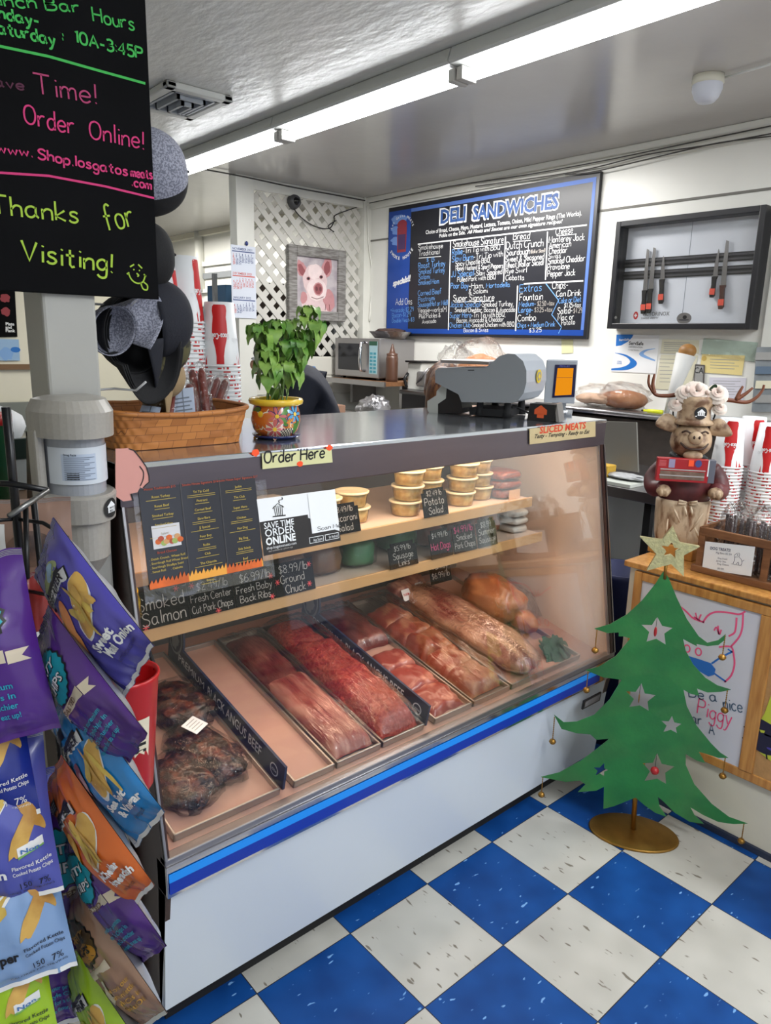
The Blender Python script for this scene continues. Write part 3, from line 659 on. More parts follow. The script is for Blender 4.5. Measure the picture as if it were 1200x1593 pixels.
t = thing('kale_garnish', 'dark green leafy garnish in the front right corner of the case', 'garnish', DK(1.35, .09, .006))
mb = MB(); GRN = mat('kale_green', rgb(40, 74, 52), .6, var=.3, vscale=30)
for k in range(9):
    a = k * .7; S = PL(DK(1.34 + .05 * math.cos(a), .09 + .035 * math.sin(a), .02), R @ V((1, .3, .5 * math.sin(a * 2))), R @ V((-.2, 1, .6))); mb.ell(S, 0, 0, .035, .028, GRN, 0, a, 20, 2, .6, k)
mb.build('leaves', t)
# packs standing at the back of the deck
for k, (u, v, lb) in enumerate(((1.03, .63, 'dark meat pack with red-printed label behind the brisket'), (1.12, .65, 'dark meat pack at the back beside the first labelled pack'))):
    t = thing('meat_pack', lb, 'meat', DK(u, v, .01))
    mb = MB(); mb.blob(DK(u, v, .05), .05, .045, .045, BRISK, 18, 12, .2, 3, k, R, .7); mb.build('meat', t)
    P = PL(DK(u - .01, v - .05, .07), (1, .1, 0), (.0, .45, .9)); mb = MB(); mb.slab(P, -.022, -.022, .022, .022, 0, .001, PWHITE); mb.type(P, 'HAM', 0, -.004, .016, RED, .01, align='c', h=.0016); mb.build('price_label', t)

# ------------------------------------------------------------------ things on the shelves
TUB = glassmat('tub_plastic', tint=(.93, .93, .9, 1), base=.06, rough=.15)
SALAD = mat('potato_salad', rgb(224, 196, 128), .6, col2=rgb(196, 156, 84), vscale=40, bump=.4, bscale=60)
SALADB = mat('pasta_salad', rgb(196, 160, 110), .6, col2=rgb(150, 104, 64), vscale=45, bump=.4, bscale=60)
LID = mat('tub_lid', rgb(226, 214, 180), .3, coat=.2)
t0 = thing('salad_tub', 'x', 'tub', (0, 0, 0), 'deli tubs on the upper shelf')
mb = MB(); mb.lathe([(.001, .003), (.044, .003), (.049, .040), (.001, .042)], SALAD, n=20); mb.build('salad', t0)
mb = MB(); mb.lathe([(.046, .001), (.052, .046)], TUB, n=20); mb.build('cup', t0)
mb = MB(); mb.lathe([(.001, .0475), (.046, .0475), (.049, .049), (.055, .049), (.056, .046), (.055, .043)], LID, n=20); mb.build('lid', t0)
first = True
names = ['leftmost', 'second', 'third', 'fourth', 'fifth', 'rightmost']
tx = [.46, .60, .80, .93, 1.06, 1.18]
for i, x in enumerate(tx):
    nst = 2 if i < 2 else 3 if i < 5 else 3
    for k in range(nst):
        lb = '%s of the round salad tubs in the %s stack on the upper shelf' % (('topmost', 'lowest')[k == 0] if k in (0, nst - 1) else 'middle one', names[i])
        loc = (x + .008 * math.sin(i * 3 + k), SH2Y + .085 + .03 * (i % 2), SH2 + .001 + k * .0495)
        if first: t0.location = loc; t0['label'] = lb; first = False
        else: dup(t0, loc, lb, rotz=k)
def pack(name, label, x0, x1, y0, y1, z0, z1, m, seed, lab=None, grp=None, wrap=True, cat='package'):
    t = thing(name, label, cat, ((x0 + x1) / 2, (y0 + y1) / 2, z0), grp)
    c_ = ((x0 + x1) / 2, (y0 + y1) / 2, (z0 + z1) / 2); r = ((x1 - x0) / 2, (y1 - y0) / 2, (z1 - z0) / 2)
    MB().blob(c_, r[0] * .95, r[1] * .95, r[2] * .94, m, 20, 12, .12, 3, seed, None, .45).build('contents', t)
    if wrap: MB().blob(c_, r[0], r[1], r[2], FILM, 20, 12, .06, 6, seed + 5, None, .45).build('wrapper', t)
    if lab:
        S = PL((c_[0], y0 - .004, c_[2]), (1, 0, 0), (0, 0, 1)); mb = MB(); mb.slab(S, -.03, -.018, .03, .018, 0, .002, lab); mb.build('label', t)
    return t
KRAFTL = mat('label_tan', rgb(206, 160, 120), .6)
for k in range(3): pack('bacon_pack', ['lowest', 'middle', 'topmost'][k] + ' of the dark bacon packs stacked at the right end of the upper shelf', 1.22, 1.345, SH2Y + .03, SH2Y + .2, SH2 + .002 + k * .033, SH2 + .035 + k * .033, mat('bacon_dark', rgb(96, 34, 26), .35, col2=rgb(150, 70, 50), vscale=20, stretch=(1, 6, 6)), k, KRAFTL if k == 0 else None, 'dark bacon packs')
for k in range(2): pack('ham_pack', ['lower', 'upper'][k] + ' pink ham pack beside the bacon packs on the upper shelf', 1.26, 1.345, SH2Y + .22, SH2Y + .34, SH2 + .002 + k * .05, SH2 + .05 + k * .05, mat('ham_pink', rgb(196, 116, 96), .4, var=.2), 10 + k, None, 'ham packs')
WRAPW = mat('white_wrap', rgb(214, 206, 196), .4, var=.08, bump=.6, bscale=40)
GREENP = mat('green_pack', rgb(70, 120, 82), .4, var=.2, bump=.4, bscale=30)
BROWNP = mat('brown_pack', rgb(110, 76, 50), .4, var=.3, bump=.4, bscale=30)
SAUS = mat('sausage_red', rgb(120, 44, 30), .35, var=.3, vscale=20, coat=.3)
pack('wrapped_pack', 'pale wrapped pack on the upper shelf beside the order card', .28, .40, SH2Y + .05, SH2Y + .25, SH2 + .002, SH2 + .10, WRAPW, 30)
pack('green_pack', 'green vegetable pack on the lower shelf right of the order card', .56, .68, SH1Y + .05, SH1Y + .25, SH1 + .002, SH1 + .095, GREENP, 31)
pack('brown_pack', 'brown pack on the lower shelf left of the green one', .42, .54, SH1Y + .05, SH1Y + .25, SH1 + .002, SH1 + .10, BROWNP, 32)
pack('green_pack', 'green pack behind the shelf signs next to the dark sausages', .78, .90, SH1Y + .10, SH1Y + .3, SH1 + .002, SH1 + .11, GREENP, 33)
for k in range(4): pack('sausage_pack', ['leftmost', 'second', 'third', 'rightmost'][k] + ' of the dark sausage packs behind the lower shelf signs', .92 + k * .10, 1.01 + k * .10, SH1Y + .08, SH1Y + .28, SH1 + .002, SH1 + .085, SAUS, 40 + k, None, 'dark sausage packs')
for k in range(3): pack('white_packet', ['lowest', 'middle', 'topmost'][k] + ' of the pale packets stacked at the right end of the lower shelf', 1.33, 1.43, SH1Y + .04, SH1Y + .2, SH1 + .002 + k * .03, SH1 + .03 + k * .03, WRAPW, 50 + k, None, 'pale packets')
for k in range(5): pack('wrapped_pack', ['leftmost', 'second', 'third', 'fourth', 'rightmost'][k] + ' gold-lit wrapped pack behind the hand-lettered price cards', -.14 + k * .11, -.04 + k * .11, SH1Y + .05, SH1Y + .26, SH1 + .002, SH1 + .10, [BROWNP, WRAPW, SAUS, WRAPW, BROWNP][k], 60 + k, None, 'packs behind the price cards')
GOLD = mat('gold_foil', rgb(212, 172, 50), .25, metal=.9, bump=.8, bscale=50)
t = thing('foil_packet', 'crumpled gold foil packet at the left end of the shelf', 'packet', (-.17, SH1Y - .02, SH1 + .005)); MB().blob((-.165, SH1Y + .0, SH1 + .075), .03, .03, .06, GOLD, 22, 14, .4, 5, 3).build('foil', t)
# price cards
PURP = CHALKR
def card(label, x0, x1, y, z0, z1, lines, notch=True, col=CHALKGREY, tilt=.25, star_=None):
    t = thing('price_card', label, 'sign', ((x0 + x1) / 2, y, z0), 'chalkboard price cards in the case')
    P = PL((x0, y, z0), (1, 0, 0), (0, tilt, 1)); w_, h_ = x1 - x0, z1 - z0; n_ = .012
    q = [(0, 0), (w_, 0), (w_, h_ - n_), (w_ - n_, h_ - n_), (w_ - n_, h_), (n_, h_), (n_, h_ - n_), (0, h_ - n_)] if notch else [(0, 0), (w_, 0), (w_, h_), (0, h_)]
    mb = MB(); mb.prism(P, q, -.003, 0, SLATE); mb.build('panel', t)
    mb = MB()
    for i, (tx_, sz, fx, fy, c_) in enumerate(lines):
        cnd = min(1.0, (w_ * .92) / swidth(tx_, sz * h_)); mb.hand(P, tx_, w_ * fx, h_ * fy, sz * h_, c_ or col, sz * h_ * .075, cond=cnd, align='c', h=.001)
    for (sx_, sy_) in (star_ or []):
        for a in range(3): mb.line(P, [(w_ * sx_ - .008 * math.cos(a * 1.05), h_ * sy_ - .008 * math.sin(a * 1.05)), (w_ * sx_ + .008 * math.cos(a * 1.05), h_ * sy_ + .008 * math.sin(a * 1.05))], .0018, CHALKR, .001)
    mb.build('lettering', t)
zc = SH1 + .007; CXS = [at(1, SH1Y - .012, u_, 950).x for u_ in (212, 297, 368, 431, 492)]
for k_, (lb, ln, st_) in enumerate((('wide chalk card reading Smoked Salmon on the lower shelf edge', [('Smoked', .34, .5, .50, None), ('Salmon', .34, .53, .10, None)], [(.8, .92), (.15, .06)]), ('chalk card for fresh center cut pork chops on the lower shelf edge', [('$2.49/lb', .22, .55, .72, None), ('Fresh Center', .2, .5, .42, None), ('Cut Pork Chops', .2, .5, .12, None)], [(.1, .9), (.6, .05)]), ('chalk card for fresh baby back ribs on the lower shelf edge', [('$6.99/lb', .24, .55, .68, None), ('Fresh Baby', .2, .5, .38, None), ('Back Ribs', .2, .5, .1, None)], [(.93, .7), (.9, .08)]), ('chalk card for ground chuck with red stars on the lower shelf edge', [('$8.99/lb', .24, .5, .68, None), ('Ground', .24, .45, .38, None), ('Chuck', .24, .5, .06, None)], [(.9, .8), (.06, .45), (.85, .2)]))):
    card(lb, CXS[k_] + .001, CXS[k_ + 1] - .001, SH1Y - .012, zc, zc + .092, ln, False, star_=st_)
card('chalk card reading Potato Salad on the upper shelf', .79, .90, SH2Y - .014, SH2 + .007, SH2 + .098, [('$2.49 lb', .18, .5, .74, None), ('Potato', .26, .48, .42, None), ('Salad', .24, .5, .1, None)])
card('glare-washed chalk card at the left of the upper shelf', .42, .53, SH2Y - .014, SH2 + .007, SH2 + .095, [('$3.49/lb', .18, .5, .72, None), ('Macaroni', .22, .5, .42, None), ('Salad', .22, .5, .1, None)])
card('chalk card with green shimmer at the middle of the lower shelf', .66, .78, SH1Y - .014, zc, zc + .08, [('$5.99/lb', .2, .5, .68, None), ('Sausage', .24, .5, .36, None), ('Links', .22, .5, .08, None)])
card('chalk card with purple letters left of the smoked pork chops card', .84, .94, SH1Y - .014, zc, zc + .095, [('$4.99/lb', .18, .5, .72, None), ('Hot Dogs', .24, .5, .3, CHALKP)])
card('chalk card for smoked pork chops on the lower shelf', .95, 1.06, SH1Y - .014, zc, zc + .098, [('$4.99/lb', .22, .5, .70, CHALKP), ('Smoked', .2, .5, .44, None), ('Pork Chops', .2, .5, .16, None)])
card('chalk card for summer sausage right of the smoked pork chops card', 1.07, 1.17, SH1Y - .014, zc, zc + .098, [('$8.99', .2, .5, .7, None), ('Summer', .22, .5, .44, None), ('Sausage', .2, .5, .16, None)])
card('dark card hanging below the lower shelf in front of the grey liner', 1.08, 1.19, .50, .74, .84, [('Turkey', .24, .5, .55, None), ('$6.99/lb', .22, .5, .2, None)])

# ------------------------------------------------------------------ sheets taped to the front of the case
PN = mat('poster_navy', rgb(26, 28, 38), .3, coat=.3); YTX = mat('poster_yellow_text', rgb(190, 166, 74), .6); RTX = mat('poster_red_text', rgb(168, 72, 50), .6)
FLAME = mat('flame_orange', rgb(206, 96, 34), .5, var=.25, vscale=30); FLAME2 = mat('flame_yellow', rgb(230, 160, 60), .5)
c5 = crop(200, 680, 1200 / 360)
t = thing('takeout_menu', 'dark laminated menu with three columns and flames along the foot, taped to the glass', 'menu', GP(-.05, .5, .008))
a = GP.px(*c5(42, 245)); b = GP.px(*c5(645, 190)); d = GP.px(*c5(690, 660)); e = GP.px(*c5(95, 755))
x0, x1, z0, z1 = (a[0] + e[0]) / 2, (b[0] + d[0]) / 2, (d[1] + e[1]) / 2, (a[1] + b[1]) / 2
z0 -= .01
mb = MB(); mb.slab(GP, x0, z0, x1, z1, .0065, .0085, PN)
for k in (1, 2): mb.slab(GP, x0 + (x1 - x0) * k / 3 - .001, z0, x0 + (x1 - x0) * k / 3 + .001, z1, .0085, .0095, mat('poster_fold', rgb(70, 68, 70), .4))
mb.build('sheet', t)
mb = MB(); cw = (x1 - x0) / 3; ph = z1 - z0
heads = ['House Traditionals $15', 'Smoke House Signature $16', 'Smoke House Super Signature $17']
items = [['Roast Turkey', 'Roast Beef', 'Smoked Turkey', 'Smoked Ham', 'Salami', 'Veggie Sandwich'], ['Tri Tip Cold', 'Pastrami', 'Corned Beef', 'Slow Barn', 'JJ Special', 'Poor Boy', 'Rollie', 'Club', 'The Chipotle', 'Tri Tip Hot', 'Extras'], ['Jackie', 'The Club', 'Super Hero', 'Chicken', 'Hot Dog', 'Big Dog', 'Side Salads', 'Beef']]
for k in range(3):
    cx = x0 + cw * (k + .5); mb.type(GP, heads[k], cx, z1 - .012, .0075, RTX, .01, align='c', h=.010)
    nrow = 6 if k == 0 else 11 if k == 1 else 8
    for i in range(nrow):
        zz = z1 - .03 - i * (.020 if k != 2 else .024)
        mb.type(GP, items[k][i], cx, zz, .0075, YTX, .01, align='c', h=.010)
        for r_ in range(1 if k == 0 else 2 if i % 3 == 0 else 1): mb.rect(GP, cx - cw * (.36 - .06 * ((i * 3) % 4)), zz - .005 - r_ * .004, cx + cw * (.36 - .06 * ((i * 3) % 4)), zz - .004 - r_ * .004, YTX, .010)
for i, s_ in enumerate(('Dutch Crunch', 'Sourdough Roll', 'Sourdough Sliced', 'Sweet Roll')): mb.type(GP, '. ' + s_, x0 + .006, z0 + .062 - i * .009, .007, YTX, .01, h=.010)
for i, s_ in enumerate(('Wheat Roll', 'Wheat Bread', 'Rye Swirl', 'Ciabatta')): mb.type(GP, '. ' + s_, x0 + cw * .55, z0 + .062 - i * .009, .007, YTX, .01, h=.010)
mb.type(GP, 'Bread Choices', x0 + cw * .5, z0 + .074, .0075, RTX, .01, align='c', h=.010)
mb.build('lettering', t)
mb = MB(); mb.rect(GP, x0 + .018, z0 + .085, x0 + cw - .012, z0 + .135, mat('photo_white', rgb(206, 204, 206), .5), .0100)
for k in range(9): mb.ell(GP, x0 + .03 + k * .0062, z0 + .10 + .006 * math.sin(k * 2), .007, .006, [FLAME, RTX, mat('photo_green', rgb(150, 170, 90), .6), mat('photo_tan', rgb(200, 150, 100), .6)][k % 4], .0102 + k * .0001)
mb.build('food_photo', t)
mb = MB(); q = [(x0, z0 + .001)]
random.seed(4); n_ = 60
for k in range(n_ + 1):
    xx = x0 + (x1 - x0) * (k + (.35 if k % 2 else 0)) / (n_ + .35); q.append((xx, z0 + .010 + (.010 + random.uniform(0, .008) if k % 2 else random.uniform(0, .005))))
q.append((x1, z0 + .001))
for i in range(1, len(q) - 2): mb.add([GP(q[i][0], z0 + .001, .0101), GP(q[i + 1][0], z0 + .001, .0101), GP(q[i + 1][0], q[i + 1][1], .0101), GP(q[i][0], q[i][1], .0101)], [(0, 1, 2, 3)], FLAME if (i // 20) % 2 == 0 else FLAME2)
mb.build('flame_border', t)
mb = MB(); mb.slab(GP, x0 - .012, z0 - .03, x1 + .03, z1 + .02, .0055, .0062, glassmat('laminate', base=.06, rough=.12, crinkle=.3, cscale=10)); mb.build('laminate_sleeve', t)

t = thing('order_card', 'black and white save time order online card taped to the case glass', 'sign', GP(.2, .45, .008))
q = [GP.px(*c5(*p)) for p in ((655, 322), (1060, 270), (1090, 535), (692, 615))]
A_, B_, C_, D_ = q
OP = quadS(GP(*D_, .009), GP(*C_, .009), GP(*B_, .009), GP(*A_, .009))
mb = MB(); mb.slab(OP, 0, 0, 1, 1, -.0015, 0, PWHITE); mb.poly(OP, [(0, 0), (1, 0), (1, .19), (.95, .22), (.60, .54), (.60, .60), (0, .60)], mat('card_black', rgb(34, 30, 30), .4), .0004)
mb.rect(OP, .60, .30, .60, .60, PWHITE, .0005); mb.build('card', t)
mb = MB(); W_ = PWHITE
def qt(s_, x, y, sz, wd_, m_, bold=.02): mb.type(OP, s_, x, y, sz, m_, bold, fit=None, sx=1, h=.0012) if wd_ is None else typefit(mb, OP, s_, x, y, sz, wd_, m_, bold)
def typefit(mb, S, s_, x, y, sz, wd_, m_, bold=0, h=.0012):
    vs_, fs_ = tmesh(s_, bold); W0 = max(p[0] for p in vs_); mb.add([S(x + p[0] / W0 * wd_, y + p[1] * sz, h) for p in vs_], fs_, m_)
typefit(mb, OP, 'SAVE TIME', .04, .465, .155, .37, W_, .01); typefit(mb, OP, 'ORDER', .04, .325, .185, .37, W_, .01); typefit(mb, OP, 'ONLINE', .04, .175, .185, .37, W_, .035)
typefit(mb, OP, 'shop.losgatosmeats.com', .04, .10, .07, .37, W_, 0); typefit(mb, OP, 'also available as a phone app', .06, .05, .045, .30, CHALKGREY, 0)
for x_ in (.58, .79):
    mb.poly(OP, [(x_, .055), (x_ + .19, .055), (x_ + .19, .17), (x_, .17)], W_, .0008); mb.poly(OP, [(x_ + .006, .065), (x_ + .184, .065), (x_ + .184, .16), (x_ + .006, .16)], BLACK, .0011)
typefit(mb, OP, 'App Store', .63, .085, .075, .12, W_, 0, .0016); typefit(mb, OP, 'for Android', .84, .085, .075, .12, W_, 0, .0016)
# smoke house emblem
for k in range(5): mb.line(OP, [(.20 + k * .02, .66), (.19 + k * .025, .84)], .008, INK, .0009)
mb.line(OP, [(.17, .80), (.24, .88), (.31, .80)], .012, INK, .0009); mb.line(OP, [(.16, .66), (.32, .65)], .02, INK, .0009); mb.line(OP, catmull([(.26, .88), (.26, .93), (.30, .94), (.30, .98)], 4), .012, INK, .0009)
mb.build('lettering', t)
mb = MB(); mb.slab(OP, .625, .235, .97, .97, .001, .0016, PWHITE); mb.hand(OP, 'Scan Me', .70, .27, .07, INK, .008, cond=1, h=.002); mb.build('sticker', t)

HP = PL((0, .1125, 1.285), (1, 0, 0), (0, -.003, .091))
def note(name, label, corners, m, T):
    t = thing(name, label, 'sign', HP(*HP.px(*T(*corners[0])), .002)); q = [HP.px(*T(*p)) for p in corners]
    mb = MB(); mb.prism(HP, q, .001, .003, m); mb.build('card', t); return t, q
t, q = note('order_here_sign', 'cream hand-lettered order here sign held by orange tape under the plant pot', [(692, 165), (1055, 130), (1050, 60), (690, 85)], mat('note_cream', rgb(214, 212, 160), .6), c5)
mb = MB(); put(mb, HP, c5, 'Order Here', (700, 135), (1020, 105), 62, INK, wd=.0042, h=.0035); mb.build('lettering', t)
mb = MB()
for (x_, y_), r_ in (((655, 80), .011), ((1038, 54), .010), ((886, 138), .009)):
    p_ = HP.px(*c5(x_, y_)); mb.ell(HP, p_[0], p_[1], r_, r_ * .75, ORANGE, .0038, wob=.25, seed=x_)
mb.build('tape', t)
c8 = crop(840, 620, 967 / 170)
t, q = note('sliced_meats_sign', 'yellowed sign with red letters reading sliced meats at the right end of the header', [(-95, 405), (488, 335), (488, 200), (-95, 268)], mat('aged_card', rgb(190, 172, 130), .5, var=.12, vscale=12), c8)
mb = MB(); put(mb, HP, c8, 'SLICED MEATS', (-10, 308), (398, 262), 62, mat('sign_red', rgb(206, 66, 34), .5), 'type', bold=.03, h=.0036); put(mb, HP, c8, 'Tasty - Tempting - Ready to Eat', (-60, 352), (432, 306), 36, INK, 'type', bold=.02, shear=.3, h=.0036)
mb.build('lettering', t)
PINK = mat('pig_pink', rgb(206, 146, 136), .6)
t = thing('pig_cutout', 'pink cartoon pig cutout peeking from behind the soap dispenser', 'sign', (-.2, .09, 1.28))
PG = PL((0, .085, 0), (1, 0, 0), (0, 0, 1)); cc = crop(180, 560, 5)
out = pts(PG, cc, (0, 690), (60, 690), (100, 685), (140, 700), (190, 760), (240, 830), (262, 900), (265, 950), (235, 975), (215, 1000), (190, 990), (170, 1030), (120, 1040), (130, 1090), (60, 1100), (0, 1060))
mb = MB(); mb.prism(PG, out, -.003, 0, PINK); mb.build('panel', t)
mb = MB(); mb.line(PG, pts(PG, cc, (100, 690), (140, 702), (190, 762), (238, 832), (258, 900), (260, 948), (232, 972), (213, 995)), .0022, INK, .001)
mb.line(PG, catmull(pts(PG, cc, (185, 825), (215, 870), (212, 930), (190, 980)), 4), .002, INK, .001); mb.line(PG, pts(PG, cc, (118, 1040), (135, 1095)), .003, INK, .001); mb.build('ink_outline', t)
RTUB = mat('red_tub', rgb(178, 22, 26), .3)
# red tub hung at the left end of the case
t = thing('red_tub', 'tall red plastic tub standing at the left end of the case', 'tub', (XL - .06, -.02, 0))
mb = MB(); tc_ = V((XL - .083, -.075, at(1, -.075, 232, 1036).z - .246))
mb.lathe([(.001, 0), (.034, 0), (.040, .01), (.060, .235), (.063, .24), (.063, .246), (.058, .246), (.057, .235), (.037, .012), (.001, .010)], RTUB, tc_, 28); mb.build('tub', t)
TS = coneS(tc_, .037, .061, .24, rad(-125)); mb = MB(); mb.rect(TS, -.03, .05, .05, .17, mat('label_cream', rgb(214, 204, 180), .6), .001, 8, 1); mb.type(TS, 'ME', -.02, .10, .05, INK, .02, h=.0018); mb.build('label', t)
mb = MB(); mb.tube([tc_ + V((.06, .0, .235)), tc_ + V((.07, .05, .25)), V((XL - .004, .06, tc_.z + .27)), V((XL - .002, .08, tc_.z + .25))], .004, MBLACK); mb.build('hook', t)

TZ = 1.381                                                     # top of the case
# ------------------------------------------------------------------ chalkboard sign on the pillar
cs = crop(0, 0, 1195 / 300)
CP = PL((0, .136, 0), (1, 0, 0), (0, 0, 1))
bx, bz = CP.px(248, 466)
t = thing('chalkboard_sign', 'big black chalkboard with green, pink and lime handwriting hung on the pillar', 'sign', (bx - .28, .136, bz))
mb = MB(); mb.slab(CP, bx - .56, bz, bx, 2.48, -.010, 0, SLATE); mb.build('board', t, bevel=.002)
mb = MB()
for s_, a, b, h_, m_, wd in (('Lunch Bar', (-130, 25), (512, 82), 75, CHALKG, .0030), ('Hours', (578, 133), (845, 190), 85, CHALKG, .0030),
    ('Monday-', (-150, 82), (255, 165), 70, CHALKG, .0036), ('Saturday', (-80, 190), (355, 282), 75, CHALKG, .0036), (':', (375, 245), (420, 262), 60, CHALKG, .0042), ('10A-3:45P', (465, 262), (895, 372), 72, CHALKG, .0036),
    ('Save', (-110, 525), (165, 560), 60, mat('chalk_faded', rgb(84, 40, 62), .9), .0028), ('Time!', (215, 575), (620, 650), 120, mat('chalk_dull_pink', rgb(168, 62, 104), .9), .0030),
    ('Order', (150, 765), (475, 835), 115, CHALKP, .0030), ('Online!', (555, 855), (905, 930), 110, CHALKP, .0030),
    ('www.', (-20, 945), (215, 975), 55, CHALKP, .0030), ('Shop.losgatos', (235, 985), (800, 1092), 62, CHALKP, .0031), ('meats', (812, 1095), (950, 1110), 55, CHALKP, .0031), ('.com', (815, 1150), (945, 1180), 55, CHALKP, .0031),
    ('Thanks', (-55, 1320), (505, 1385), 115, CHALKL, .0036), ('for', (660, 1425), (850, 1400), 150, CHALKL, .0036), ('Visiting!', (135, 1610), (715, 1690), 120, CHALKL, .0042)):
    put(mb, CP, cs, s_, a, b, h_, m_, wd=wd)
mb.line(CP, pts(CP, cs, (-60, 275), (300, 350), (600, 435), (900, 518)), .0045, CHALKG); mb.line(CP, pts(CP, cs, (-40, 1068), (300, 1090), (650, 1155), (955, 1228)), .004, CHALKP)
fc = lambda *q: catmull(pts(CP, crop(0, 380, 1195 / 300), *q), 5)
for q in (((795, 180), (815, 220), (850, 242), (885, 232), (900, 190)), ((785, 185), (800, 175)), ((890, 185), (905, 200)), ((870, 235), (885, 275), (910, 282), (912, 255), (890, 235)), ((805, 140), (830, 125)), ((855, 125), (880, 150)), ((825, 155), (832, 160)), ((860, 160), (866, 165)), ((845, 180), (858, 192), (850, 200))): mb.line(CP, fc(*q), .0028, CHALKL, .0012)
mb.build('chalk_lettering', t)

# ------------------------------------------------------------------ soap dispenser on the pillar
SPL = mat('speckled_grey_plastic', rgb(152, 148, 141), .38, var=.05, vscale=160); 
dx = (at(1, .05, 52, 640).x + at(1, .05, 190, 640).x) / 2 + .004; dzt = at(1, .06, 125, 617).z; dzb = 1.175
t = thing('soap_dispenser', 'grey speckled soap dispenser with labelled bottle mounted on the white pillar', 'soap dispenser', (dx, PY - .06, dzb))
def dshape(a, b, n=20, back=.0): return [(-a, back)] + [(-a * math.cos(PI * k / n), -b * math.sin(PI * k / n)) for k in range(n + 1)] + [(a, back)]
def dsol(mb, a0, b0, z0, a1, b1, z1, m, y=PY - .022, n=20):
    lo = dshape(a0, b0, n); hi = dshape(a1, b1, n); k = len(lo)
    mb.add([(dx + p[0], y + p[1], z0) for p in lo] + [(dx + p[0], y + p[1], z1) for p in hi], [(i, (i + 1) % k, (i + 1) % k + k, i + k) for i in range(k)], m, False)
    mb.add([(dx + p[0], y + p[1], z0) for p in lo], [tuple(reversed(range(k)))], m); mb.add([(dx + p[0], y + p[1], z1) for p in hi], [tuple(range(k))], m)
mb = MB(); mb.box((dx - .073, PY - .024, 1.20), (dx + .06, PY, dzt - .03), SPL); mb.box((dx - .076, PY - .06, 1.33), (dx - .058, PY - .02, dzt - .06), SPL); mb.build('back_plate', t, bevel=.006)
mb = MB(); dsol(mb, .076, .112, dzt - .075, .077, .115, dzt - .028, SPL); dsol(mb, .077, .115, dzt - .028, .066, .096, dzt - .006, SPL); dsol(mb, .066, .096, dzt - .006, .04, .06, dzt, SPL); mb.build('hood', t, bevel=.003)
BOT = mat('bottle_translucent', rgb(160, 164, 172), .25, trans=.15)
z0_ = dzt - .185
mb = MB(); dsol(mb, .057, .088, z0_, .059, .09, dzt - .072, BOT); mb.build('bottle', t)
def DS(u, v, h=0):
    a = u / .075; return V((dx + (.0595 + h) * math.sin(a), PY - .022 - (.0905 + h) * math.cos(a), v))
mb = MB(); mb.rect(DS, -.085, z0_ + .022, .105, dzt - .093, mat('label_white', rgb(196, 202, 210), .4), .001, 24, 1)
lg = mat('label_print_grey', rgb(120, 130, 146), .6)
mb.rect(DS, -.055, z0_ + .03, .020, dzt - .105, mat('label_panel_blue', rgb(172, 184, 202), .4), .0014, 12, 1)
for k in range(13): mb.rect(DS, -.05, dzt - .112 - k * .0035, .016 - .012 * (k % 3), dzt - .1105 - k * .0035, lg, .002, 8, 1)
for k in range(4): mb.rect(DS, -.045, z0_ + .032 + k * .004, -.02, z0_ + .034 + k * .004, INK, .002, 3, 1)
mb.rect(DS, .080, z0_ + .045, .098, z0_ + .085, mat('label_green', rgb(110, 168, 46), .5), .0016, 4, 1); mb.rect(DS, .074, z0_ + .055, .082, z0_ + .075, mat('label_blue', rgb(50, 80, 120), .5), .0018, 2, 1)
mb.type(DS, 'Drug Facts', -.05, dzt - .108, .006, INK, .01, h=.002); mb.build('label', t)
mb = MB(); dsol(mb, .070, .108, z0_ - .052, .074, .112, z0_ - .004, SPL); dsol(mb, .074, .112, z0_ - .004, .068, .105, z0_, SPL); mb.build('cradle', t, bevel=.003)
mb = MB(); dsol(mb, .036, .062, dzb, .056, .092, dzb + .035, SPL); dsol(mb, .056, .092, dzb + .035, .060, .096, z0_ - .05, SPL); mb.build('push_bar', t, bevel=.003)
def DS2(u, v, h=0):
    a = u / .09; return V((dx + (.0735 + h) * math.sin(a), PY - .022 - (.1115 + h) * math.cos(a), v))
mb = MB(); cz = z0_ - .026; mb.ell(DS2, .045, cz, .023, .019, INK, .0012, rings=4); mb.poly(DS2, [(.033, cz - .009), (.057, cz - .009), (.057, cz + .003), (.060, cz + .003), (.045, cz + .014), (.030, cz + .003), (.033, cz + .003)], W_, .0022)
mb.type(DS2, 'SMOKE', .045, cz - .001, .0055, INK, .01, align='c', h=.003); mb.type(DS2, 'MEAT', .045, cz - .0075, .0065, INK, .01, align='c', h=.003); mb.build('emblem_sticker', t)

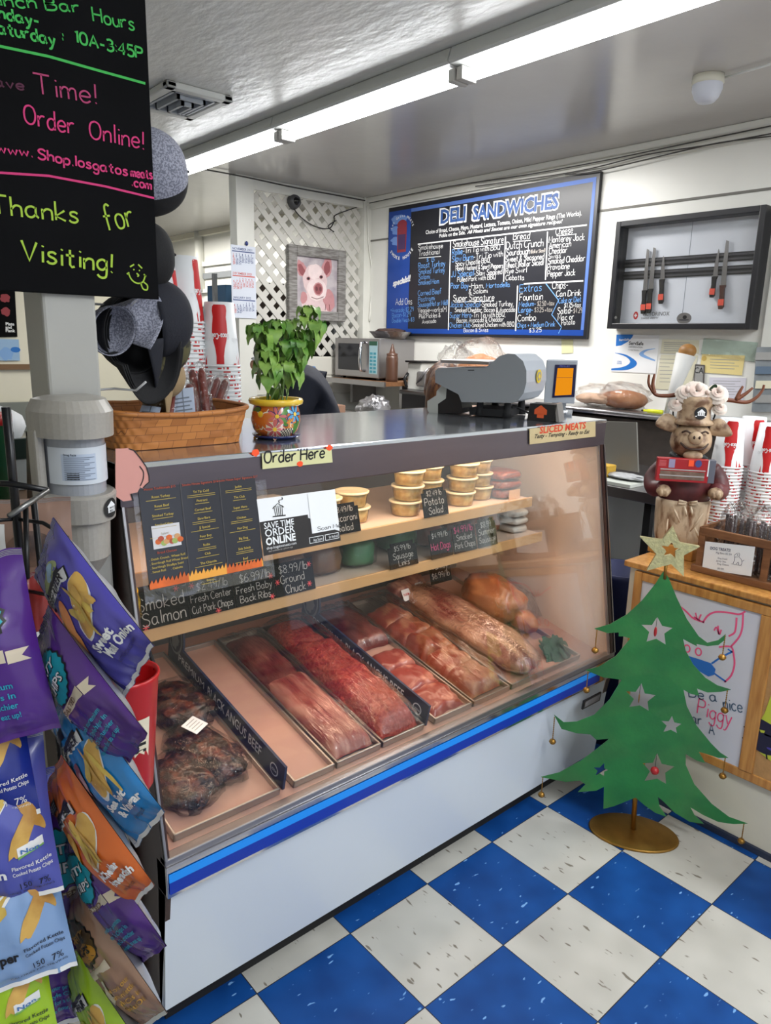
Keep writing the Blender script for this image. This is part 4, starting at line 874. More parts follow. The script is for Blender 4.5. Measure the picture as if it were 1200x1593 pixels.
# ------------------------------------------------------------------ caps on a wire rack at the right side of the pillar
CAPB = mat('cap_black', rgb(16, 16, 19), .85, bump=.2, bscale=200); CAPN = mat('cap_navy', rgb(24, 26, 36), .85, bump=.2, bscale=200)
MESHW = mat('cap_grey_mesh', rgb(150, 152, 166), .8, col2=rgb(104, 106, 120), vscale=260, lo=.45, hi=.55); CAPT = mat('cap_tan', rgb(150, 128, 96), .9)
CAMO = mat('cap_camo', rgb(84, 80, 52), .9, col2=rgb(40, 38, 26), vscale=28, lo=.48, hi=.52)
def cap(name, label, loc, top, brim, m_crown, m_back, m_brim, size=.088, curve=.35, text=None):
    t = thing(name, label, 'cap', loc, 'caps on the rack'); top = V(top).normalized(); b = V(brim); b = (b - top * b.dot(top)).normalized(); s_ = top.cross(b); o = V(loc)
    def fn(u, v):
        a = 2 * PI * u; q = v * PI / 2; r = math.cos(q) ** .75 * size; k = 1.12 if True else 1
        return o + b * (math.cos(a) * r * k) + s_ * (math.sin(a) * r) + top * (math.sin(q) * size * 1.15)
    mb = MB(); mb.grid(fn, 32, 12, m_crown, cu=True, pick=lambda u, v: m_crown if abs(((u + .5) % 1) - .5) < .17 else m_back); mb.build('crown', t, solid=.002)
    mb = MB()
    def fb(u, v):
        a = (u - .5) * 2.3; r0 = size * 1.02; ca, sa = math.cos(a), math.sin(a); l = .07 * (1 - abs(2 * u - 1) ** 2.6) * v
        return o + b * (ca * r0 * 1.12 + l) + s_ * (sa * r0 * (1 + .12 * v)) - top * (curve * .06 * (abs(2 * u - 1) ** 2) * v + .02 * v * v)
    mb.grid(fb, 22, 8, m_brim); mb.build('brim', t, solid=.003)
    mb = MB(); mb.blob(o + top * size * 1.15, .007, .007, .004, m_brim, 10, 6); mb.build('button', t)
    if text:
        mb = MB()
        def TSf(u, v, h=0): a = u / size + PI * text[1]; return o + b * (math.cos(a) * (size * 1.12 - .003 - h)) + s_ * (math.sin(a) * (size - .003 - h)) + top * (.012 + v)
        mb.rect(TSf, -.05, -.010, .05, .010, CAPB, .0005, 12, 1); mb.type(TSf, text[0], .0, -.006, .014, MESHW, .01, align='c', h=.002, sx=-1); mb.build('sweatband', t)
    return t
cy_ = .30
cap('trucker_cap', 'black cap with grey mesh back at the top, beside the chalkboard', at(1, .27, 222, 268), (1, -.35, .12), (.12, .2, -1), CAPB, MESHW, CAPB, .080)
cap('baseball_cap', 'plain black cap half hidden by the chalkboard, below the grey mesh one', at(1, .30, 212, 398), (1, -.3, .1), (.1, .3, -1), CAPB, CAPB, CAPB, .070)
cap('baseball_cap', 'dark navy cap with rounded crown right of the chalkboard corner', at(1, .31, 235, 496), (1, -.15, .12), (-.2, .1, -1), CAPN, CAPN, CAPN, .080)
cap('camo_cap', 'camouflage cap under the dark navy one', at(1, .36, 250, 535), (1, .1, -.35), (-.2, -.3, -1), CAMO, CAMO, CAMO, .060)
cap('tan_cap', 'tan cap at the bottom behind the black brims', at(1, .37, 252, 585), (1, .2, -.1), (0, -.3, -1), CAPT, CAPT, CAPT, .048)
for k in range(3): cap('baseball_cap', ['frontmost of the three nested black caps over the basket', 'middle one of the three nested black caps over the basket', 'rearmost of the three nested black caps over the basket'][k], at(1, .30, 205, 520) + V((k * .011 - .004, k * .016 - .03, 0)), (-.25, .95, .12), (.34, .0, -1), CAPB, CAPB, CAPB, .078, .45)
cap('mesh_cap', 'cap with pale grey mesh and dark lettered sweatband just under the chalkboard', at(1, .235, 178, 515), (-.25, .9, .1), (.75, .1, .5), MESHW, MESHW, MESHW, .050, .6, ('PARTY', .9))
t = thing('cap_rack', 'thin white wire rack holding the caps on the pillar', 'rack', (pb, PY + .1, 1.6))
mb = MB()
for z in (1.52, 1.70, 1.95): 
    a = V((pb, PY + .10, z)); mb.tube([a, a + V((.08, .04, 0)), a + V((.10, -.03, .0)), a + V((.11, -.06, .02))], .0025, mat('white_wire', rgb(190, 190, 190), .4))
mb.tube([(pb + .003, PY + .1, 1.48), (pb + .003, PY + .1, 2.1)], .003, mat('white_wire', rgb(190, 190, 190), .4)); mb.build('wire', t)
WIREW = MATS['white_wire']

# ------------------------------------------------------------------ woven basket of sausage packs
WICK = mat('woven_splint', rgb(176, 112, 52), .5)
nt = WICK.node_tree; N_ = nt.nodes; tcn = N_.new('ShaderNodeTexCoord'); sxn = N_.new('ShaderNodeSeparateXYZ'); adn = N_.new('ShaderNodeMath'); cbn = N_.new('ShaderNodeCombineXYZ'); bkn = N_.new('ShaderNodeTexBrick')
nt.links.new(tcn.outputs['Object'], sxn.inputs[0]); nt.links.new(sxn.outputs[0], adn.inputs[0]); nt.links.new(sxn.outputs[1], adn.inputs[1]); nt.links.new(adn.outputs[0], cbn.inputs[0]); nt.links.new(sxn.outputs[2], cbn.inputs[1]); nt.links.new(cbn.outputs[0], bkn.inputs[0])
for k_, v_ in (('Color1', rgb(184, 118, 56)), ('Color2', rgb(158, 96, 42)), ('Mortar', rgb(112, 64, 26)), ('Scale', 1), ('Mortar Size', .0006), ('Brick Width', .036), ('Row Height', .0176)): bkn.inputs[k_].default_value = v_
nt.links.new(bkn.outputs[0], N_['Principled BSDF'].inputs['Base Color'])
bx0, bx1, by0, by1, bh = -.185, .172, .245, .60, .088
t = thing('woven_basket', 'shallow woven splint basket of packaged sausages on the left of the case top', 'basket', ((bx0 + bx1) / 2, (by0 + by1) / 2, TZ))
def rrect(u, x0, x1, y0, y1, r):
    a = 2 * PI * u; c_, s_ = math.cos(a), math.sin(a); p = .28
    return ((x0 + x1) / 2 + (x1 - x0) / 2 * math.copysign(abs(c_) ** p, c_), (y0 + y1) / 2 + (y1 - y0) / 2 * math.copysign(abs(s_) ** p, s_))
NW = 44
def bw(u, v, off=0):
    x, y = rrect(u, bx0 + .018 * (1 - v), bx1 - .018 * (1 - v), by0 + .018 * (1 - v), by1 - .018 * (1 - v), 0); n = V((x - (bx0 + bx1) / 2, y - (by0 + by1) / 2, 0)).normalized()
    row = int(min(v * 5, 4.99)); f = v * 5 - row; bump = .0014 * math.sin(u * NW * PI + row * PI) * math.sin(f * PI) ** .5
    sag = -.012 * math.sin(max(0, min(1, (x - bx0) / (bx1 - bx0))) * PI) * v
    return V((x, y, TZ + bh * v + sag)) + n * (bump - off)
mb = MB(); mb.grid(lambda u, v: bw(u, v), 220, 30, WICK, cu=True); mb.grid(lambda u, v: bw(u, v, .006), 110, 10, WICK, cu=True)
mb.box((bx0 + .03, by0 + .03, TZ), (bx1 - .03, by1 - .03, TZ + .004), WICK); mb.build('woven_wall', t)
mb = MB(); rim = [bw(k / 80, 1) + V((0, 0, .001)) for k in range(80)]; mb.tube(rim + [rim[0]], .0065, WICK, 8, False); mb.build('rim', t)
STK = mat('smoked_stick', rgb(112, 40, 28), .35, var=.25, vscale=30, bump=.3, bscale=50, coat=.4); LABB = mat('label_pale_blue', rgb(186, 200, 222), .5)
def spack(label, a, b, r, lab):
    a = V(a); b = V(b); d = (b - a).normalized(); t = thing('sausage_pack', label, 'sausage', a, 'sausage packs in the basket'); sd = d.cross(V((-.6, -.75, .3))).normalized(); up = sd.cross(d)
    mb = MB()
    for k in (-1, 1): 
        o = sd * r * k * 1.05; mb.tube([a + o, a + o + d * .012, b + o - d * .012, b + o], [r * .5, r, r, r * .5], STK, 12)
    mb.build('sausage_sticks', t)
    L_ = (b - a).length; R = Matrix((sd, d, up)).transposed()
    mb = MB(); mb.blob((a + b) / 2, r * 2.7, L_ / 2 + .018, r * 1.4, CELLO, 18, 12, .12, 5, L_ * 50, R, .6); mb.build('clear_bag', t)
    if lab:
        P = PL((a + b) / 2 - up * r * 1.5 if up.dot(CD) > 0 else (a + b) / 2 + up * r * 1.5, sd, d)
        if P.n.dot(CD) > 0: P = PL(P.o, sd * -1, d)
        mb = MB(); mb.slab(P, -r * 2.1, -L_ * .34, r * 2.1, L_ * .36, 0, .001, LABB)
        for k in range(6): mb.rect(P, -r * 1.7, -L_ * .25 + k * L_ * .08, r * (1.6 - .4 * (k % 2)), -L_ * .25 + k * L_ * .08 + .004, lg, .0018)
        mb.rect(P, -.0012, -L_ * .34, .0012, L_ * .36, lg, .002); mb.build('label', t)
bz_ = TZ + .018
spack('long red sausage pack leaning left, tallest in the basket', (.09, .36, bz_), at(1, .44, 306, 575), .011, False)
spack('sausage pack with a pale blue label standing in front in the basket', (.03, .33, bz_), at(1, .40, 286, 600), .013, True)
spack('sausage pack at the right end of the basket in a shiny bag', (.12, .42, bz_), at(1, .50, 346, 590), .010, False)
spack('sausage pack under the cap brims at the left of the basket', (-.04, .34, bz_), at(1, .40, 262, 612), .011, False)
spack('sausage pack at the back of the basket by the cup stacks', (.07, .48, bz_), at(1, .54, 322, 588), .010, False)
spack('small pale-labelled sausage pack at the front left of the basket', (-.09, .31, bz_), at(1, .36, 240, 632), .011, True)

# ------------------------------------------------------------------ painted pot with a leafy plant
px_, py_ = .268, .30
t = thing('potted_plant', 'leafy green plant in a colourful hand-painted flower pot on the case top', 'plant', (px_, py_, TZ))
GLZ = mat('glaze_orange', rgb(196, 104, 36), .2, var=.1, vscale=20, coat=.4); YG = mat('glaze_yellow', rgb(226, 186, 48), .25, coat=.4); COB = mat('glaze_cobalt', rgb(28, 40, 92), .25, coat=.4); SKY = mat('glaze_sky', rgb(70, 150, 196), .25, coat=.4)
ROSE = mat('glaze_rose', rgb(190, 92, 88), .25, coat=.4); LEAFG = mat('glaze_green', rgb(74, 124, 44), .25, coat=.4); CRM = mat('glaze_cream', rgb(224, 214, 190), .25, coat=.4)
pr = [(.030, .004), (.046, .006), (.058, .022), (.064, .045), (.063, .066), (.058, .084), (.060, .088)]
mb = MB(); mb.lathe([(.001, .004)] + pr, GLZ, (px_, py_, TZ), 40); mb.build('pot', t)
mb = MB(); mb.lathe([(.060, .086), (.070, .090), (.072, .098), (.069, .104), (.062, .102), (.060, .094)], YG, (px_, py_, TZ), 40); mb.build('rim', t)
mb = MB(); mb.lathe([(.001, .092), (.061, .092)], mat('potting_soil', rgb(40, 30, 22), .95, bump=1, bscale=80), (px_, py_, TZ), 24); mb.build('soil', t)
mb = MB(); mb.lathe([(.001, .0), (.05, .0), (.062, .006), (.064, .010), (.058, .008), (.001, .005)], COB, (px_, py_, TZ), 36); mb.build('saucer', t)
def PS(u, v, h=0):
    a = rad(-131.3) + u / .062; z = v; r = pr[-1][0]
    for i in range(len(pr) - 1):
        if pr[i][1] <= z <= pr[i + 1][1]: r = pr[i][0] + (pr[i + 1][0] - pr[i][0]) * (z - pr[i][1]) / (pr[i + 1][1] - pr[i][1])
    r += h; return V((px_ + r * math.cos(a), py_ + r * math.sin(a), TZ + z))
mb = MB()
def flower(cx, cz, r, m1, m2, mc, n=8, a0=0, a1=2 * PI):
    for k in range(n):
        a = a0 + (a1 - a0) * k / n; x_, z_ = cx + r * .58 * math.cos(a), cz + r * .58 * math.sin(a)
        mb.ell(PS, x_, z_, r * .46, r * .22, m1, .0010, a, 14, 2); mb.ell(PS, x_, z_, r * .38, r * .15, m2, .0016, a, 14, 2)
    mb.ell(PS, cx, cz, r * .2, r * .2, mc, .0022, 0, 12, 2)
flower(-.032, .066, .040, CRM, GLZ, YG, 9, PI, 2 * PI + .3); flower(.006, .028, .028, CRM, ROSE, YG, 8); flower(.012, .062, .026, COB, ROSE, YG, 7)
flower(-.07, .03, .034, YG, GLZ, COB, 8); flower(.062, .066, .026, COB, SKY, YG, 7); flower(.050, .045, .016, YG, GLZ, COB, 6)
for cx, cz, a in ((.035, .075, .8), (.075, .04, 1.4), (.066, .028, 1.9), (-.05, .076, .2), (.028, .05, 2.2)): mb.ell(PS, cx, cz, .018, .009, COB, .0008, a, 14, 2); mb.ell(PS, cx, cz, .016, .007, LEAFG, .0014, a, 14, 2)
mb.rect(PS, .022, .008, .058, .030, CRM, .0012, 8, 3)
for i in range(9):
    for j in range(5):
        if (i + j) % 2: mb.rect(PS, .022 + i * .004, .008 + j * .0044, .026 + i * .004, .0124 + j * .0044, INK, .0018, 1, 1)
for k in range(5): mb.line(PS, catmull([(-.09 + k * .035, .01), (-.08 + k * .035, .03), (-.095 + k * .035, .05), (-.08 + k * .035, .08)], 4), .0022, COB if k % 2 else CRM, .0009)
mb.build('painted_flowers', t)
LEAF = mat('basil_leaf', rgb(74, 128, 46), .38, col2=rgb(160, 190, 92), vscale=18, lo=.35, hi=.75, bump=.3, bscale=60); STEM = mat('plant_stem', rgb(86, 112, 52), .6)
mb = MB(); ml = MB(); random.seed(11)
def leaf(o, dirv, L_, droop):
    d = V(dirv).normalized(); sd = d.cross(V((0, 0, 1))).normalized()
    def fn(u, v):
        y = 2 * v - 1; wd = L_ * .30 * math.sin(PI * min(1, u * .96 + .02)) ** .8; out = d * (L_ * u * math.cos(droop * u)) - V((0, 0, 1)) * (L_ * u * math.sin(droop * u) * .95)
        return V(o) + out + sd * (y * wd) + V((0, 0, 1)) * (.16 * wd * abs(y) + .004 * math.sin(u * 16) * abs(y))
    ml.grid(fn, 9, 4, LEAF)
tips = [(at(1, .30, 400, 506), 3), (at(1, .32, 430, 500), 3), (at(1, .33, 452, 500), 4), (at(1, .28, 480, 478), 5), (at(1, .27, 492, 500), 4), (at(1, .34, 470, 530), 3), (at(1, .28, 415, 545), 3)]
for k, (tp_, nl) in enumerate(tips):
    b = V((px_ + .025 * math.cos(k * 2.4), py_ + .025 * math.sin(k * 2.4), TZ + .09)); mid = b * .5 + tp_ * .5 + V((0, 0, .02)); path = catmull([tuple(b), tuple(mid), tuple(tp_)], 6)
    mb.tube(path, .0022, STEM, 6)
    for i in range(nl + 2):
        f = 1 - i * .13; q = V(path[min(len(path) - 1, int(f * (len(path) - 1)))])
        for j in range(4 if i else 6):
            a = j * (2.1 if i else 1.05) + i * 1.1 + k; leaf(q, (math.cos(a), math.sin(a), .3), random.uniform(.040, .068) * (.7 if i == 0 and j > 3 else 1), random.uniform(.8, 1.35))
mb.build('stems', t); ml.build('foliage', t)

# ------------------------------------------------------------------ paper cups, upside down in stacks
CUPW = mat('cup_paper', rgb(226, 228, 230), .4); CUPR = mat('cup_red', rgb(190, 22, 26), .4)
CH, R0, R1 = .185, .059, .043
def make_cup(name, a0):
    t = thing(name, 'x', 'cup'); mb = MB()
    mb.lathe([(R0 - .003, .004), (R1 - .0015, CH - .012), (.001, CH - .012)], CUPW, n=28); mb.lathe([(R0 - .001, .004), (R1, CH), (R1 - .003, CH), (R1 - .004, CH - .012)], CUPW, n=28)
    for k in range(3):
        def S(u, v, h=0, a=a0 + k * 2 * PI / 3): r = R0 + (R1 - R0) * v / CH + h - .0006; aa = a + u / .05; return V((r * math.cos(aa), r * math.sin(aa), v))
        bt = [(.0095, .008), (.0095, .030), (.0125, .052), (.0185, .076), (.0225, .098), (.022, .122), (.0205, .142), (.0235, .160), (.0225, .172), (.018, .177)]
        q = [(-a, b) for a, b in bt] + [(a, b) for a, b in reversed(bt)]
        nb = len(bt); vs_ = []; 
        for a, b in bt:
            for f in (-1, -.5, 0, .5, 1): vs_.append(S(a * f, b, .0008))
        mb.add(vs_, [(i * 5 + j, i * 5 + j + 1, i * 5 + j + 6, i * 5 + j + 5) for i in range(nb - 1) for j in range(4)], CUPR, True)
        mb.rect(S, .036, .006, .046, .010, CUPR, .0009, 3, 1)
        mb.hand(S, 'Coca-Cola', 0, .080, .015, CUPW, .0022, cond=.62, align='c', h=.0016, jit=.0, flip=True, slope=.0)
    mb.build('body', t); mb = MB(); mb.lathe([(R0 - .003, .0045), (R0 - .002, .0), (R0 + .0015, .0), (R0 + .0025, .0025), (R0 + .0015, .005), (R0 - .002, .0055)], CUPW, n=28); mb.build('rim', t); return t
ORD = ['', 'second', 'third', 'fourth', 'fifth', 'sixth', 'seventh', 'eighth', 'ninth', 'tenth', 'eleventh', 'twelfth', 'thirteenth', 'fourteenth', 'fifteenth', 'sixteenth', 'seventeenth', 'eighteenth', 'nineteenth', 'twentieth'] + ['%dth' % k for k in range(21, 40)]
cup0 = make_cup('paper_cup', 0); used = [False]
def stack(loc, n, rot, pitch, lab, grp):
    for k in range(n):
        l = (loc[0], loc[1], loc[2] + k * pitch); pos = 'top' if k == n - 1 else 'bottom' if k == 0 else ORD[n - 1 - k]
        lb = '%s cup%s in the %s' % (pos, '' if k in (0, n - 1) else ' from the top', lab); rz = rot if k == n - 1 else rot + k * .9
        if not used[0]: o = cup0; o.location = l; o.rotation_euler = (0, 0, rz); o['label'] = lb; used[0] = True
        else: o = dup(cup0, l, lb, rz)
        o['group'] = grp
g = 'paper cups stacked behind the basket'; PT = .0122
q = at(1, .66, 343, 566); n_ = 13; stack((q.x, q.y, TZ), int((q.z - TZ) / PT) + 1, rad(-118), PT, 'short stack nearest the plant', g)
q2 = at(1, .66, 300, 500); nn = int((at(1, .66, 300, 500).z - TZ) / PT) + 1; stack((q2.x - .01, .695, TZ), nn, rad(-170), PT, 'tall stack behind the basket', g)
q3 = at(1, .60, 268, 520); nn = int((q3.z - TZ) / PT) + 1; stack((q3.x, .665, TZ), nn, rad(-160), PT, 'stack half hidden by the caps', g)

# ------------------------------------------------------------------ scale, card terminal, screen at the right of the case top
c6 = crop(500, 480, 3); GREY = mat('scale_grey', rgb(134, 138, 142), .45); GREYL = mat('scale_light_grey', rgb(168, 174, 182), .4)
fw = V((math.cos(YAW - .12), math.sin(YAW - .12), 0)); rt = V((fw.y, -fw.x, 0)); th = rad(21)
ex = rt * math.cos(th) - fw * math.sin(th); ey = fw * math.cos(th) + rt * math.sin(th)
base = at(2, TZ, 765, 650)
t = thing('deli_scale', 'large grey deli scale with rounded end and yellow sticker on the case top', 'scale', base)
SP = PL(base, ex, (0, 0, 1))
out = pts(SP, c6, (655, 437), (890, 440), (920, 428), (945, 395), (958, 345), (958, 290), (942, 245), (905, 213), (870, 210), (832, 222), (800, 250), (768, 274), (548, 277), (532, 290), (532, 345), (640, 400))
dp = .24
mb = MB(); mb.prism(SP, out, -dp, 0, GREY, GREYL); mb.build('body', t, bevel=.002)
mb = MB(); T0 = pts(SP, c6, (560, 250), (790, 268)); ttz = T0[1][1] + .004
mb.slab(SP, T0[0][0], ttz, T0[1][0], ttz + .012, -dp, .01, STEEL); mb.build('weighing_plate', t, bevel=.003)
mb = MB()
for u_ in (.3, .85):
    for hh in (-.04, -dp + .04): q = SP(out[0][0] + (out[1][0] - out[0][0]) * u_, 0, hh); mb.lathe([(.001, .001), (.018, .001), (.014, .02), (.012, out[0][1] + .004)], MBLACK, (q.x, q.y, TZ), 14)
mb.slab(SP, out[0][0] + .02, .002, out[1][0] - .03, .028, -dp + .03, -.03, MBLACK); mb.build('foot', t)
mb = MB(); 
lat = SP(out[4][0] + .002, (out[3][1] + out[6][1]) / 2, -dp * .55); S = PL(lat, (-SP.n) , (0, 0, 1))
if S.n.dot(CD) > 0: S = PL(lat, SP.n, (0, 0, 1))
mb.ell(S, 0, .0, .032, .024, mat('sticker_yellow', rgb(214, 188, 40), .5), .002); mb.ell(S, 0, 0, .022, .016, GREY, .0028, wob=.4, seed=3); mb.ell(S, 0, 0, .012, .009, MATS['sticker_yellow'], .0034, wob=.4, seed=8); mb.build('sticker', t)
mb = MB(); q = pts(SP, c6, (685, 288), (715, 288)); mb.line(SP, q, .003, MBLACK, .001); mb.build('latch', t)
b2 = at(2, TZ, 690, 643); t = thing('card_terminal', 'black and pale grey receipt terminal at the left end of the scale', 'terminal', b2)
P2 = PL(b2, ex, (0, 0, 1))
q = pts(P2, c6, (505, 488), (655, 490), (658, 465), (640, 365), (600, 352), (572, 352), (540, 385), (538, 405), (498, 432), (497, 470))
mb = MB(); mb.prism(P2, q, -.10, 0, BLACK); mb.build('body', t, bevel=.003)
q = pts(P2, c6, (505, 488), (545, 488), (545, 445), (582, 420), (586, 370), (616, 366), (602, 350), (572, 350), (540, 385), (538, 405), (496, 432), (496, 470)); mb = MB(); mb.prism(P2, q, -.102, .002, mat('terminal_pale', rgb(170, 172, 166), .5)); mb.build('bezel', t)
# monitor with the orange note
b3 = at(2, TZ, 876, 642) + fw * .05; b3 = V((min(b3.x, XR - .06), b3.y, TZ))
t = thing('price_display', 'upright display showing an orange panel at the right of the scale', 'display', b3)
fwn = V((math.cos(YAW - .27), math.sin(YAW - .27), 0)); P3 = PL(b3, (fwn.y, -fwn.x, 0), (-.1 * fwn.x, -.1 * fwn.y, 1))
q = [P3.px(*c6(*p)) for p in ((1052, 240), (1198, 240), (1190, 445), (1040, 440))]; xa, xb, za, zb = q[0][0], q[1][0], q[2][1], q[0][1]
mb = MB(); mb.slab(P3, xa, za, xb, zb, -.03, 0, GREYL); mb.slab(P3, xa + .03, .0, xb - .03, za + .01, -.028, -.006, GREY); mb.slab(P3, xa + .005, .0, xb - .005, .01, -.06, .03, GREY); mb.build('housing', t, bevel=.003)
q = [P3.px(*c6(*p)) for p in ((1092, 262), (1192, 262), (1182, 412), (1078, 416))]; mb = MB(); mb.prism(P3, list(reversed(q)), .0, .002, mat('screen_navy', rgb(24, 26, 66), .3))
q = [P3.px(*c6(*p)) for p in ((1104, 278), (1178, 278), (1168, 402), (1090, 406))]; mb.poly(P3, list(reversed(q)), emat('screen_orange', rgb(240, 150, 26), .75), .0026); mb.line(P3, [P3.px(*c6(1100, 322)), P3.px(*c6(1172, 322))], .0012, mat('screen_navy', rgb(24, 26, 66), .3), .003); mb.type(P3, 'ITEM LIST', *P3.px(*c6(1112, 272)), .009, mat('screen_text', rgb(120, 120, 200), .5), h=.003); mb.build('screen', t)
b4 = at(2, TZ, 838, 655); t = thing('small_terminal', 'small black card reader with orange emblem near the sliced meats sign', 'terminal', b4)
P4 = PL(b4, ex, (0, 0, 1)); mb = MB(); q = pts(P4, c6, (958, 535), (1085, 528), (1100, 450), (975, 442)); mb.prism(P4, q, -.07, 0, BLACK); mb.build('body', t, bevel=.003)
mb = MB(); ce = P4.px(*c6(1025, 478)); OR2 = mat('emblem_orange', rgb(206, 84, 36), .5); mb.poly(P4, [(ce[0] - .022, ce[1] - .012), (ce[0] + .022, ce[1] - .012), (ce[0] + .022, ce[1] + .004), (ce[0], ce[1] + .02), (ce[0] - .022, ce[1] + .004)], OR2, .001)
mb.rect(P4, ce[0] - .012, ce[1] - .024, ce[0] + .012, ce[1] - .010, OR2, .001); mb.build('emblem', t)
mb = MB(); q = pts(P4, c6, (1098, 530), (1112, 530), (1100, 445), (1088, 445)); mb.prism(P4, q, -.07, .0, STEEL); mb.build('side_bracket', t)
t = thing('white_cable', 'coil of white cable on the case top beside the small card reader', 'cable', at(2, TZ, 880, 648))
o = at(2, TZ, 868, 647) + V((.02, .02, .012)); mb = MB(); mb.tube([o + V((.03 * math.cos(a * .5), .04 * math.sin(a * .5), .006 * math.sin(a * .9) )) for a in range(0, 34)], .0035, PWHITE, 8); mb.build('cable', t)
t = thing('black_cable', 'black cable running under the scale to the card reader', 'cable', at(2, TZ, 800, 650))
a = at(2, TZ, 790, 648); b = at(2, TZ, 830, 645); mb = MB(); mb.tube(catmull([tuple(a + V((0, 0, .006))), tuple(a * .6 + b * .4 + V((0, .02, .03))), tuple(a * .3 + b * .7 + V((0, -.02, .008))), tuple(b + V((0, .02, .02)))], 8), .004, MBLACK, 8); mb.build('cable', t)
# ------------------------------------------------------------------ painted menu board
BP = PL((XW - .03, 0, 0), (0, -1, 0), (0, 0, 1)); c7 = crop(580, 260, 1200 / 360)
k = [BP.px(601, 322), BP.px(605, 522), BP.px(916, 528), BP.px(930, 270)]
x0, x1, z0, z1 = (k[0][0] + k[1][0]) / 2, (k[2][0] + k[3][0]) / 2, (k[1][1] + k[2][1]) / 2, (k[0][1] + k[3][1]) / 2
t = thing('menu_board', 'large black and blue deli sandwiches menu board on the wall', 'menu board', BP((x0 + x1) / 2, z0))
BB = mat('board_black', rgb(30, 31, 38), .35, var=.1, vscale=4); BBL = mat('board_blue', rgb(20, 66, 150), .4, var=.1, vscale=6); LINEB = mat('board_line_blue', rgb(82, 116, 190), .5); WHT = CHALKW
mb = MB(); mb.slab(BP, x0, z0, x1, z1, -.028, 0, BB); mb.build('panel', t)
mb = MB(); e = .022; wl = (x1 - x0) * .137
mb.rect(BP, x0 + .005, z0 + .02, x0 + wl, z1 - .03, BBL, .001)
mb.rect(BP, x0 + .005, z0 + .02, x1 - e, z0 + .055, BBL, .0012); mb.rect(BP, x0 + wl, z1 - .055, x1 - e, z1 - .03, LINEB, .0012); mb.rect(BP, x1 - e - .022, z0 + .055, x1 - e, z1 - .055, LINEB, .0012)
for a in (.42, .5, .58): mb.ell(BP, x0 + wl * .5, z0 + (z1 - z0) * (.32 + a), wl * .36, .035, mat('board_pale_blue', rgb(104, 140, 204), .5), .0016, wob=.3, seed=a)  # paler blue blotches behind the logo
mb.build('blue_border', t)
mb = MB()
for s_, a, b, h_ in (('Choice of Bread, Cheese, Mayo, Mustard, Lettuce, Tomato, Onion, Mild Pepper Rings (The Works).', (275, 348), (1085, 250), 21), ('Pickle on the Side.', (345, 366), (482, 348), 20)): put(mb, BP, c7, s_, a, b, h_, WHT, 'type', bold=.012)
put(mb, BP, c7, 'All Meats and Sauces are our own signature recipes!', (492, 346), (985, 290), 19, WHT, 'type', bold=.015, shear=.25)
put(mb, BP, c7, 'DELI', (345, 297), (487, 277), 78, WHT, 'type', bold=.075, h=.0016); put(mb, BP, c7, 'SANDWICHES', (515, 277), (968, 213), 78, WHT, 'type', bold=.075, h=.0016)
TB = mat('title_blue', rgb(48, 82, 140), .5); put(mb, BP, c7, 'DELI', (350, 292), (482, 273), 70, TB, 'type', bold=.035, h=.0026); put(mb, BP, c7, 'SANDWICHES', (520, 272), (963, 211), 70, TB, 'type', bold=.035, h=.0026)
put(mb, BP, c7, 'specials!!', (106, 618), (200, 588), 30, WHT, 'type', bold=.05, shear=.3, h=.002)
def L7(w_, m_, *q): mb.line(BP, pts(BP, c7, *q), w_, m_, .0014)
for q in (((235, 400), (1112, 300)), ((405, 385), (393, 845)), ((690, 360), (680, 595)), ((908, 335), (897, 585)), ((785, 605), (1093, 590)), ((753, 615), (742, 850))): L7(.009, WHT, *q)
L7(.006, CHALKB, (900, 605), (965, 690), (930, 765), (980, 830), (965, 862))
lc = BP.px(*c7(152, 370))
mb.arc_type(BP, 'Los Gatos MEATS', lc[0], lc[1] + .03, .125, rad(160), rad(20), .026, WHT, .02, .002); mb.arc_type(BP, 'SMOKE HOUSE', lc[0], lc[1] + .01, .165, rad(215), rad(325), .032, WHT, .03, .002, True)
RM = mat('logo_red', rgb(136, 44, 58), .5); mb.poly(BP, [(lc[0] - .05, lc[1] - .10), (lc[0] + .05, lc[1] - .10), (lc[0] + .055, lc[1] + .08), (lc[0] - .055, lc[1] + .08)], RM, .002); mb.ell(BP, lc[0], lc[1] + .10, .055, .035, RM, .0022); mb.poly(BP, [(lc[0] - .04, lc[1] - .08), (lc[0] + .04, lc[1] - .08), (lc[0] + .042, lc[1] + .03), (lc[0] - .042, lc[1] + .03)], mat('logo_plum', rgb(70, 46, 90), .5), .0026)
mb.build('painted_lettering', t)
mb = MB()
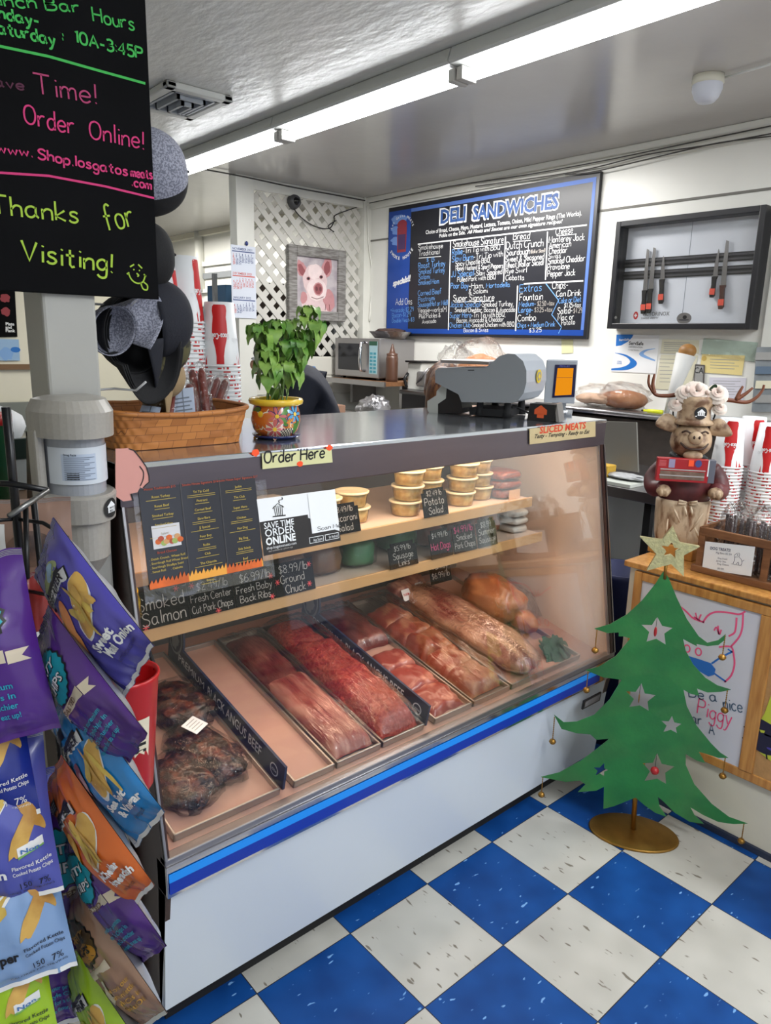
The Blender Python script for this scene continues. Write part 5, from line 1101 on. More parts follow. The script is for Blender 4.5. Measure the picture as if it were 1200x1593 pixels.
rows = [('Smokehouse', 238, 430, 368, 418, 24, WHT), ('Traditional', 240, 462, 350, 450, 26, WHT), ('$ 15', 280, 490, 325, 487, 18, CHALKB), ('Roast Turkey', 238, 525, 380, 512, 28, CHALKB), ('Smoked Turkey', 238, 555, 378, 545, 26, CHALKB), ('Salami', 240, 583, 300, 578, 24, CHALKB), ('Smoked Ham', 238, 612, 347, 602, 25, CHALKB), ('Corned Beef', 236, 668, 360, 655, 26, CHALKB), ('Pastrami', 238, 698, 325, 690, 24, CHALKB), ('Sausage(Hot or Mild)', 236, 725, 392, 714, 24, CHALKB), ('Veggie-works(*)', 236, 755, 388, 748, 24, WHT), ('Plus Pickles &', 242, 785, 355, 777, 22, WHT), ('Avocado', 258, 812, 332, 806, 20, WHT),
 ('Smokehouse Signature', 417, 416, 683, 392, 34, WHT), ('Rollie', 413, 458, 470, 450, 30, CHALKB), ('-Tri Tip with BBQ', 470, 447, 665, 427, 27, WHT), ('Slow Burn', 412, 492, 525, 480, 30, CHALKB), ('-Tri Tip with', 525, 478, 680, 462, 27, WHT), ('Spicy Chipotle BBQ,', 430, 515, 615, 494, 25, WHT), ('Honey Mustard & Sport Peppers', 432, 537, 680, 521, 22, WHT), ('JJ Special', 408, 570, 528, 562, 30, CHALKB), ('-Slow Smoked', 528, 563, 675, 554, 26, WHT), ('Pulled Pork with BBQ', 440, 596, 642, 581, 24, WHT), ('Poor Boy', 406, 630, 500, 626, 28, CHALKB), ('-Ham,', 500, 628, 582, 626, 27, WHT), ('Mortadella', 590, 626, 716, 621, 24, CHALKB), ('& Salami', 500, 657, 600, 652, 24, WHT), ('Super Signature', 418, 694, 635, 690, 30, WHT), ('Jackie Special', 402, 726, 560, 724, 27, CHALKB), ('-Smoked Turkey,', 560, 724, 735, 720, 25, WHT), ('Smoked Cheddar, Bacon & Avocado', 427, 752, 742, 750, 22, WHT), ('Super Hero', 400, 782, 515, 780, 27, CHALKB), ('-Tri Tip with BBQ,', 515, 780, 692, 776, 25, WHT), ('Bacon, Avocado & Cheddar', 437, 806, 683, 800, 23, WHT), ('Chicken Club', 398, 832, 510, 830, 25, CHALKB), ('-Smoked Chicken with BBQ', 510, 830, 738, 826, 23, WHT), ('Bacon & Swiss', 473, 856, 603, 853, 20, WHT),
 ('Bread', 730, 378, 820, 370, 34, WHT), ('Dutch Crunch', 694, 425, 890, 410, 36, WHT), ('Sourdough', 694, 460, 820, 450, 32, WHT), ('(Roll or Sliced)', 822, 448, 897, 440, 18, CHALKGREY), ('Sweet & Seasoned', 690, 492, 893, 477, 28, WHT), ('Wheat (Roll or Sliced)', 690, 524, 890, 506, 28, WHT), ('Rye Swirl', 690, 552, 803, 545, 26, WHT), ('Ciabatta', 690, 586, 790, 585, 26, WHT),
 ('Cheese', 950, 352, 1043, 341, 36, WHT), ('Monterey Jack', 915, 392, 1103, 377, 32, WHT), ('American', 916, 422, 1033, 411, 30, WHT), ('Cheddar', 915, 451, 1012, 443, 30, WHT), ('Swiss', 912, 476, 980, 470, 26, WHT), ('Smoked Cheddar', 910, 502, 1105, 487, 30, WHT), ('Provolone', 907, 534, 1025, 526, 30, WHT), ('Pepper Jack', 907, 568, 1055, 560, 30, WHT),
 ('Extras', 763, 648, 882, 641, 38, CHALKB), ('Fountain', 763, 692, 887, 686, 34, WHT), ('Medium-', 760, 724, 850, 720, 26, CHALKB), ('$2.50 +tax', 855, 720, 945, 716, 24, CHALKGREY), ('Large-', 757, 754, 835, 751, 28, CHALKB), ('$3.25 +tax', 840, 752, 935, 749, 24, CHALKGREY), ('Combo', 753, 800, 852, 794, 32, WHT), ('Chips + Medium Drink', 750, 832, 950, 826, 24, CHALKB), ('$3.25', 812, 858, 880, 854, 22, WHT),
 ('Chips-', 932, 632, 1018, 626, 38, WHT), ('Can Drink', 953, 672, 1085, 665, 30, WHT), ('Coke or Diet', 965, 706, 1085, 698, 27, CHALKB), ('$1.75+tax', 995, 730, 1083, 725, 24, WHT), ('Salad-', 960, 762, 1040, 757, 34, WHT), ('$4.29', 1042, 757, 1090, 754, 26, CHALKGREY), ('Mac or', 962, 795, 1048, 788, 28, WHT), ('Potato', 980, 820, 1053, 815, 26, WHT),
 ('Add Ons', 120, 715, 208, 711, 32, WHT), ('*Avocado-$2.29', 95, 754, 216, 746, 22, CHALKB), ('Bacon-$1.29', 102, 780, 200, 773, 22, CHALKB), ('Double Meat-$3', 102, 806, 218, 800, 20, CHALKB)]
random.seed(3)
for s_, xa, ya, xb, yb, h_, m_ in rows: put(mb, BP, c7, s_, (xa, ya), (xb, yb), h_, m_, wd=.0031 if h_ < 28 else .0038, h=.0022)
for q in (((240, 472), (355, 463)), ((420, 424), (680, 400)), ((730, 386), (820, 380)), ((955, 357), (1058, 347)), ((425, 700), (630, 694))): L7(.004, WHT, *q)
mb.build('chalk_lettering', t)
t = thing('sticky_note', 'small pale yellow sticky note below the right end of the menu board', 'note', at(0, XW - .004, 883, 540))
WP = PL((XW - .002, 0, 0), (0, -1, 0), (0, 0, 1)); q = pts(WP, ID, (874, 528), (892, 528), (892, 549), (874, 550)); mb = MB(); mb.prism(WP, list(reversed(q)), 0, .0012, mat('sticky_yellow', rgb(214, 212, 168), .6)); mb.build('paper', t)

# ------------------------------------------------------------------ knife cabinet
KP = PL((XW - .10, 0, 0), (0, -1, 0), (0, 0, 1)); c9 = crop(930, 300, 1200 / 270)
k = [KP.px(957.5, 345), KP.px(945.8, 511.5), KP.px(1168.5, 512), KP.px(1192, 318)]
x0, x1, z0, z1 = (k[0][0] + k[1][0]) / 2, (k[2][0] + k[3][0]) / 2, (k[1][1] + k[2][1]) / 2, (k[0][1] + k[3][1]) / 2
t = thing('knife_cabinet', 'black framed glass wall cabinet with white back and magnetic bars', 'cabinet', KP((x0 + x1) / 2, z0, -.1))
FRB = mat('cabinet_black', rgb(34, 34, 38), .35); fw_ = .03
mb = MB()
for a in ((x0, z0, x0 + fw_, z1), (x1 - fw_, z0, x1, z1), (x0 + fw_, z0, x1 - fw_, z0 + fw_), (x0 + fw_, z1 - fw_, x1 - fw_, z1)): mb.slab(KP, *a, -.098, 0, FRB)
mb.build('frame', t, bevel=.003)
mb = MB(); mb.slab(KP, x0 + fw_, z0 + fw_, x1 - fw_, z1 - fw_, -.097, -.088, mat('cabinet_white', rgb(224, 229, 238), .35)); mb.slab(KP, (x0 + x1) / 2 - .001, z0 + fw_, (x0 + x1) / 2 + .001, z1 - fw_, -.088, -.0872, lg); mb.build('back_board', t)
KB = PL((XW - .012, 0, 0), (0, -1, 0), (0, 0, 1)); BAR = mat('magnet_bar', rgb(96, 96, 100), .3, metal=.6)
for zz in (KB.px(*c9(640, 462))[1], KB.px(*c9(640, 550))[1]):
    mb = MB(); mb.slab(KB, x0 + fw_, zz - .022, x1 - fw_, zz + .022, 0, .008, FRB); mb.slab(KB, x0 + fw_, zz - .016, x1 - fw_, zz - .006, .008, .011, BAR); mb.slab(KB, x0 + fw_, zz + .006, x1 - fw_, zz + .016, .008, .011, BAR); mb.build('magnet_bar', t)
mb = MB(); mb.slab(KP, x0 + fw_, z0 + fw_, x1 - fw_, z1 - fw_, -.02, -.016, glassmat('cabinet_glass', base=.03, gain=.6)); mb.build('glass_door', t)
mb = MB(); GPK = PL((XW - .086, 0, 0), (0, -1, 0), (0, 0, 1)); BK2 = PL((XW - .0115, 0, 0), (0, -1, 0), (0, 0, 1))
put(mb, BK2, c9, 'VICTORINOX', (308, 852), (497, 848), 28, INK, 'type', bold=.0); put(mb, BK2, c9, 'SWISS ARMY', (300, 874), (422, 870), 13, mat('print_dark_grey', rgb(70, 70, 74), .6), 'type')
s = BK2.px(*c9(265, 848)); mb.ell(BK2, s[0], s[1], .015, .022, RED, .001); mb.rect(BK2, s[0] - .003, s[1] - .011, s[0] + .003, s[1] + .011, W_, .0016); mb.rect(BK2, s[0] - .009, s[1] - .004, s[0] + .009, s[1] + .004, W_, .0017); mb.build('logo_print', t)
mb = MB(); s = KP.px(*c9(588, 867)); S = PL((XW - .116, 0, 0), (0, -1, 0), (0, 0, 1)); mb.ell(KP, s[0], s[1], .042, .03, STEEL, -.0155); mb.ell(KP, s[0] + .004, s[1] + .006, .012, .010, BLACK, -.015); mb.ell(KP, s[0], s[1] - .008, .03, .005, BAR, -.015); mb.build('emblem_plate', t)
mb = MB(); s = KP.px(*c9(127, 862)); mb.ell(KP, s[0], s[1], .008, .008, STEEL, .002); mb.build('lock', t)
BLADE = mat('blade_steel', rgb(150, 148, 148), .3, metal=.85); HW = mat('handle_rosewood', rgb(74, 42, 32), .4); TAGR = mat('price_tag_red', rgb(226, 86, 66), .5)
KK = PL((XW - .0005, 0, 0), (0, -1, 0), (0, 0, 1))
def knife(label, tip, heel, butt, wd, hm, pointed):
    A, B, D_ = [KB.px(*c9(*p)) for p in (tip, heel, butt)]; t = thing('kitchen_knife', label, 'knife', KB(B[0], B[1], .014), 'knives on the magnetic bars')
    ax = V((A[0] - B[0], A[1] - B[1])).normalized(); n = V((-ax.y, ax.x)); 
    def pt(l, s_): return (B[0] + ax.x * l + n.x * s_, B[1] + ax.y * l + n.y * s_)
    L_ = math.hypot(A[0] - B[0], A[1] - B[1]); H = math.hypot(D_[0] - B[0], D_[1] - B[1])
    q = [pt(0, -wd), pt(0, wd), pt(L_ * .5, wd * .9), pt(L_, wd * .2 if pointed else wd * .5), pt(L_ * (.9 if pointed else .97), -wd * (.25 if pointed else .6))]
    mb = MB(); mb.prism(KB, q, .0125, .0145, BLADE); mb.build('blade', t)
    q = [pt(0, -wd * 1.1), pt(-H * .15, -wd * .7), pt(-H * .6, -wd * .8), pt(-H * .9, -wd), pt(-H, -wd * .4), pt(-H, wd * .8), pt(-H * .85, wd), pt(-H * .4, wd * .75), pt(0, wd * 1.1)]
    mb = MB(); mb.prism(KB, q, .0095, .024, hm); mb.build('handle', t, bevel=.003)
    c_ = pt(-H * .72, 0); S = PL(KB(c_[0], c_[1], .0245), KB.x * n.x + KB.y * n.y, KB.x * ax.x + KB.y * ax.y)
    if S.n.dot(KB.n) < 0: S = PL(S.o, S.x * -1, S.y)
    mb = MB(); mb.slab(S, -wd * 1.1, -.016, wd * 1.1, .016, 0, .001, TAGR); mb.build('price_sticker', t)
knife('leftmost slicing knife with black handle in the knife cabinet', (358, 388), (337, 675), (320, 838), .013, BLACK, False)
knife('second slicing knife with black handle, touching the leftmost one', (403, 378), (378, 665), (368, 832), .014, BLACK, False)
knife('short pointed boning knife with black handle left of the cabinet middle', (467, 435), (458, 600), (455, 768), .014, BLACK, True)
knife('slim pointed knife with black handle right of the cabinet middle', (850, 388), (822, 580), (797, 725), .013, BLACK, True)
knife('long knife with brown wooden handle at the right in the knife cabinet', (908, 328), (878, 640), (860, 805), .014, HW, False)

# ------------------------------------------------------------------ papers on the wall below the cabinet
def sheet(name, label, q, T, m, h0=.0, h1=.0012):
    t = thing(name, label, 'paper', WP(*WP.px(*T(*q[0])))); P = [WP.px(*T(*p)) for p in q]; mb = MB(); mb.prism(WP, P, h0, h1, m); mb.build('page', t); return t
B2 = mat('certificate_blue', rgb(30, 112, 196), .5); B3 = mat('certificate_pale_blue', rgb(128, 170, 222), .5); PG2 = mat('print_mid_grey', rgb(150, 150, 148), .6)
t = sheet('certificate', 'white food safety certificate with blue swooshes under the knife cabinet', [(95, 1235), (402, 1250), (430, 985), (132, 980)], c9, PWHITE)
mb = MB(); mb.poly(WP, pts(WP, c9, (128, 1060), (165, 1055), (210, 1030), (240, 1000), (250, 980), (132, 980)), B2, .0016)
for a, b in (((120, 1105), (96, 1225)),): 
    o_ = catmull(pts(WP, c9, (120, 1105), (200, 1120), (268, 1165), (262, 1200), (200, 1225), (96, 1227)), 5); i_ = catmull(pts(WP, c9, (96, 1215), (170, 1205), (215, 1185), (225, 1160), (190, 1130), (120, 1107)), 5); mb.poly(WP, (o_ + i_)[::-1], B2, .0016)
o_ = catmull(pts(WP, c9, (400, 1075), (330, 1085), (290, 1110), (310, 1135), (400, 1165)), 5); i_ = catmull(pts(WP, c9, (400, 1155), (345, 1130), (320, 1112), (345, 1092), (400, 1078)), 5); mb.poly(WP, o_ + i_, B3, .0016)
put(mb, WP, c9, 'ServSafe', (150, 1024), (222, 1020), 15, CHALKW, 'type', bold=.02, h=.0024); put(mb, WP, c9, 'ServSafe', (217, 1050), (318, 1054), 24, INK, 'type', bold=.02, h=.0022); put(mb, WP, c9, 'CERTIFICATION', (215, 1070), (312, 1074), 11, INK, 'type', h=.0022); put(mb, WP, c9, 'Craig Stone', (212, 1088), (285, 1092), 10, PG2, 'type', h=.0022); put(mb, WP, c9, '123456', (135, 1172), (168, 1174), 12, B2, 'type', h=.0022); put(mb, WP, c9, 'issued', (135, 1182), (168, 1184), 9, B2, 'type', h=.0022)
mb.build('print', t)
BEI = mat('paper_beige', rgb(212, 208, 184), .6); YEL = mat('paper_yellow', rgb(222, 204, 140), .6)
t = sheet('permit_page', 'upper beige permit page right of the blue certificate', [(435, 1110), (700, 1112), (705, 1020), (448, 1012)], c9, BEI)
mb = MB(); [mb.line(WP, pts(WP, c9, (460, 1035 + i * 14), (640 - 40 * (i % 2), 1038 + i * 14)), .003, PG2, .0016) for i in range(5)]; mb.build('print', t)
t = sheet('permit_page', 'lower long beige permit page behind the paper cone', [(395, 1355), (640, 1370), (695, 1125), (440, 1118)], c9, BEI)
mb = MB(); [mb.line(WP, pts(WP, c9, (430, 1150 + i * 26), (560 - 30 * (i % 3), 1152 + i * 26)), .003, PG2, .0016) for i in range(7)]; mb.build('print', t)
t = sheet('yellow_certificate', 'yellow certificate with a seal right of the paper cone', [(705, 1240), (1000, 1262), (1022, 1125), (725, 1115)], c9, YEL, .0015, .003)
mb = MB(); s = WP.px(*c9(740, 1145)); mb.ell(WP, s[0], s[1], .014, .014, mat('seal_gold', rgb(196, 166, 90), .5), .0036); [mb.line(WP, pts(WP, c9, (780, 1150 + i * 20), (980 - 30 * (i % 2), 1158 + i * 20)), .003, PG2, .0036) for i in range(4)]; mb.build('print', t)
t = sheet('plastic_sleeve', 'clear plastic sleeve with pale green paper above the yellow certificate', [(715, 1115), (1085, 1170), (1110, 1035), (735, 1005)], c9, mat('sleeve_green', rgb(186, 204, 190), .3, coat=.5), .0, .0013)
mb = MB(); q = [WP.px(*c9(*p)) for p in ((705, 1120), (1092, 1175), (1118, 1030), (725, 1000))]; S = quadS(*[WP(a, b, .004) for a, b in q]); mb.grid(lambda u, v: S(u, v, .006 * noise.noise(V((u * 7, v * 5, 2)))), 20, 10, CELLO); mb.build('sleeve_film', t)
t = sheet('notice_page', 'white notice page low on the wall behind the antlers', [(770, 1420), (1010, 1440), (1030, 1280), (775, 1275)], c9, mat('paper_lilac', rgb(206, 204, 214), .6))
mb = MB(); [mb.line(WP, pts(WP, c9, (800, 1300 + i * 18), (990 - 40 * (i % 2), 1304 + i * 18)), .0025, PG2, .0016) for i in range(6)]; mb.build('print', t)
t = sheet('framed_card', 'small dark framed card with letters CA beside the paper cone', [(670, 1310), (740, 1320), (745, 1190), (680, 1185)], c9, mat('card_frame_dark', rgb(84, 80, 78), .5), .003, .008)
mb = MB(); mb.prism(WP, [WP.px(*c9(*p)) for p in ((676, 1300), (732, 1310), (738, 1200), (686, 1196))], .008, .0085, PG2); put(mb, WP, c9, 'CA', (672, 1245), (736, 1248), 42, INK, 'type', h=.0095); mb.build('print', t)
t = thing('card_holder', 'grey rack of leaflets on the wall at the right edge, beside the certificates', 'rack', at(0, XW - .03, 1190, 640))
mb = MB(); q = [WP.px(*p) for p in ((1176, 640), (1215, 640), (1225, 540), (1184, 540))]; mb.prism(WP, q, .0, .05, mat('holder_grey', rgb(126, 132, 136), .4, var=.2, vscale=14)); mb.build('pocket', t, bevel=.004)
mb = MB()
for k in range(4): q = [WP.px(*p) for p in ((1182, 560 + k * 22), (1216, 560 + k * 22), (1218, 548 + k * 22), (1184, 548 + k * 22))]; mb.prism(WP, q, .05, .056, [PG2, mat('leaflet_blue', rgb(92, 110, 130), .5), BEI, PG2][k])
mb.build('leaflets', t)
struct(MB().box((XW - .03, at(0, XW, 1197, 400).y - .16, 1.25), (XW, at(0, XW, 1197, 400).y - .03, CEIL - .08), WHITE).build('trim_7', bevel=.004))

# ------------------------------------------------------------------ steel shelf along the wall and what stands on it
SZ = 1.285
t = thing('wall_shelf', 'long steel shelf along the wall under the certificates', 'shelf', (3.05, 1.2, SZ - .03))
mb = MB(); mb.box((2.9, .05, SZ - .012), (XW, 2.71, SZ), STEEL); mb.tube([(2.9, .05, SZ - .015), (2.9, 2.71, SZ - .015)], .015, STEEL, 12); mb.build('board', t)
for y in (.3, 1.2, 2.3): mb = MB(); mb.add([(XW - .002, y, SZ - .012), (2.93, y, SZ - .012), (XW - .002, y, SZ - .2), (XW - .002, y + .02, SZ - .012), (2.93, y + .02, SZ - .012), (XW - .002, y + .02, SZ - .2)], [(0, 1, 2), (5, 4, 3), (0, 3, 4, 1), (1, 4, 5, 2), (0, 2, 5, 3)], STEEL); mb.build('bracket', t)
BREAD = mat('bread_crust', rgb(160, 104, 66), .7, col2=rgb(190, 136, 96), vscale=12, bump=.3, bscale=40); BREADL = mat('bread_pale', rgb(200, 166, 140), .7, var=.15, vscale=20)
def bagged(label, c_, rx, ry, rz, m, seed, n=1, film_=CELLO, cat='bread', name='bagged_bread', R=None):
    t = thing(name, label, cat, c_); c_ = V(c_)
    for i in range(n):
        o = V(((i % 2 - .5) * rx * .7 if n > 1 else 0, (i // 2 - .5) * ry * .6 if n > 2 else 0, rz * .72)); f = 1 if n == 1 else .62
        MB().blob(c_ + o, rx * .86 * f, ry * .86 * f, rz * .72 * f, m, 20, 12, .15, 2.5, seed + i, R).build('loaf', t)
    MB().blob(c_ + V((0, 0, rz)), rx, ry, rz, film_, 26, 16, .28, 3.2, seed + 9, R).build('clear_bag', t)
    return t
bagged('brown round loaf in a shiny bag on the wall shelf right of the display', (3.04, at(0, 3.0, 966, 610).y, SZ), .10, .16, .075, BREAD, 3)
bagged('bag of pale rolls on the wall shelf left of the brown loaf', (3.05, at(0, 3.0, 927, 605).y, SZ), .11, .16, .065, BREADL, 6, 4)
bagged('bag of brown bread in the middle of the shelf behind the scale', (3.03, at(0, 3.0, 742, 560).y, SZ), .13, .22, .19, BREAD, 8)
bagged('crinkled clear bag of rolls left of the brown bread behind the scale', (3.05, at(0, 3.0, 703, 560).y, SZ), .12, .15, .17, BREADL, 12, 2)
t = thing('under_shelf_dark_filler', 'dark brown cabinet in the shade under the wall shelf', 'cabinet', (3.1, .85, .98)); MB().box((2.96, .30, .96), (XW - .002, 1.75, 1.24), mat('filler_dark_brown', rgb(62, 54, 48), .6, var=.2)).build('body', t, bevel=.004)  # box added to make the wall below the shelf dark
t = thing('marker_pen', 'yellow marker lying on the wall shelf edge right of the brown loaf', 'marker', at(0, 2.95, 1020, 632)); a = at(0, 2.94, 1003, 629); b = at(0, 2.94, 1032, 633); a.z = b.z = SZ + .012
MB().tube([a, a * .8 + b * .2, a * .78 + b * .22, b], [.007, .007, .011, .011], mat('marker_yellow', rgb(216, 220, 40), .4), 12).build('barrel', t); MB().tube([a * 1.12 - b * .12, a], [.005, .006], BLACK, 10).build('cap', t)
t = thing('paper_cone', 'white paper-wrapped cone with round wooden knob leaning on the shelf before the certificates', 'utensil', at(0, 2.96, 1035, 630))
ca = at(0, 2.97, 1038, 632); ca.z = SZ + .004; cb = at(0, 3.02, 1068, 552); d = (cb - ca).normalized(); mb = MB(); mb.tube([ca, cb], [.012, .052], mat('cone_paper', rgb(206, 206, 204), .6), 20); mb.build('paper_wrap', t)
mb = MB(); mb.blob(cb + d * .02, .045, .045, .038, mat('knob_wood', rgb(150, 106, 54), .5, var=.2)); mb.build('knob', t)
# microwave shelf
t = thing('wood_shelf', 'short wooden shelf holding the microwave in the corner', 'shelf', (3.0, 3.0, 1.32)); zz = at(0, 2.83, 590, 592).z - .004
mb = MB(); mb.box((2.76, 2.72, zz - .03), (XW, YL - .06, zz), mat('shelf_wood_brown', rgb(130, 90, 58), .5, var=.2, vscale=8, stretch=(6, 1, 6))); mb.build('board', t)
mb = MB(); mb.box((2.745, 2.72, zz - .035), (2.76, YL - .06, zz + .002), STEEL); mb.build('steel_edge', t)
for y in (2.75, 3.35): mb = MB(); mb.box((2.95, y, zz - .2), (XW, y + .03, zz - .03), STEEL); mb.build('bracket', t)
MP = PL((2.83, 0, 0), (0, -1, 0), (0, 0, 1)); y1_, y0_ = 3.43, 2.885; mz0, mz1 = zz + .018, at(0, 2.83, 521, 523).z - .012
t = thing('microwave', 'stainless steel microwave on the corner shelf', 'microwave', (3.0, 3.15, zz))
mb = MB(); mb.box((2.84, y0_, mz0), (XW - .01, y1_, mz1), STEEL); mb.build('housing', t, bevel=.004)
mb = MB(); mb.slab(MP, -y1_, mz0, -y0_, mz1, -.012, 0, STEEL); mb.build('front', t, bevel=.003)
mb = MB(); W0 = y1_ - y0_; xl = -y1_; mb.slab(MP, xl + W0 * .08, mz0 + .05, xl + W0 * .60, mz1 - .04, 0, .002, mat('dark_window', rgb(36, 38, 46), .15)); mb.build('window', t)
mb = MB(); hx = xl + W0 * .68; mb.tube([MP(hx, mz1 - .03, 0), MP(hx, mz1 - .035, .035), MP(hx, (mz0 + mz1) / 2, .045), MP(hx, mz0 + .055, .035), MP(hx, mz0 + .05, 0)], .012, CHROME, 10); mb.build('handle', t)
mb = MB(); mb.slab(MP, xl + W0 * .79, mz0 + .03, xl + W0 * .96, mz1 - .02, 0, .002, mat('keypad_pale', rgb(170, 206, 214), .4)); mb.slab(MP, xl + W0 * .79, mz1 - .05, xl + W0 * .96, mz1 - .02, .002, .003, mat('keypad_display', rgb(40, 90, 70), .3))
for i in range(6):
    for j in range(2): mb.slab(MP, xl + W0 * (.81 + .075 * j), mz0 + .04 + i * .027, xl + W0 * (.865 + .075 * j), mz0 + .056 + i * .027, .002, .003, mat('keypad_teal', rgb(70, 160, 180), .4))
mb.build('keypad', t)
mb = MB(); [mb.box((2.86, y, zz), (2.89, y + .03, mz0), BLACK) for y in (y0_ + .03, y1_ - .07)]; [mb.box((3.12, y, zz), (3.15, y + .03, mz0), BLACK) for y in (y0_ + .03, y1_ - .07)]; mb.build('feet', t)
t = thing('foil_pan', 'crumpled foil pan with dark contents on top of the microwave', 'pan', (3.02, 2.98, mz1)); mb = MB(); mb.lathe([(.001, .003), (.12, .004), (.16, .05), (.165, .055)], mat('foil', rgb(170, 168, 170), .3, metal=.9, bump=.9, bscale=24, bdist=.01), (3.02, 2.98, mz1), 30); mb.build('pan', t)
mb = MB(); mb.blob((3.02, 2.98, mz1 + .055), .12, .12, .025, mat('dark_crust', rgb(60, 42, 36), .7, var=.4), amp=.3, seed=3); mb.build('contents', t)
t = thing('squeeze_bottle', 'brown squeeze bottle standing right of the microwave', 'bottle', (2.86, 2.77, zz)); mb = MB(); mb.lathe([(.001, 0), (.044, 0), (.046, .02), (.046, .17), (.04, .19), (.02, .20)], mat('bottle_brown', rgb(84, 56, 42), .35), (2.86, 2.77, zz), 24); mb.build('body', t)
mb = MB(); mb.lathe([(.040, .188), (.042, .205), (.024, .21), (.012, .25), (.005, .275), (.001, .276)], mat('bottle_brown', rgb(84, 56, 42), .35), (2.86, 2.77, zz), 20); mb.build('nozzle_cap', t)
t = thing('juicer', 'small white machine with steel arm on the wall shelf right of the brown bottle', 'appliance', (3.0, 2.62, SZ))
WA = mat('appliance_white', rgb(206, 206, 200), .35); mb = MB(); mb.box((2.95, 2.55, SZ), (3.12, 2.70, SZ + .20), WA); mb.box((2.92, 2.48, SZ + .03), (2.98, 2.57, SZ + .14), STEEL); mb.build('body', t, bevel=.012)
mb = MB(); mb.box((2.93, 2.54, SZ + .20), (3.13, 2.705, SZ + .213), BLACK); mb.build('lid', t, bevel=.003); mb = MB(); mb.tube([(2.94, 2.69, SZ + .02), (2.905, 2.68, SZ + .08), (2.94, 2.68, SZ + .12)], .012, BLACK); mb.build('knob', t); mb = MB(); mb.tube([(2.93, 2.57, SZ + .05), (2.90, 2.51, SZ + .10), (2.94, 2.46, SZ + .17)], .008, STEEL); mb.build('arm', t)

# ------------------------------------------------------------------ back counter with foil and the two people
t = thing('back_counter', 'grey worktop behind the case under the microwave', 'counter', (2.45, 2.5, 0))
GW = mat('worktop_grey', rgb(120, 116, 112), .4); mb = MB(); mb.box((2.1, 1.7, 1.06), (2.72, 3.3, 1.10), GW); mb.build('worktop', t, bevel=.004)
mb = MB(); mb.box((2.14, 1.74, 0), (2.70, 3.26, 1.06), mat('counter_body_dark', rgb(70, 64, 60), .6)); mb.build('body', t)
FOIL = MATS['foil']
for i, (u, v, rx, rz, lb) in enumerate(((582, 622, .12, .09, 'tall crumpled ball of foil on the back counter'), (610, 632, .26, .025, 'flat crumpled sheet of foil on the back counter'))):
    c_ = at(0, 2.35, u, v); t = thing('foil_wrap', lb, 'foil', (c_.x, c_.y, 1.10)); mb = MB(); mb.blob((c_.x, c_.y, 1.10 + rz), rx * .8, rx, rz, FOIL, 30, 16, .4, 4, i); mb.build('foil', t)
c_ = at(0, 2.25, 655, 632); t = thing('blue_cloth', 'bright blue folded cloth at the edge of the back counter', 'cloth', (c_.x, c_.y, 1.10)); mb = MB(); mb.blob((c_.x, c_.y, 1.115), .06, .10, .03, mat('cloth_blue', rgb(28, 72, 176), .8), amp=.25, seed=5, sq=.6); mb.build('cloth', t)
c_ = at(0, 2.4, 520, 622); t = thing('carton', 'small brown carton on the back counter below the microwave', 'box', (c_.x, c_.y, 1.1)); MB().box((c_.x - .05, c_.y - .07, 1.10), (c_.x + .05, c_.y + .07, 1.18), mat('kraft_brown', rgb(150, 116, 96), .7)).build('carton', t, bevel=.003)

SKIN = mat('skin', rgb(196, 146, 120), .5, sub=.15); HOOD = mat('navy_fleece', rgb(26, 30, 44), .85, bump=.3, bscale=120); HOODB = mat('blue_piping', rgb(34, 92, 150), .7); HAIRD = mat('dark_hair', rgb(38, 28, 24), .55, bump=.5, bscale=60, stretch=(8, 8, 1)); HAIRR = mat('auburn_hair', rgb(76, 40, 26), .45, col2=rgb(150, 100, 58), vscale=9, bump=.6, bscale=40, stretch=(9, 9, 1), lo=.4, hi=.75); PANTS = mat('dark_trousers', rgb(30, 32, 40), .8)
def skinbody(name, parent, verts, edges, radii, m, sub=2):
    me = bpy.data.meshes.new(name); root = parent
    while root.parent: root = root.parent
    me.from_pydata([V(v) - root.location for v in verts], edges, []); me.materials.append(m); o = bpy.data.objects.new(name, me); COL.objects.link(o); o.parent = parent
    sk = o.modifiers.new('skin', 'SKIN'); sk.use_smooth_shade = True
    ly = me.skin_vertices[0].data if me.skin_vertices else None
    if ly is None:
        import bmesh
        bm = bmesh.new(); bm.from_mesh(me); bm.verts.layers.skin.verify(); bm.to_mesh(me); bm.free(); ly = me.skin_vertices[0].data
    for i, r in enumerate(radii): ly[i].radius = (r if isinstance(r, tuple) else (r, r))
    ly[0].use_root = True
    s = o.modifiers.new('sub', 'SUBSURF'); s.levels = sub; s.render_levels = sub
    return o
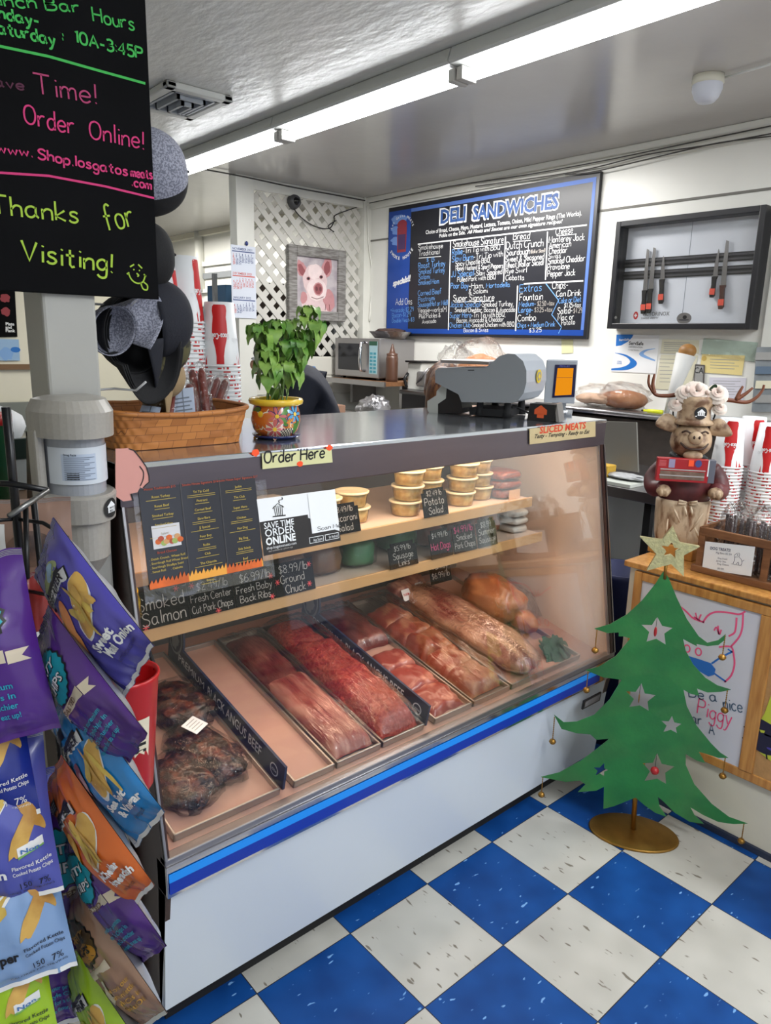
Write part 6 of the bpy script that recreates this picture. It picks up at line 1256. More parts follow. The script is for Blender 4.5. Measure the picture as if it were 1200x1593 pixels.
def person(label, feet, fwd, H, hair, top, bend=.0, crouch=0, longhair=False, piping=False, bow=0):
    f = V(fwd).normalized(); s_ = V((-f.y, f.x, 0)); z = V((0, 0, 1)); o = V(feet); k = H / 1.70
    t = thing('person', label, 'person', o)
    hz = .92 * k - crouch; hip = o + z * hz; bd = f * bend
    ch = hip + z * .30 * k + bd * .5; sh = hip + z * .50 * k + bd; nk = sh + z * .07 * k * (1 - bow) + bd * .25 + f * .05 * bow; hd = nk + z * .14 * k * (1 - bow) + bd * .2 + f * .12 * bow
    P = [hip, hip + z * .15 * k + bd * .2, ch, sh - z * .02, nk, hd, hd + z * .07 * k]; r = [(.15 * k, .11 * k), (.135 * k, .10 * k), (.15 * k, .11 * k), (.10 * k, .085 * k), (.055 * k, .055 * k), (.088 * k, .095 * k), (.07 * k, .075 * k)]; E = [(i, i + 1) for i in range(6)]
    HS, HR, HE = [], [], []
    for sg in (-1, 1):
        b = len(P); a = sh + s_ * sg * .17 * k - z * .02; el = a - z * .26 * k + f * .06 + s_ * sg * .05; wr = el + f * .22 * k - z * .02 - s_ * sg * .06; P += [a, el, wr, wr + f * .07 * k]; r += [.062 * k, .045 * k, .030 * k, (.034 * k, .02 * k)]; E += [(3, b), (b, b + 1), (b + 1, b + 2), (b + 2, b + 3)]
        hv = wr + f * .06 * k
        for q in range(5):
            n0 = len(P); side = s_ * sg * (-.032 + .021 * q) if q < 4 else -s_ * sg * .045; st = hv + side * .8 - f * (.03 if q == 4 else 0); L_ = (.060, .070, .066, .054, .045)[q] * k; dr = f - z * .25 - (s_ * sg * .6 if q == 4 else s_ * 0)
            P += [st, st + dr * L_ * .55, st + dr * L_ - z * .015]; r += [.0095, .0088, .0075]; E += [(b + 3, n0), (n0, n0 + 1), (n0 + 1, n0 + 2)]
        b = len(P); hj = hip + s_ * sg * .09 * k - z * .04; kn = o + s_ * sg * .10 * k + z * .48 * k + f * (.03 + crouch * .8); kn.z -= crouch * .3; an = o + s_ * sg * .10 * k + z * .08; P += [hj, kn, an, an + f * .12 - z * .045]; r += [.085 * k, .058 * k, .042 * k, (.04, .03)]; E += [(0, b), (b, b + 1), (b + 1, b + 2), (b + 2, b + 3)]
    skinbody('body', t, P, E, r, SKIN)
    # clothing follows the body
    Pt = [hip - z * .05, hip + z * .15 * k + bd * .2, ch, sh - z * .01, nk - z * .0]; rt = [(.168 * k, .13 * k), (.158 * k, .125 * k), (.172 * k, .135 * k), (.15 * k, .13 * k), (.078 * k, .078 * k)]; Et = [(i, i + 1) for i in range(4)]
    for sg in (-1, 1): b = len(Pt); a = sh + s_ * sg * .17 * k - z * .02; el = a - z * .26 * k + f * .06 + s_ * sg * .05; wr = el + f * .20 * k - z * .02 - s_ * sg * .055; Pt += [a, el, wr]; rt += [.092 * k, .070 * k, .052 * k]; Et += [(3, b), (b, b + 1), (b + 1, b + 2)]
    tp_ = skinbody('sweatshirt', t, Pt, Et, rt, top)
    if piping:
        mb = MB(); a = sh + s_ * -.20 * k + z * .055 - f * .02; mb.tube(catmull([tuple(nk - s_ * .07 - f * .05 - z * .02), tuple(a), tuple(a - z * .14 * k - s_ * .058), tuple(a - z * .26 * k - s_ * .07)], 5), .008, HOODB, 8); mb.build('shoulder_piping', t)
    Pp = [hip]; rp = [(.165 * k, .128 * k)]; Ep = []
    for sg in (-1, 1): b = len(Pp); hj = hip + s_ * sg * .09 * k - z * .06; kn = o + s_ * sg * .10 * k + z * (.48 * k - crouch * .3) + f * (.03 + crouch * .8); an = o + s_ * sg * .10 * k + z * .09; Pp += [hj, kn, an]; rp += [.10 * k, .076 * k, .064 * k]; Ep += [(0, b), (b, b + 1), (b + 1, b + 2)]
    skinbody('trousers', t, Pp, Ep, rp, PANTS)
    mb = MB(); R = Matrix((f, s_, z)).transposed(); c_ = hd + z * .045 * k - f * .018; mb.blob(c_, .112 * k, .098 * k, .125 * k, hair, 28, 18, .08, 5, 2, R)
    if longhair: mb.tube(catmull([tuple(c_ + z * .05 - f * .07), tuple(c_ - f * .13 - z * .02), tuple(c_ - f * .13 - z * .15), tuple(c_ - f * .10 - z * .30)], 5), [.05 + .02 * math.sin(i / 15 * PI) for i in range(16)], hair, 14)
    mb.build('hair', t)
    mb = MB()                                       # face: eyes, nose, mouth, ears
    for sg in (-1, 1): mb.blob(hd + f * .088 * k + s_ * sg * .032 * k + z * .02, .011, .011, .008, PWHITE, 10, 8); mb.blob(hd + f * .097 * k + s_ * sg * .032 * k + z * .02, .005, .005, .005, INK, 8, 6); mb.blob(hd + s_ * sg * .088 * k + z * .01, .018, .010, .03, SKIN, 10, 8)
    mb.blob(hd + f * .10 * k - z * .01, .016, .012, .022, SKIN, 10, 8); mb.blob(hd + f * .09 * k - z * .05, .008, .026, .006, mat('lips', rgb(160, 92, 84), .5), 10, 6); mb.build('face', t)
    for sg in (-1, 1):
        mb = MB(); an = o + s_ * sg * .10 * k; R2 = Matrix((f, s_, z)).transposed(); mb.blob(an + f * .05 + z * .045, .135, .048, .045, BLACK, 18, 12, 0, 1, 0, R2, .75); mb.build('shoe', t)
    return t
p1 = atd(3.6, 514, 620); person('person in a navy fleece with blue piping leaning over behind the potted plant', (p1.x, p1.y, 0), (-.75, .66, 0), 1.72, HAIRD, HOOD, .12, .0, False, True, .62)
p2 = atd(3.35, 683, 590); person('person with long auburn hair behind the deli scale', (p2.x - .02, p2.y - .05, 0), (.75, .65, 0), 1.47, HAIRR, mat('black_shirt', rgb(28, 26, 28), .8), .02, .0, True)

# ------------------------------------------------------------------ lattice wall things
LP = PL((0, YL - .012, 0), (1, 0, 0), (0, 0, 1)); c55 = crop(230, 240, 1200 / 370)
q = [LP.px(*c55(*p)) for p in ((700, 455), (990, 487), (985, 843), (703, 838))]; xa, xb, za, zb = (q[0][0] + q[3][0]) / 2, (q[1][0] + q[2][0]) / 2, (q[2][1] + q[3][1]) / 2, (q[0][1] + q[1][1]) / 2
t = thing('pig_painting', 'painting of a pig face in a weathered grey frame on the lattice', 'painting', LP((xa + xb) / 2, za))
FRG = mat('weathered_wood', rgb(150, 148, 144), .7, col2=rgb(112, 108, 104), vscale=14, stretch=(1, 1, 8)); fw2 = .075; W3, H3 = xb - xa, zb - za
mb = MB()
for a in ((xa, za, xa + fw2, zb), (xb - fw2, za, xb, zb), (xa + fw2, za, xb - fw2, za + fw2), (xa + fw2, zb - fw2, xb - fw2, zb)): mb.slab(LP, *a, -.0, .035, FRG)
mb.build('frame', t, bevel=.006)
mb = MB(); mb.slab(LP, xa + fw2, za + fw2, xb - fw2, zb - fw2, .004, .012, mat('canvas_grey_lilac', rgb(162, 152, 160), .7, col2=rgb(196, 188, 190), vscale=9)); mb.build('canvas', t)
def PV(u, v, h=0): return LP(xa + fw2 + (W3 - 2 * fw2) * u, za + fw2 + (H3 - 2 * fw2) * v, .012 + h)
P1, P2_, P3_, P4_, P5_ = [mat('paint_pink%d' % i, rgb(*c_), .7, var=.08, vscale=24) for i, c_ in enumerate(((222, 196, 196), (196, 140, 142), (150, 84, 88), (236, 216, 214), (110, 60, 64)))]
mb = MB()
mb.ell(PV, .52, .14, .40, .26, P1, .0006, 0, 24, 2, .2, 1); mb.ell(PV, .80, .22, .14, .22, P2_, .0008, .2, 20, 2, .2, 3); mb.ell(PV, .18, .24, .08, .12, P2_, .0008, 0, 18, 2, .2, 5)
mb.ell(PV, .14, .76, .17, .11, P2_, .0010, -1.0, 24, 2, .25, 2); mb.ell(PV, .13, .75, .11, .07, P3_, .0014, -1.0, 20, 2, .25, 4); mb.ell(PV, .74, .83, .12, .19, P2_, .0010, -.2, 24, 2, .25, 7); mb.ell(PV, .75, .83, .075, .13, P3_, .0014, -.2, 20, 2, .25, 8)
mb.ell(PV, .45, .56, .30, .30, P1, .0018, 0, 30, 2, .12, 6); mb.ell(PV, .45, .74, .17, .14, P4_, .0022, 0, 22, 2, .2, 9); mb.ell(PV, .50, .40, .24, .21, P4_, .0024, 0, 26, 2, .12, 3)
for x_, z_ in ((.29, .60), (.60, .65)): mb.ell(PV, x_, z_, .045, .034, P3_, .003, .2, 16, 2); mb.ell(PV, x_, z_, .028, .02, INK, .0034, 0, 14, 2)
mb.ell(PV, .53, .42, .12, .125, P2_, .0032, 0, 24, 2, .08, 2); mb.ell(PV, .53, .42, .095, .10, P3_, .0036, 0, 24, 2, .08, 2)
for x_ in (.49, .58): mb.ell(PV, x_, .42, .03, .045, P5_, .004, .1, 16, 2)
mb.line(PV, catmull([(.36, .26), (.5, .23), (.66, .28)], 5), .012, P5_, .0036); mb.line(PV, [(.70, .02), (.72, .14)], .012, P5_, .0034); mb.line(PV, [(.82, .02), (.80, .14)], .012, P5_, .0034); mb.build('pig_paint', t)
t = thing('security_camera', 'black dome camera with cable at the top of the lattice', 'camera', LP(*LP.px(*c55(735, 240))))
s = LP(*LP.px(*c55(735, 240)), 0); R = Matrix.Rotation(PI / 2, 3, 'X'); mb = MB(); mb.lathe([(.001, .045), (.03, .044), (.045, .035), (.052, .01), (.055, 0)], mat('camera_dark', rgb(70, 70, 72), .4), s, 24, R); mb.build('housing', t)
mb = MB(); mb.lathe([(.001, .066), (.018, .062), (.026, .048), (.03, .04)], mat('lens_black', rgb(10, 10, 12), .1), s, 20, R); mb.build('lens', t)
mb = MB(); mb.tube([LP(*LP.px(*c55(*p)), .012) for p in catmull([(722, 262), (770, 320), (840, 365), (910, 375), (935, 340), (940, 310), (1000, 285), (1060, 265)], 5)], .004, MBLACK, 6); mb.tube([LP(*LP.px(*c55(*p)), .012) for p in catmull([(935, 392), (905, 365), (945, 335)], 4)], .004, MBLACK, 6); mb.build('cable', t)
CPL = PL((0, YL - .045, 0), (1, 0, 0), (0, 0, 1)); t = thing('wall_calendar', 'white three-month wall calendar hung on the white post', 'calendar', CPL(*CPL.px(*c55(490, 820))))
q = [CPL.px(*c55(*p)) for p in ((445, 825), (548, 818), (535, 468), (418, 492))]; xl_, xr_, zt_, zb_ = q[3][0], q[1][0], q[2][1], q[0][1]
mb = MB(); mb.slab(CPL, xl_, zb_, xr_, zt_, .0, .003, mat('calendar_white', rgb(214, 220, 232), .6)); mb.build('pages', t)
mb = MB(); CB = mat('calendar_blue', rgb(54, 74, 132), .6); CR_ = mat('calendar_red', rgb(204, 82, 66), .6); hh = (zt_ - zb_) / 3
for k in range(3):
    top = zt_ - hh * k; m_ = (CB, CR_, CB)[k]; mb.rect(CPL, xl_ + .01, top - .045, xr_ - .01, top - .038, m_, .0036); mb.type(CPL, ('NOVEMBER 2021', 'DECEMBER 2021', 'JANUARY 2022')[k], xl_ + .012, top - .032, .022, m_, .01, h=.0036)
    for i in range(5):
        for j in range(7):
            if i * 7 + j >= (k * 2) % 5 and i * 7 + j < 31: mb.type(CPL, str(i * 7 + j - (k * 2) % 5 + 1), xl_ + .014 + (xr_ - xl_ - .03) / 7 * j, top - .07 - i * (hh - .09) / 5, .021, m_ if j not in (0,) else CR_, .01, h=.0036)
mb.build('dates', t)
s = CPL(*CPL.px(*c55(498, 450)), .004); t = thing('push_pin', 'blue push pin above the calendar', 'pin', s); MB().blob(s, .012, .008, .016, mat('pin_blue', rgb(36, 52, 120), .4), 12, 8).build('head', t)
# store room seen through and beside the lattice
for i, (x, z, w_, h_, c_, lb) in enumerate(((2.22, 1.56, .18, .22, (120, 84, 66), 'brown carton seen through the lattice left of the pig painting'), (2.25, 1.87, .26, .16, (64, 104, 140), 'blue carton seen through the lattice beside the painting frame'), (2.62, 1.56, .3, .28, (50, 44, 42), 'dark box seen through the lattice behind the painting'), (2.10, 1.36, .2, .17, (170, 150, 60), 'yellow box low behind the lattice'), (2.97, 1.36, .38, .56, (40, 36, 36), 'big dark box behind the lattice at the corner'), (2.66, 1.87, .46, .2, (84, 72, 66), 'brown-grey box on the top rack shelf behind the painting'))):
    t = thing('storage_box', lb, 'box', (x, YL + .55, z)); MB().box((x - w_ / 2, YL + .40, z), (x + w_ / 2, YL + .7, z + h_), mat('box_colour%d' % i, rgb(*c_), .7)).build('carton', t, bevel=.004)
t = thing('storage_rack', 'grey storage rack behind the lattice', 'rack', (2.6, YL + .55, 0)); mb = MB()
mb.box((2.0, YL + .36, 1.338), (XW - .02, YL + .72, 1.35), GREY); mb.box((2.0, YL + .36, 1.538), (2.77, YL + .72, 1.55), GREY); mb.box((2.0, YL + .36, 1.85), (2.9, YL + .72, 1.862), GREY)
mb.build('shelf', t); mb = MB(); [mb.box((x, y, 0), (x + .03, y + .03, 2.1), GREY) for x in (2.0, XW - .06) for y in (YL + .36, YL + .69)]; mb.build('upright', t)
# window with a frame on the far stretch of the menu wall, a pipe and a wire rail
FP = PL((XW - .004, 0, 0), (0, -1, 0), (0, 0, 1)); q = [FP.px(*c55(*p)) for p in ((300, 545), (425, 525), (432, 640), (310, 665))]
xa, xb, za, zb = q[0][0] - .3, q[1][0] + .2, q[2][1] - .1, q[1][1]
mb = MB(); mb.slab(FP, xa, zb - .05, xb, zb, 0, .03, WHITE); mb.slab(FP, xa, za, xb, za + .04, 0, .03, WHITE); mb.slab(FP, xa, za, xa + .05, zb, 0, .03, WHITE); mb.slab(FP, xb - .05, za, xb, zb, 0, .03, WHITE); mb.slab(FP, xa, zb - .18, xb, zb - .12, 0, .02, GREY); struct(mb.build('window_1'))
mb = MB(); a = FP.px(*c55(270, 400)); mb.tube([FP(a[0], a[1] - .6, .03), FP(a[0], a[1] + .12, .03)], .05, WHITE, 12); struct(mb.build('trim_8'))
mb = MB(); mb.box((XW - .06, YL + .05, CEIL - .05), (XW, 7.6, CEIL), CREAM); struct(mb.build('trim_9'))
# ------------------------------------------------------------------ counter with the whiteboard at the right
CX = 1.56; CT = .885
CFP = PL((CX, 0, 0), (0, -1, 0), (0, 0, 1)); c10 = crop(830, 800, 1092 / 370); c11 = crop(1040, 820, 637 / 160)
CREAMP = mat('counter_cream_paint', rgb(206, 202, 186), .45, var=.05, vscale=5)
TANP = mat('cork_tan', rgb(176, 134, 84), .7, var=.12, vscale=60)
t = thing('service_counter', 'low cream counter with oak edges at the right behind the metal tree', 'counter', (1.95, -.6, 0))
mb = MB(); mb.box((CX + .004, -1.6, 0), (CX + .70, -.035, CT - .025), CREAMP); mb.build('body', t)
mb = MB(); mb.box((CX - .02, -1.6, CT - .022), (CX + .72, -.02, CT), OAK); mb.build('worktop', t, bevel=.004)
zr = CFP.px(*c10(760, 1087))[1]; zr2 = CFP.px(1200, 1220)[1]; zrail = (zr + zr2) / 2 + .0
mb = MB(); mb.box((CX - .014, -1.6, zrail - .02), (CX + .004, -.035, zrail + .012), OAK); mb.build('lower_rail', t, bevel=.003)
mb = MB(); mb.box((CX - .008, -1.6, 0), (CX + .004, -.035, .022), mat('base_navy', rgb(34, 44, 66), .6)); mb.build('kick_strip', t)
ywr = CFP.px(*c11(600, 470))[0]
t = thing('whiteboard', 'oak framed whiteboard with a pink pig drawing on the counter front, behind the tree', 'whiteboard', CFP(.3, .3))
wl, wr = CFP.px(992.7, 880)[0], -CFP(0, 0).y + CFP.px(*c11(600, 475))[0]; wb, wt = zrail + .012, CT - .03
WBM = mat('whiteboard_white', rgb(206, 206, 214), .25, var=.02, vscale=5)
mb = MB(); mb.slab(CFP, wl + .03, wb, wr, wt - .03, .004, .010, WBM); mb.build('panel', t)
mb = MB(); mb.slab(CFP, wl, wb - .02, wl + .03, wt, .002, .018, OAK); mb.slab(CFP, wl + .03, wt - .03, wr + .05, wt, .002, .018, OAK); mb.slab(CFP, wr, wb, wr + .045, wt - .03, .002, .018, OAK); mb.build('frame', t, bevel=.003)
WD = PL((CX - .010, 0, 0), (0, -1, 0), (0, 0, 1)); MP_ = mat('marker_pink', rgb(234, 88, 134), .6); MBL = mat('marker_blue', rgb(44, 112, 196), .6); MDK = mat('marker_slate', rgb(74, 96, 120), .6)
def wln(w_, m_, *q, sm=True): p = pts(WD, c11, *q); mb.line(WD, catmull(p, 5) if sm else p, w_, m_, .001)
mb = MB()
wln(.006, MP_, (60, 480), (110, 520), (150, 560), (180, 575), (225, 590)); wln(.006, MP_, (215, 590), (250, 545), (300, 525), (380, 530), (440, 540), (478, 522)); wln(.006, MP_, (465, 535), (460, 620), (440, 680), (390, 740)); wln(.006, MP_, (425, 560), (420, 620), (410, 655), (375, 675))
wln(.006, MP_, (315, 742), (390, 742), (408, 800), (410, 860), (390, 920), (350, 960)); wln(.005, MP_, (315, 665), (300, 620), (285, 640)); wln(.005, MP_, (315, 665), (310, 610)); wln(.005, MP_, (320, 665), (330, 635)); wln(.005, MP_, (180, 570), (170, 530)); wln(.005, MP_, (190, 572), (205, 540)); wln(.005, MP_, (200, 580), (160, 555))
for c_ in ((118, 752), (188, 772)): p = WD.px(*c11(*c_)); ring = [(p[0] + .010 * math.cos(k * PI / 8), p[1] + .013 * math.sin(k * PI / 8)) for k in range(17)]; mb.line(WD, ring, .005, MP_, .001)
q = pts(WD, c11, (60, 790), (120, 795), (200, 820), (265, 842), (295, 880), (285, 915), (250, 925), (190, 890), (120, 850), (60, 820)); mb.poly(WD, q[::-1], MBL, .0012)
wln(.006, MBL, (270, 845), (330, 805), (400, 770)); wln(.006, MBL, (285, 905), (360, 958)); wln(.005, MBL, (370, 755), (400, 775))
for s_, a, b, h_, m_ in (('Be a', (130, 1050), (315, 1085), 60, MDK), ('nice', (345, 1125), (470, 1150), 70, MDK), ('Piggy', (180, 1150), (400, 1240), 95, MP_), ('Wear', (60, 1185), (215, 1230), 60, MDK), ('A', (255, 1280), (295, 1290), 65, MDK), ('Mask', (60, 1320), (240, 1390), 60, MP_)): put(mb, WD, c11, s_, a, b, h_, m_, wd=.0042)
mb.build('marker_drawing', t)
t = thing('cork_board', 'tan cork panel right of the whiteboard on the counter front', 'panel', CFP(wr + .3, wb)); MB().slab(CFP, wr + .045, wb, wr + .6, wt - .03, .003, .010, TANP).build('cork', t); 
t = thing('spider_flyer', 'lime and black flyer pinned on the tan panel at the right edge', 'flyer', CFP(wr + .14, wb + .1)); LIME = mat('flyer_lime', rgb(186, 196, 60), .6); FP2 = PL((CX - .0105, 0, 0), (0, -1, 0), (0, 0, 1))
q = pts(FP2, c11, (637, 1045), (600, 1150), (550, 1240), (515, 1340), (575, 1400), (640, 1450), (760, 1430), (760, 1045)); mb = MB(); mb.prism(FP2, q[::-1], 0, .002, LIME); mb.build('paper', t)
mb = MB(); c_ = FP2.px(*c11(600, 1340)); mb.ell(FP2, c_[0], c_[1], .05, .035, mat('flyer_navy', rgb(24, 24, 52), .6), .003); mb.ell(FP2, c_[0] + .02, c_[1] - .01, .012, .004, mat('flyer_violet', rgb(70, 60, 150), .6), .0036)
mb.ell(FP2, c_[0] + .01, c_[1] + .055, .05, .03, mat('flyer_navy', rgb(24, 24, 52), .6), .003, wob=.8, seed=4)
for a in range(9): mb.line(FP2, [(c_[0], c_[1]), (c_[0] + .075 * math.cos(a * .7), c_[1] + .06 * math.sin(a * .7) + .01)], .005, INK, .0026)
mb.build('print', t)

# ------------------------------------------------------------------ pig chef figurine
PCX, PCY, PCZ = 1.80, -.085, CT + .045
BLK = mat('block_wood', rgb(190, 136, 66), .5, var=.15, vscale=8, stretch=(1, 6, 6)); t = thing('wooden_block', 'small wooden block on the counter under the pig figurine', 'block', (PCX, PCY, CT)); MB().box((PCX - .085, PCY - .10, CT), (PCX + .07, PCY + .075, PCZ), BLK).build('block', t, bevel=.004)
STO = mat('figurine_stone', rgb(182, 156, 126), .55, col2=rgb(104, 72, 48), vscale=26, bump=.6, bscale=50, lo=.47, hi=.66); APR = mat('figurine_apron', rgb(206, 184, 156), .6, col2=rgb(126, 84, 54), vscale=22, bump=.5, bscale=50, lo=.50, hi=.68, stretch=(1.5, 1.5, .5)); SHIRT = mat('figurine_shirt', rgb(96, 40, 42), .5, col2=rgb(70, 30, 32), vscale=12); DKST = mat('figurine_dark_brown', rgb(62, 44, 34), .7)
t = thing('pig_chef_figurine', 'pig chef figurine in apron and maroon shirt standing on the counter', 'figurine', (PCX, PCY, PCZ))
fp = V((-.80, -.60, 0)).normalized(); sp = V((fp.y, -fp.x, 0)) * 1.0; zz_ = V((0, 0, 1)); Rp = Matrix((fp, sp, zz_)).transposed(); PO = V((PCX, PCY, PCZ))
if sp.dot(CR) < 0: sp = -sp; Rp = Matrix((fp, sp, zz_)).transposed()
def L3(f, s, z): return PO + fp * f + sp * s + zz_ * z       # figurine frame: forward, its picture-right, up
def ring(prof_, m, nu=36, fold=0, k=9, sq=.85):
    mb = MB(); nv = len(prof_) - 1
    def fn(u, v):
        x = v * nv; i = min(int(x), nv - 1); f = x - i; a, b = prof_[i], prof_[i + 1]; r = [a[j] + (b[j] - a[j]) * f for j in range(4)]; an = 2 * PI * u; fo = 1 + fold * math.sin(an * k) * (1 - v)
        return L3(r[3] + math.cos(an) * r[0] * sq * fo, math.sin(an) * r[0] * r[2] * fo, r[1])
    return mb.grid(fn, nu, nv * 4, m, cu=True)
# (radius, z, width factor, forward shift)
mb = ring([(.001, 0, 1, 0), (.080, .001, 1.05, 0), (.086, .03, 1.05, 0), (.090, .10, 1.05, 0), (.092, .155, 1.05, .004), (.085, .165, 1.05, .003)], APR, fold=.03)
for sgn in (-1, 1): mb.tube([L3(.083, sgn * .004, .165), L3(.092, sgn * .03, .172), L3(.092, sgn * .034, .160), L3(.087, sgn * .006, .160)], .004, APR, 6)
for k, (a, b) in enumerate((((.088, -.05, .15), (.090, -.02, .09)), ((.090, .055, .13), (.088, .02, .06)), ((.085, -.06, .10), (.083, -.065, .03)), ((.090, .03, .08), (.087, .055, .03)), ((.088, -.01, .152), (.091, .0, .115)), ((.088, .012, .152), (.091, .02, .118)))): mb.tube([L3(*a), L3((a[0] + b[0]) / 2 + .008, (a[1] + b[1]) / 2, (a[2] + b[2]) / 2), L3(*b)], [.002, .0045, .002], APR if k < 4 else mat('apron_tie', rgb(214, 196, 170), .6), 6)
mb.build('apron', t)
ring([(.082, .160, 1.05, .0), (.086, .20, 1.05, .004), (.084, .25, 1.05, 0), (.074, .295, 1.06, -.004), (.045, .325, 1.0, 0), (.001, .33, 1, 0)], SHIRT).build('shirt', t)
for sgn in (-1, 1):
    mb = MB(); mb.tube(catmull([tuple(L3(0, sgn * .085, .285)), tuple(L3(.0, sgn * .112, .24)), tuple(L3(.04, sgn * .112, .205)), tuple(L3(.085, sgn * .088, .215))], 5), [.026 + .008 * math.sin(i / 15 * PI) for i in range(16)], SHIRT, 14); mb.build('sleeve', t)
    mb = MB(); h = L3(.092, sgn * .088, .205); mb.blob(h, .026, .026, .022, STO, 16, 10, .1, 3, 3, Rp); mb.blob(h + fp * .014 + zz_ * -.004 + sp * .008, .014, .009, .016, STO, 10, 8, 0, 1, 0, Rp); mb.blob(h + fp * .014 - zz_ * .004 - sp * .010, .014, .009, .016, STO, 10, 8, 0, 1, 0, Rp); mb.build('trotter', t)
# head: round muzzle-heavy face with chin, grinning mouth, ears drooping sideways
mb = MB(); hc = L3(.010, 0, .385)
def hd_fn(u, v):
    a = 2 * PI * u; b = PI * (v - .5); d = V((math.cos(a) * math.cos(b), math.sin(a) * math.cos(b), math.sin(b)))
    r = V((.066, .070, .068)); q = V((d.x * r.x, d.y * r.y, d.z * r.z)); w_ = max(0, d.x)
    q.y *= 1 + .12 * max(0, -d.z); q.x += .022 * w_ ** 3 * max(0, 1 - abs(d.z + .15) * 1.3); q += d * (.006 * math.exp(-((d.y - .55) ** 2 + (d.z + .1) ** 2) * 9) + .006 * math.exp(-((d.y + .55) ** 2 + (d.z + .1) ** 2) * 9))
    return hc + Rp @ q
mb.grid(hd_fn, 30, 20, STO, cu=True); 
mb.tube([hc + Rp @ V((.07, 0, .012)), hc + Rp @ V((.098, 0, .017))], [.026, .021], STO, 16); mb.blob(hc + Rp @ V((.065, 0, -.050)), .022, .034, .018, STO, 14, 10, 0, 1, 0, Rp)
mb.build('head', t)
mb = MB()  # mouth, nostrils, brows and chin marks in plain dark brown
mb.tube(catmull([tuple(hc + Rp @ V((.064, -.045, -.006))), tuple(hc + Rp @ V((.082, -.028, -.022))), tuple(hc + Rp @ V((.089, 0, -.025))), tuple(hc + Rp @ V((.082, .028, -.022))), tuple(hc + Rp @ V((.064, .045, -.006)))], 4), .0042, DKST, 8)
for sgn in (-1, 1):
    mb.blob(hc + Rp @ V((.0985, sgn * .009, .018)), .003, .004, .006, DKST, 8, 6, 0, 1, 0, Rp); mb.tube(catmull([tuple(hc + Rp @ V((.058, sgn * .044, .030))), tuple(hc + Rp @ V((.066, sgn * .032, .037))), tuple(hc + Rp @ V((.068, sgn * .018, .030)))], 4), .0035, DKST, 6)
    mb.blob(hc + Rp @ V((.06, sgn * .022, -.052)), .004, .005, .010, DKST, 8, 6, 0, 1, 0, Rp)
mb.build('face', t)
for sgn in (-1, 1):
    mb = MB()
    def ear(u, v):
        y = 2 * v - 1; l = .075 * u; w_ = .032 * math.sin(PI * min(1, .18 + u * .82)) ** .7
        return hc + Rp @ V((.012 + .016 * u - .012 * y * y, sgn * (.056 + l), .045 + .012 * math.sin(u * 3) - (.02 * u if sgn > 0 else -.006 * u) + y * w_))
    mb.grid(ear, 12, 8, STO); mb.build('ear', t, solid=.008, sub=1)
mb = MB(); hb = hc + Rp @ V((-.004, 0, .055))
tp = [(.066, 0), (.070, .006), (.066, .014), (.058, .02), (.056, .055), (.066, .085), (.060, .10), (.03, .104), (.001, .103)]
mb.lathe(tp, STO, hb, 30, Rp); mb.blob(hb + zz_ * .088 + sp * .03, .04, .035, .02, STO, 14, 8, .2, 2, 3); mb.blob(hb + zz_ * .088 - sp * .03, .04, .035, .02, STO, 14, 8, .2, 2, 6); mb.build('chef_hat', t)
def HS(u, v, h=0): a = u / .058; return hb + Rp @ V(((.0585 + h) * math.cos(a), (.0585 + h) * math.sin(a), v))
mb = MB(); mb.ell(HS, .012, .045, .022, .022, INK, .003, rings=4); mb.poly(HS, [(.001, .036), (.023, .036), (.023, .047), (.026, .047), (.012, .060), (-.002, .047), (.001, .047)], W_, .0045); mb.line(HS, [(-.006, .034), (.030, .034)], .003, W_, .0046)
for k in range(3): mb.line(HS, [(.005 + k * .007, .038), (.005 + k * .007, .048)], .0016, INK, .0055)
mb.build('hat_emblem', t)
mb = MB(); mb.tube([L3(.058 * math.cos(a), .060 * math.sin(a), .322 + .006 * math.sin(a * 3)) for a in [k * PI / 12 for k in range(25)]], .008, mat('neck_scarf', rgb(34, 40, 42), .7), 8, False); mb.tube(catmull([tuple(L3(.062, .01, .322)), tuple(L3(.078, .03, .308)), tuple(L3(.072, .05, .300))], 4), .004, mat('scarf_teal', rgb(70, 110, 104), .6), 6); mb.build('scarf', t)
# antler headband laid over the hat
t = thing('antler_headband', 'brown antler headband with white roses on the pig figurine hat', 'headband', L3(0, 0, .53))
ANT = mat('antler_brown', rgb(112, 60, 34), .45, var=.2, vscale=14)
AP = PL(L3(.0, 0, 0), sp, zz_); cp = crop(1000, 560, 1062 / 200)
def ant(*q): return [AP(*AP.px(*cp(*p)), 0) for p in catmull(list(q), 5)]
for A_ in ([((290, 285), (220, 295), (120, 290), (75, 245), (50, 190), (55, 120)), ((95, 270), (85, 200), (100, 115))], [((660, 325), (740, 335), (860, 350), (940, 310), (990, 250), (1005, 205)), ((770, 330), (850, 280), (912, 230)), ((780, 320), (800, 270), (830, 215))]):
    mb = MB()
    for q in A_: p = ant(*q); n_ = len(p); mb.tube(p, [.0075 * (1 - .62 * i / (n_ - 1)) + .001 for i in range(n_)], ANT, 10)
    mb.build('antler', t)
ROS = mat('rose_ivory', rgb(220, 208, 196), .6, var=.05, vscale=20); ROP = mat('rose_blush', rgb(224, 204, 192), .6)
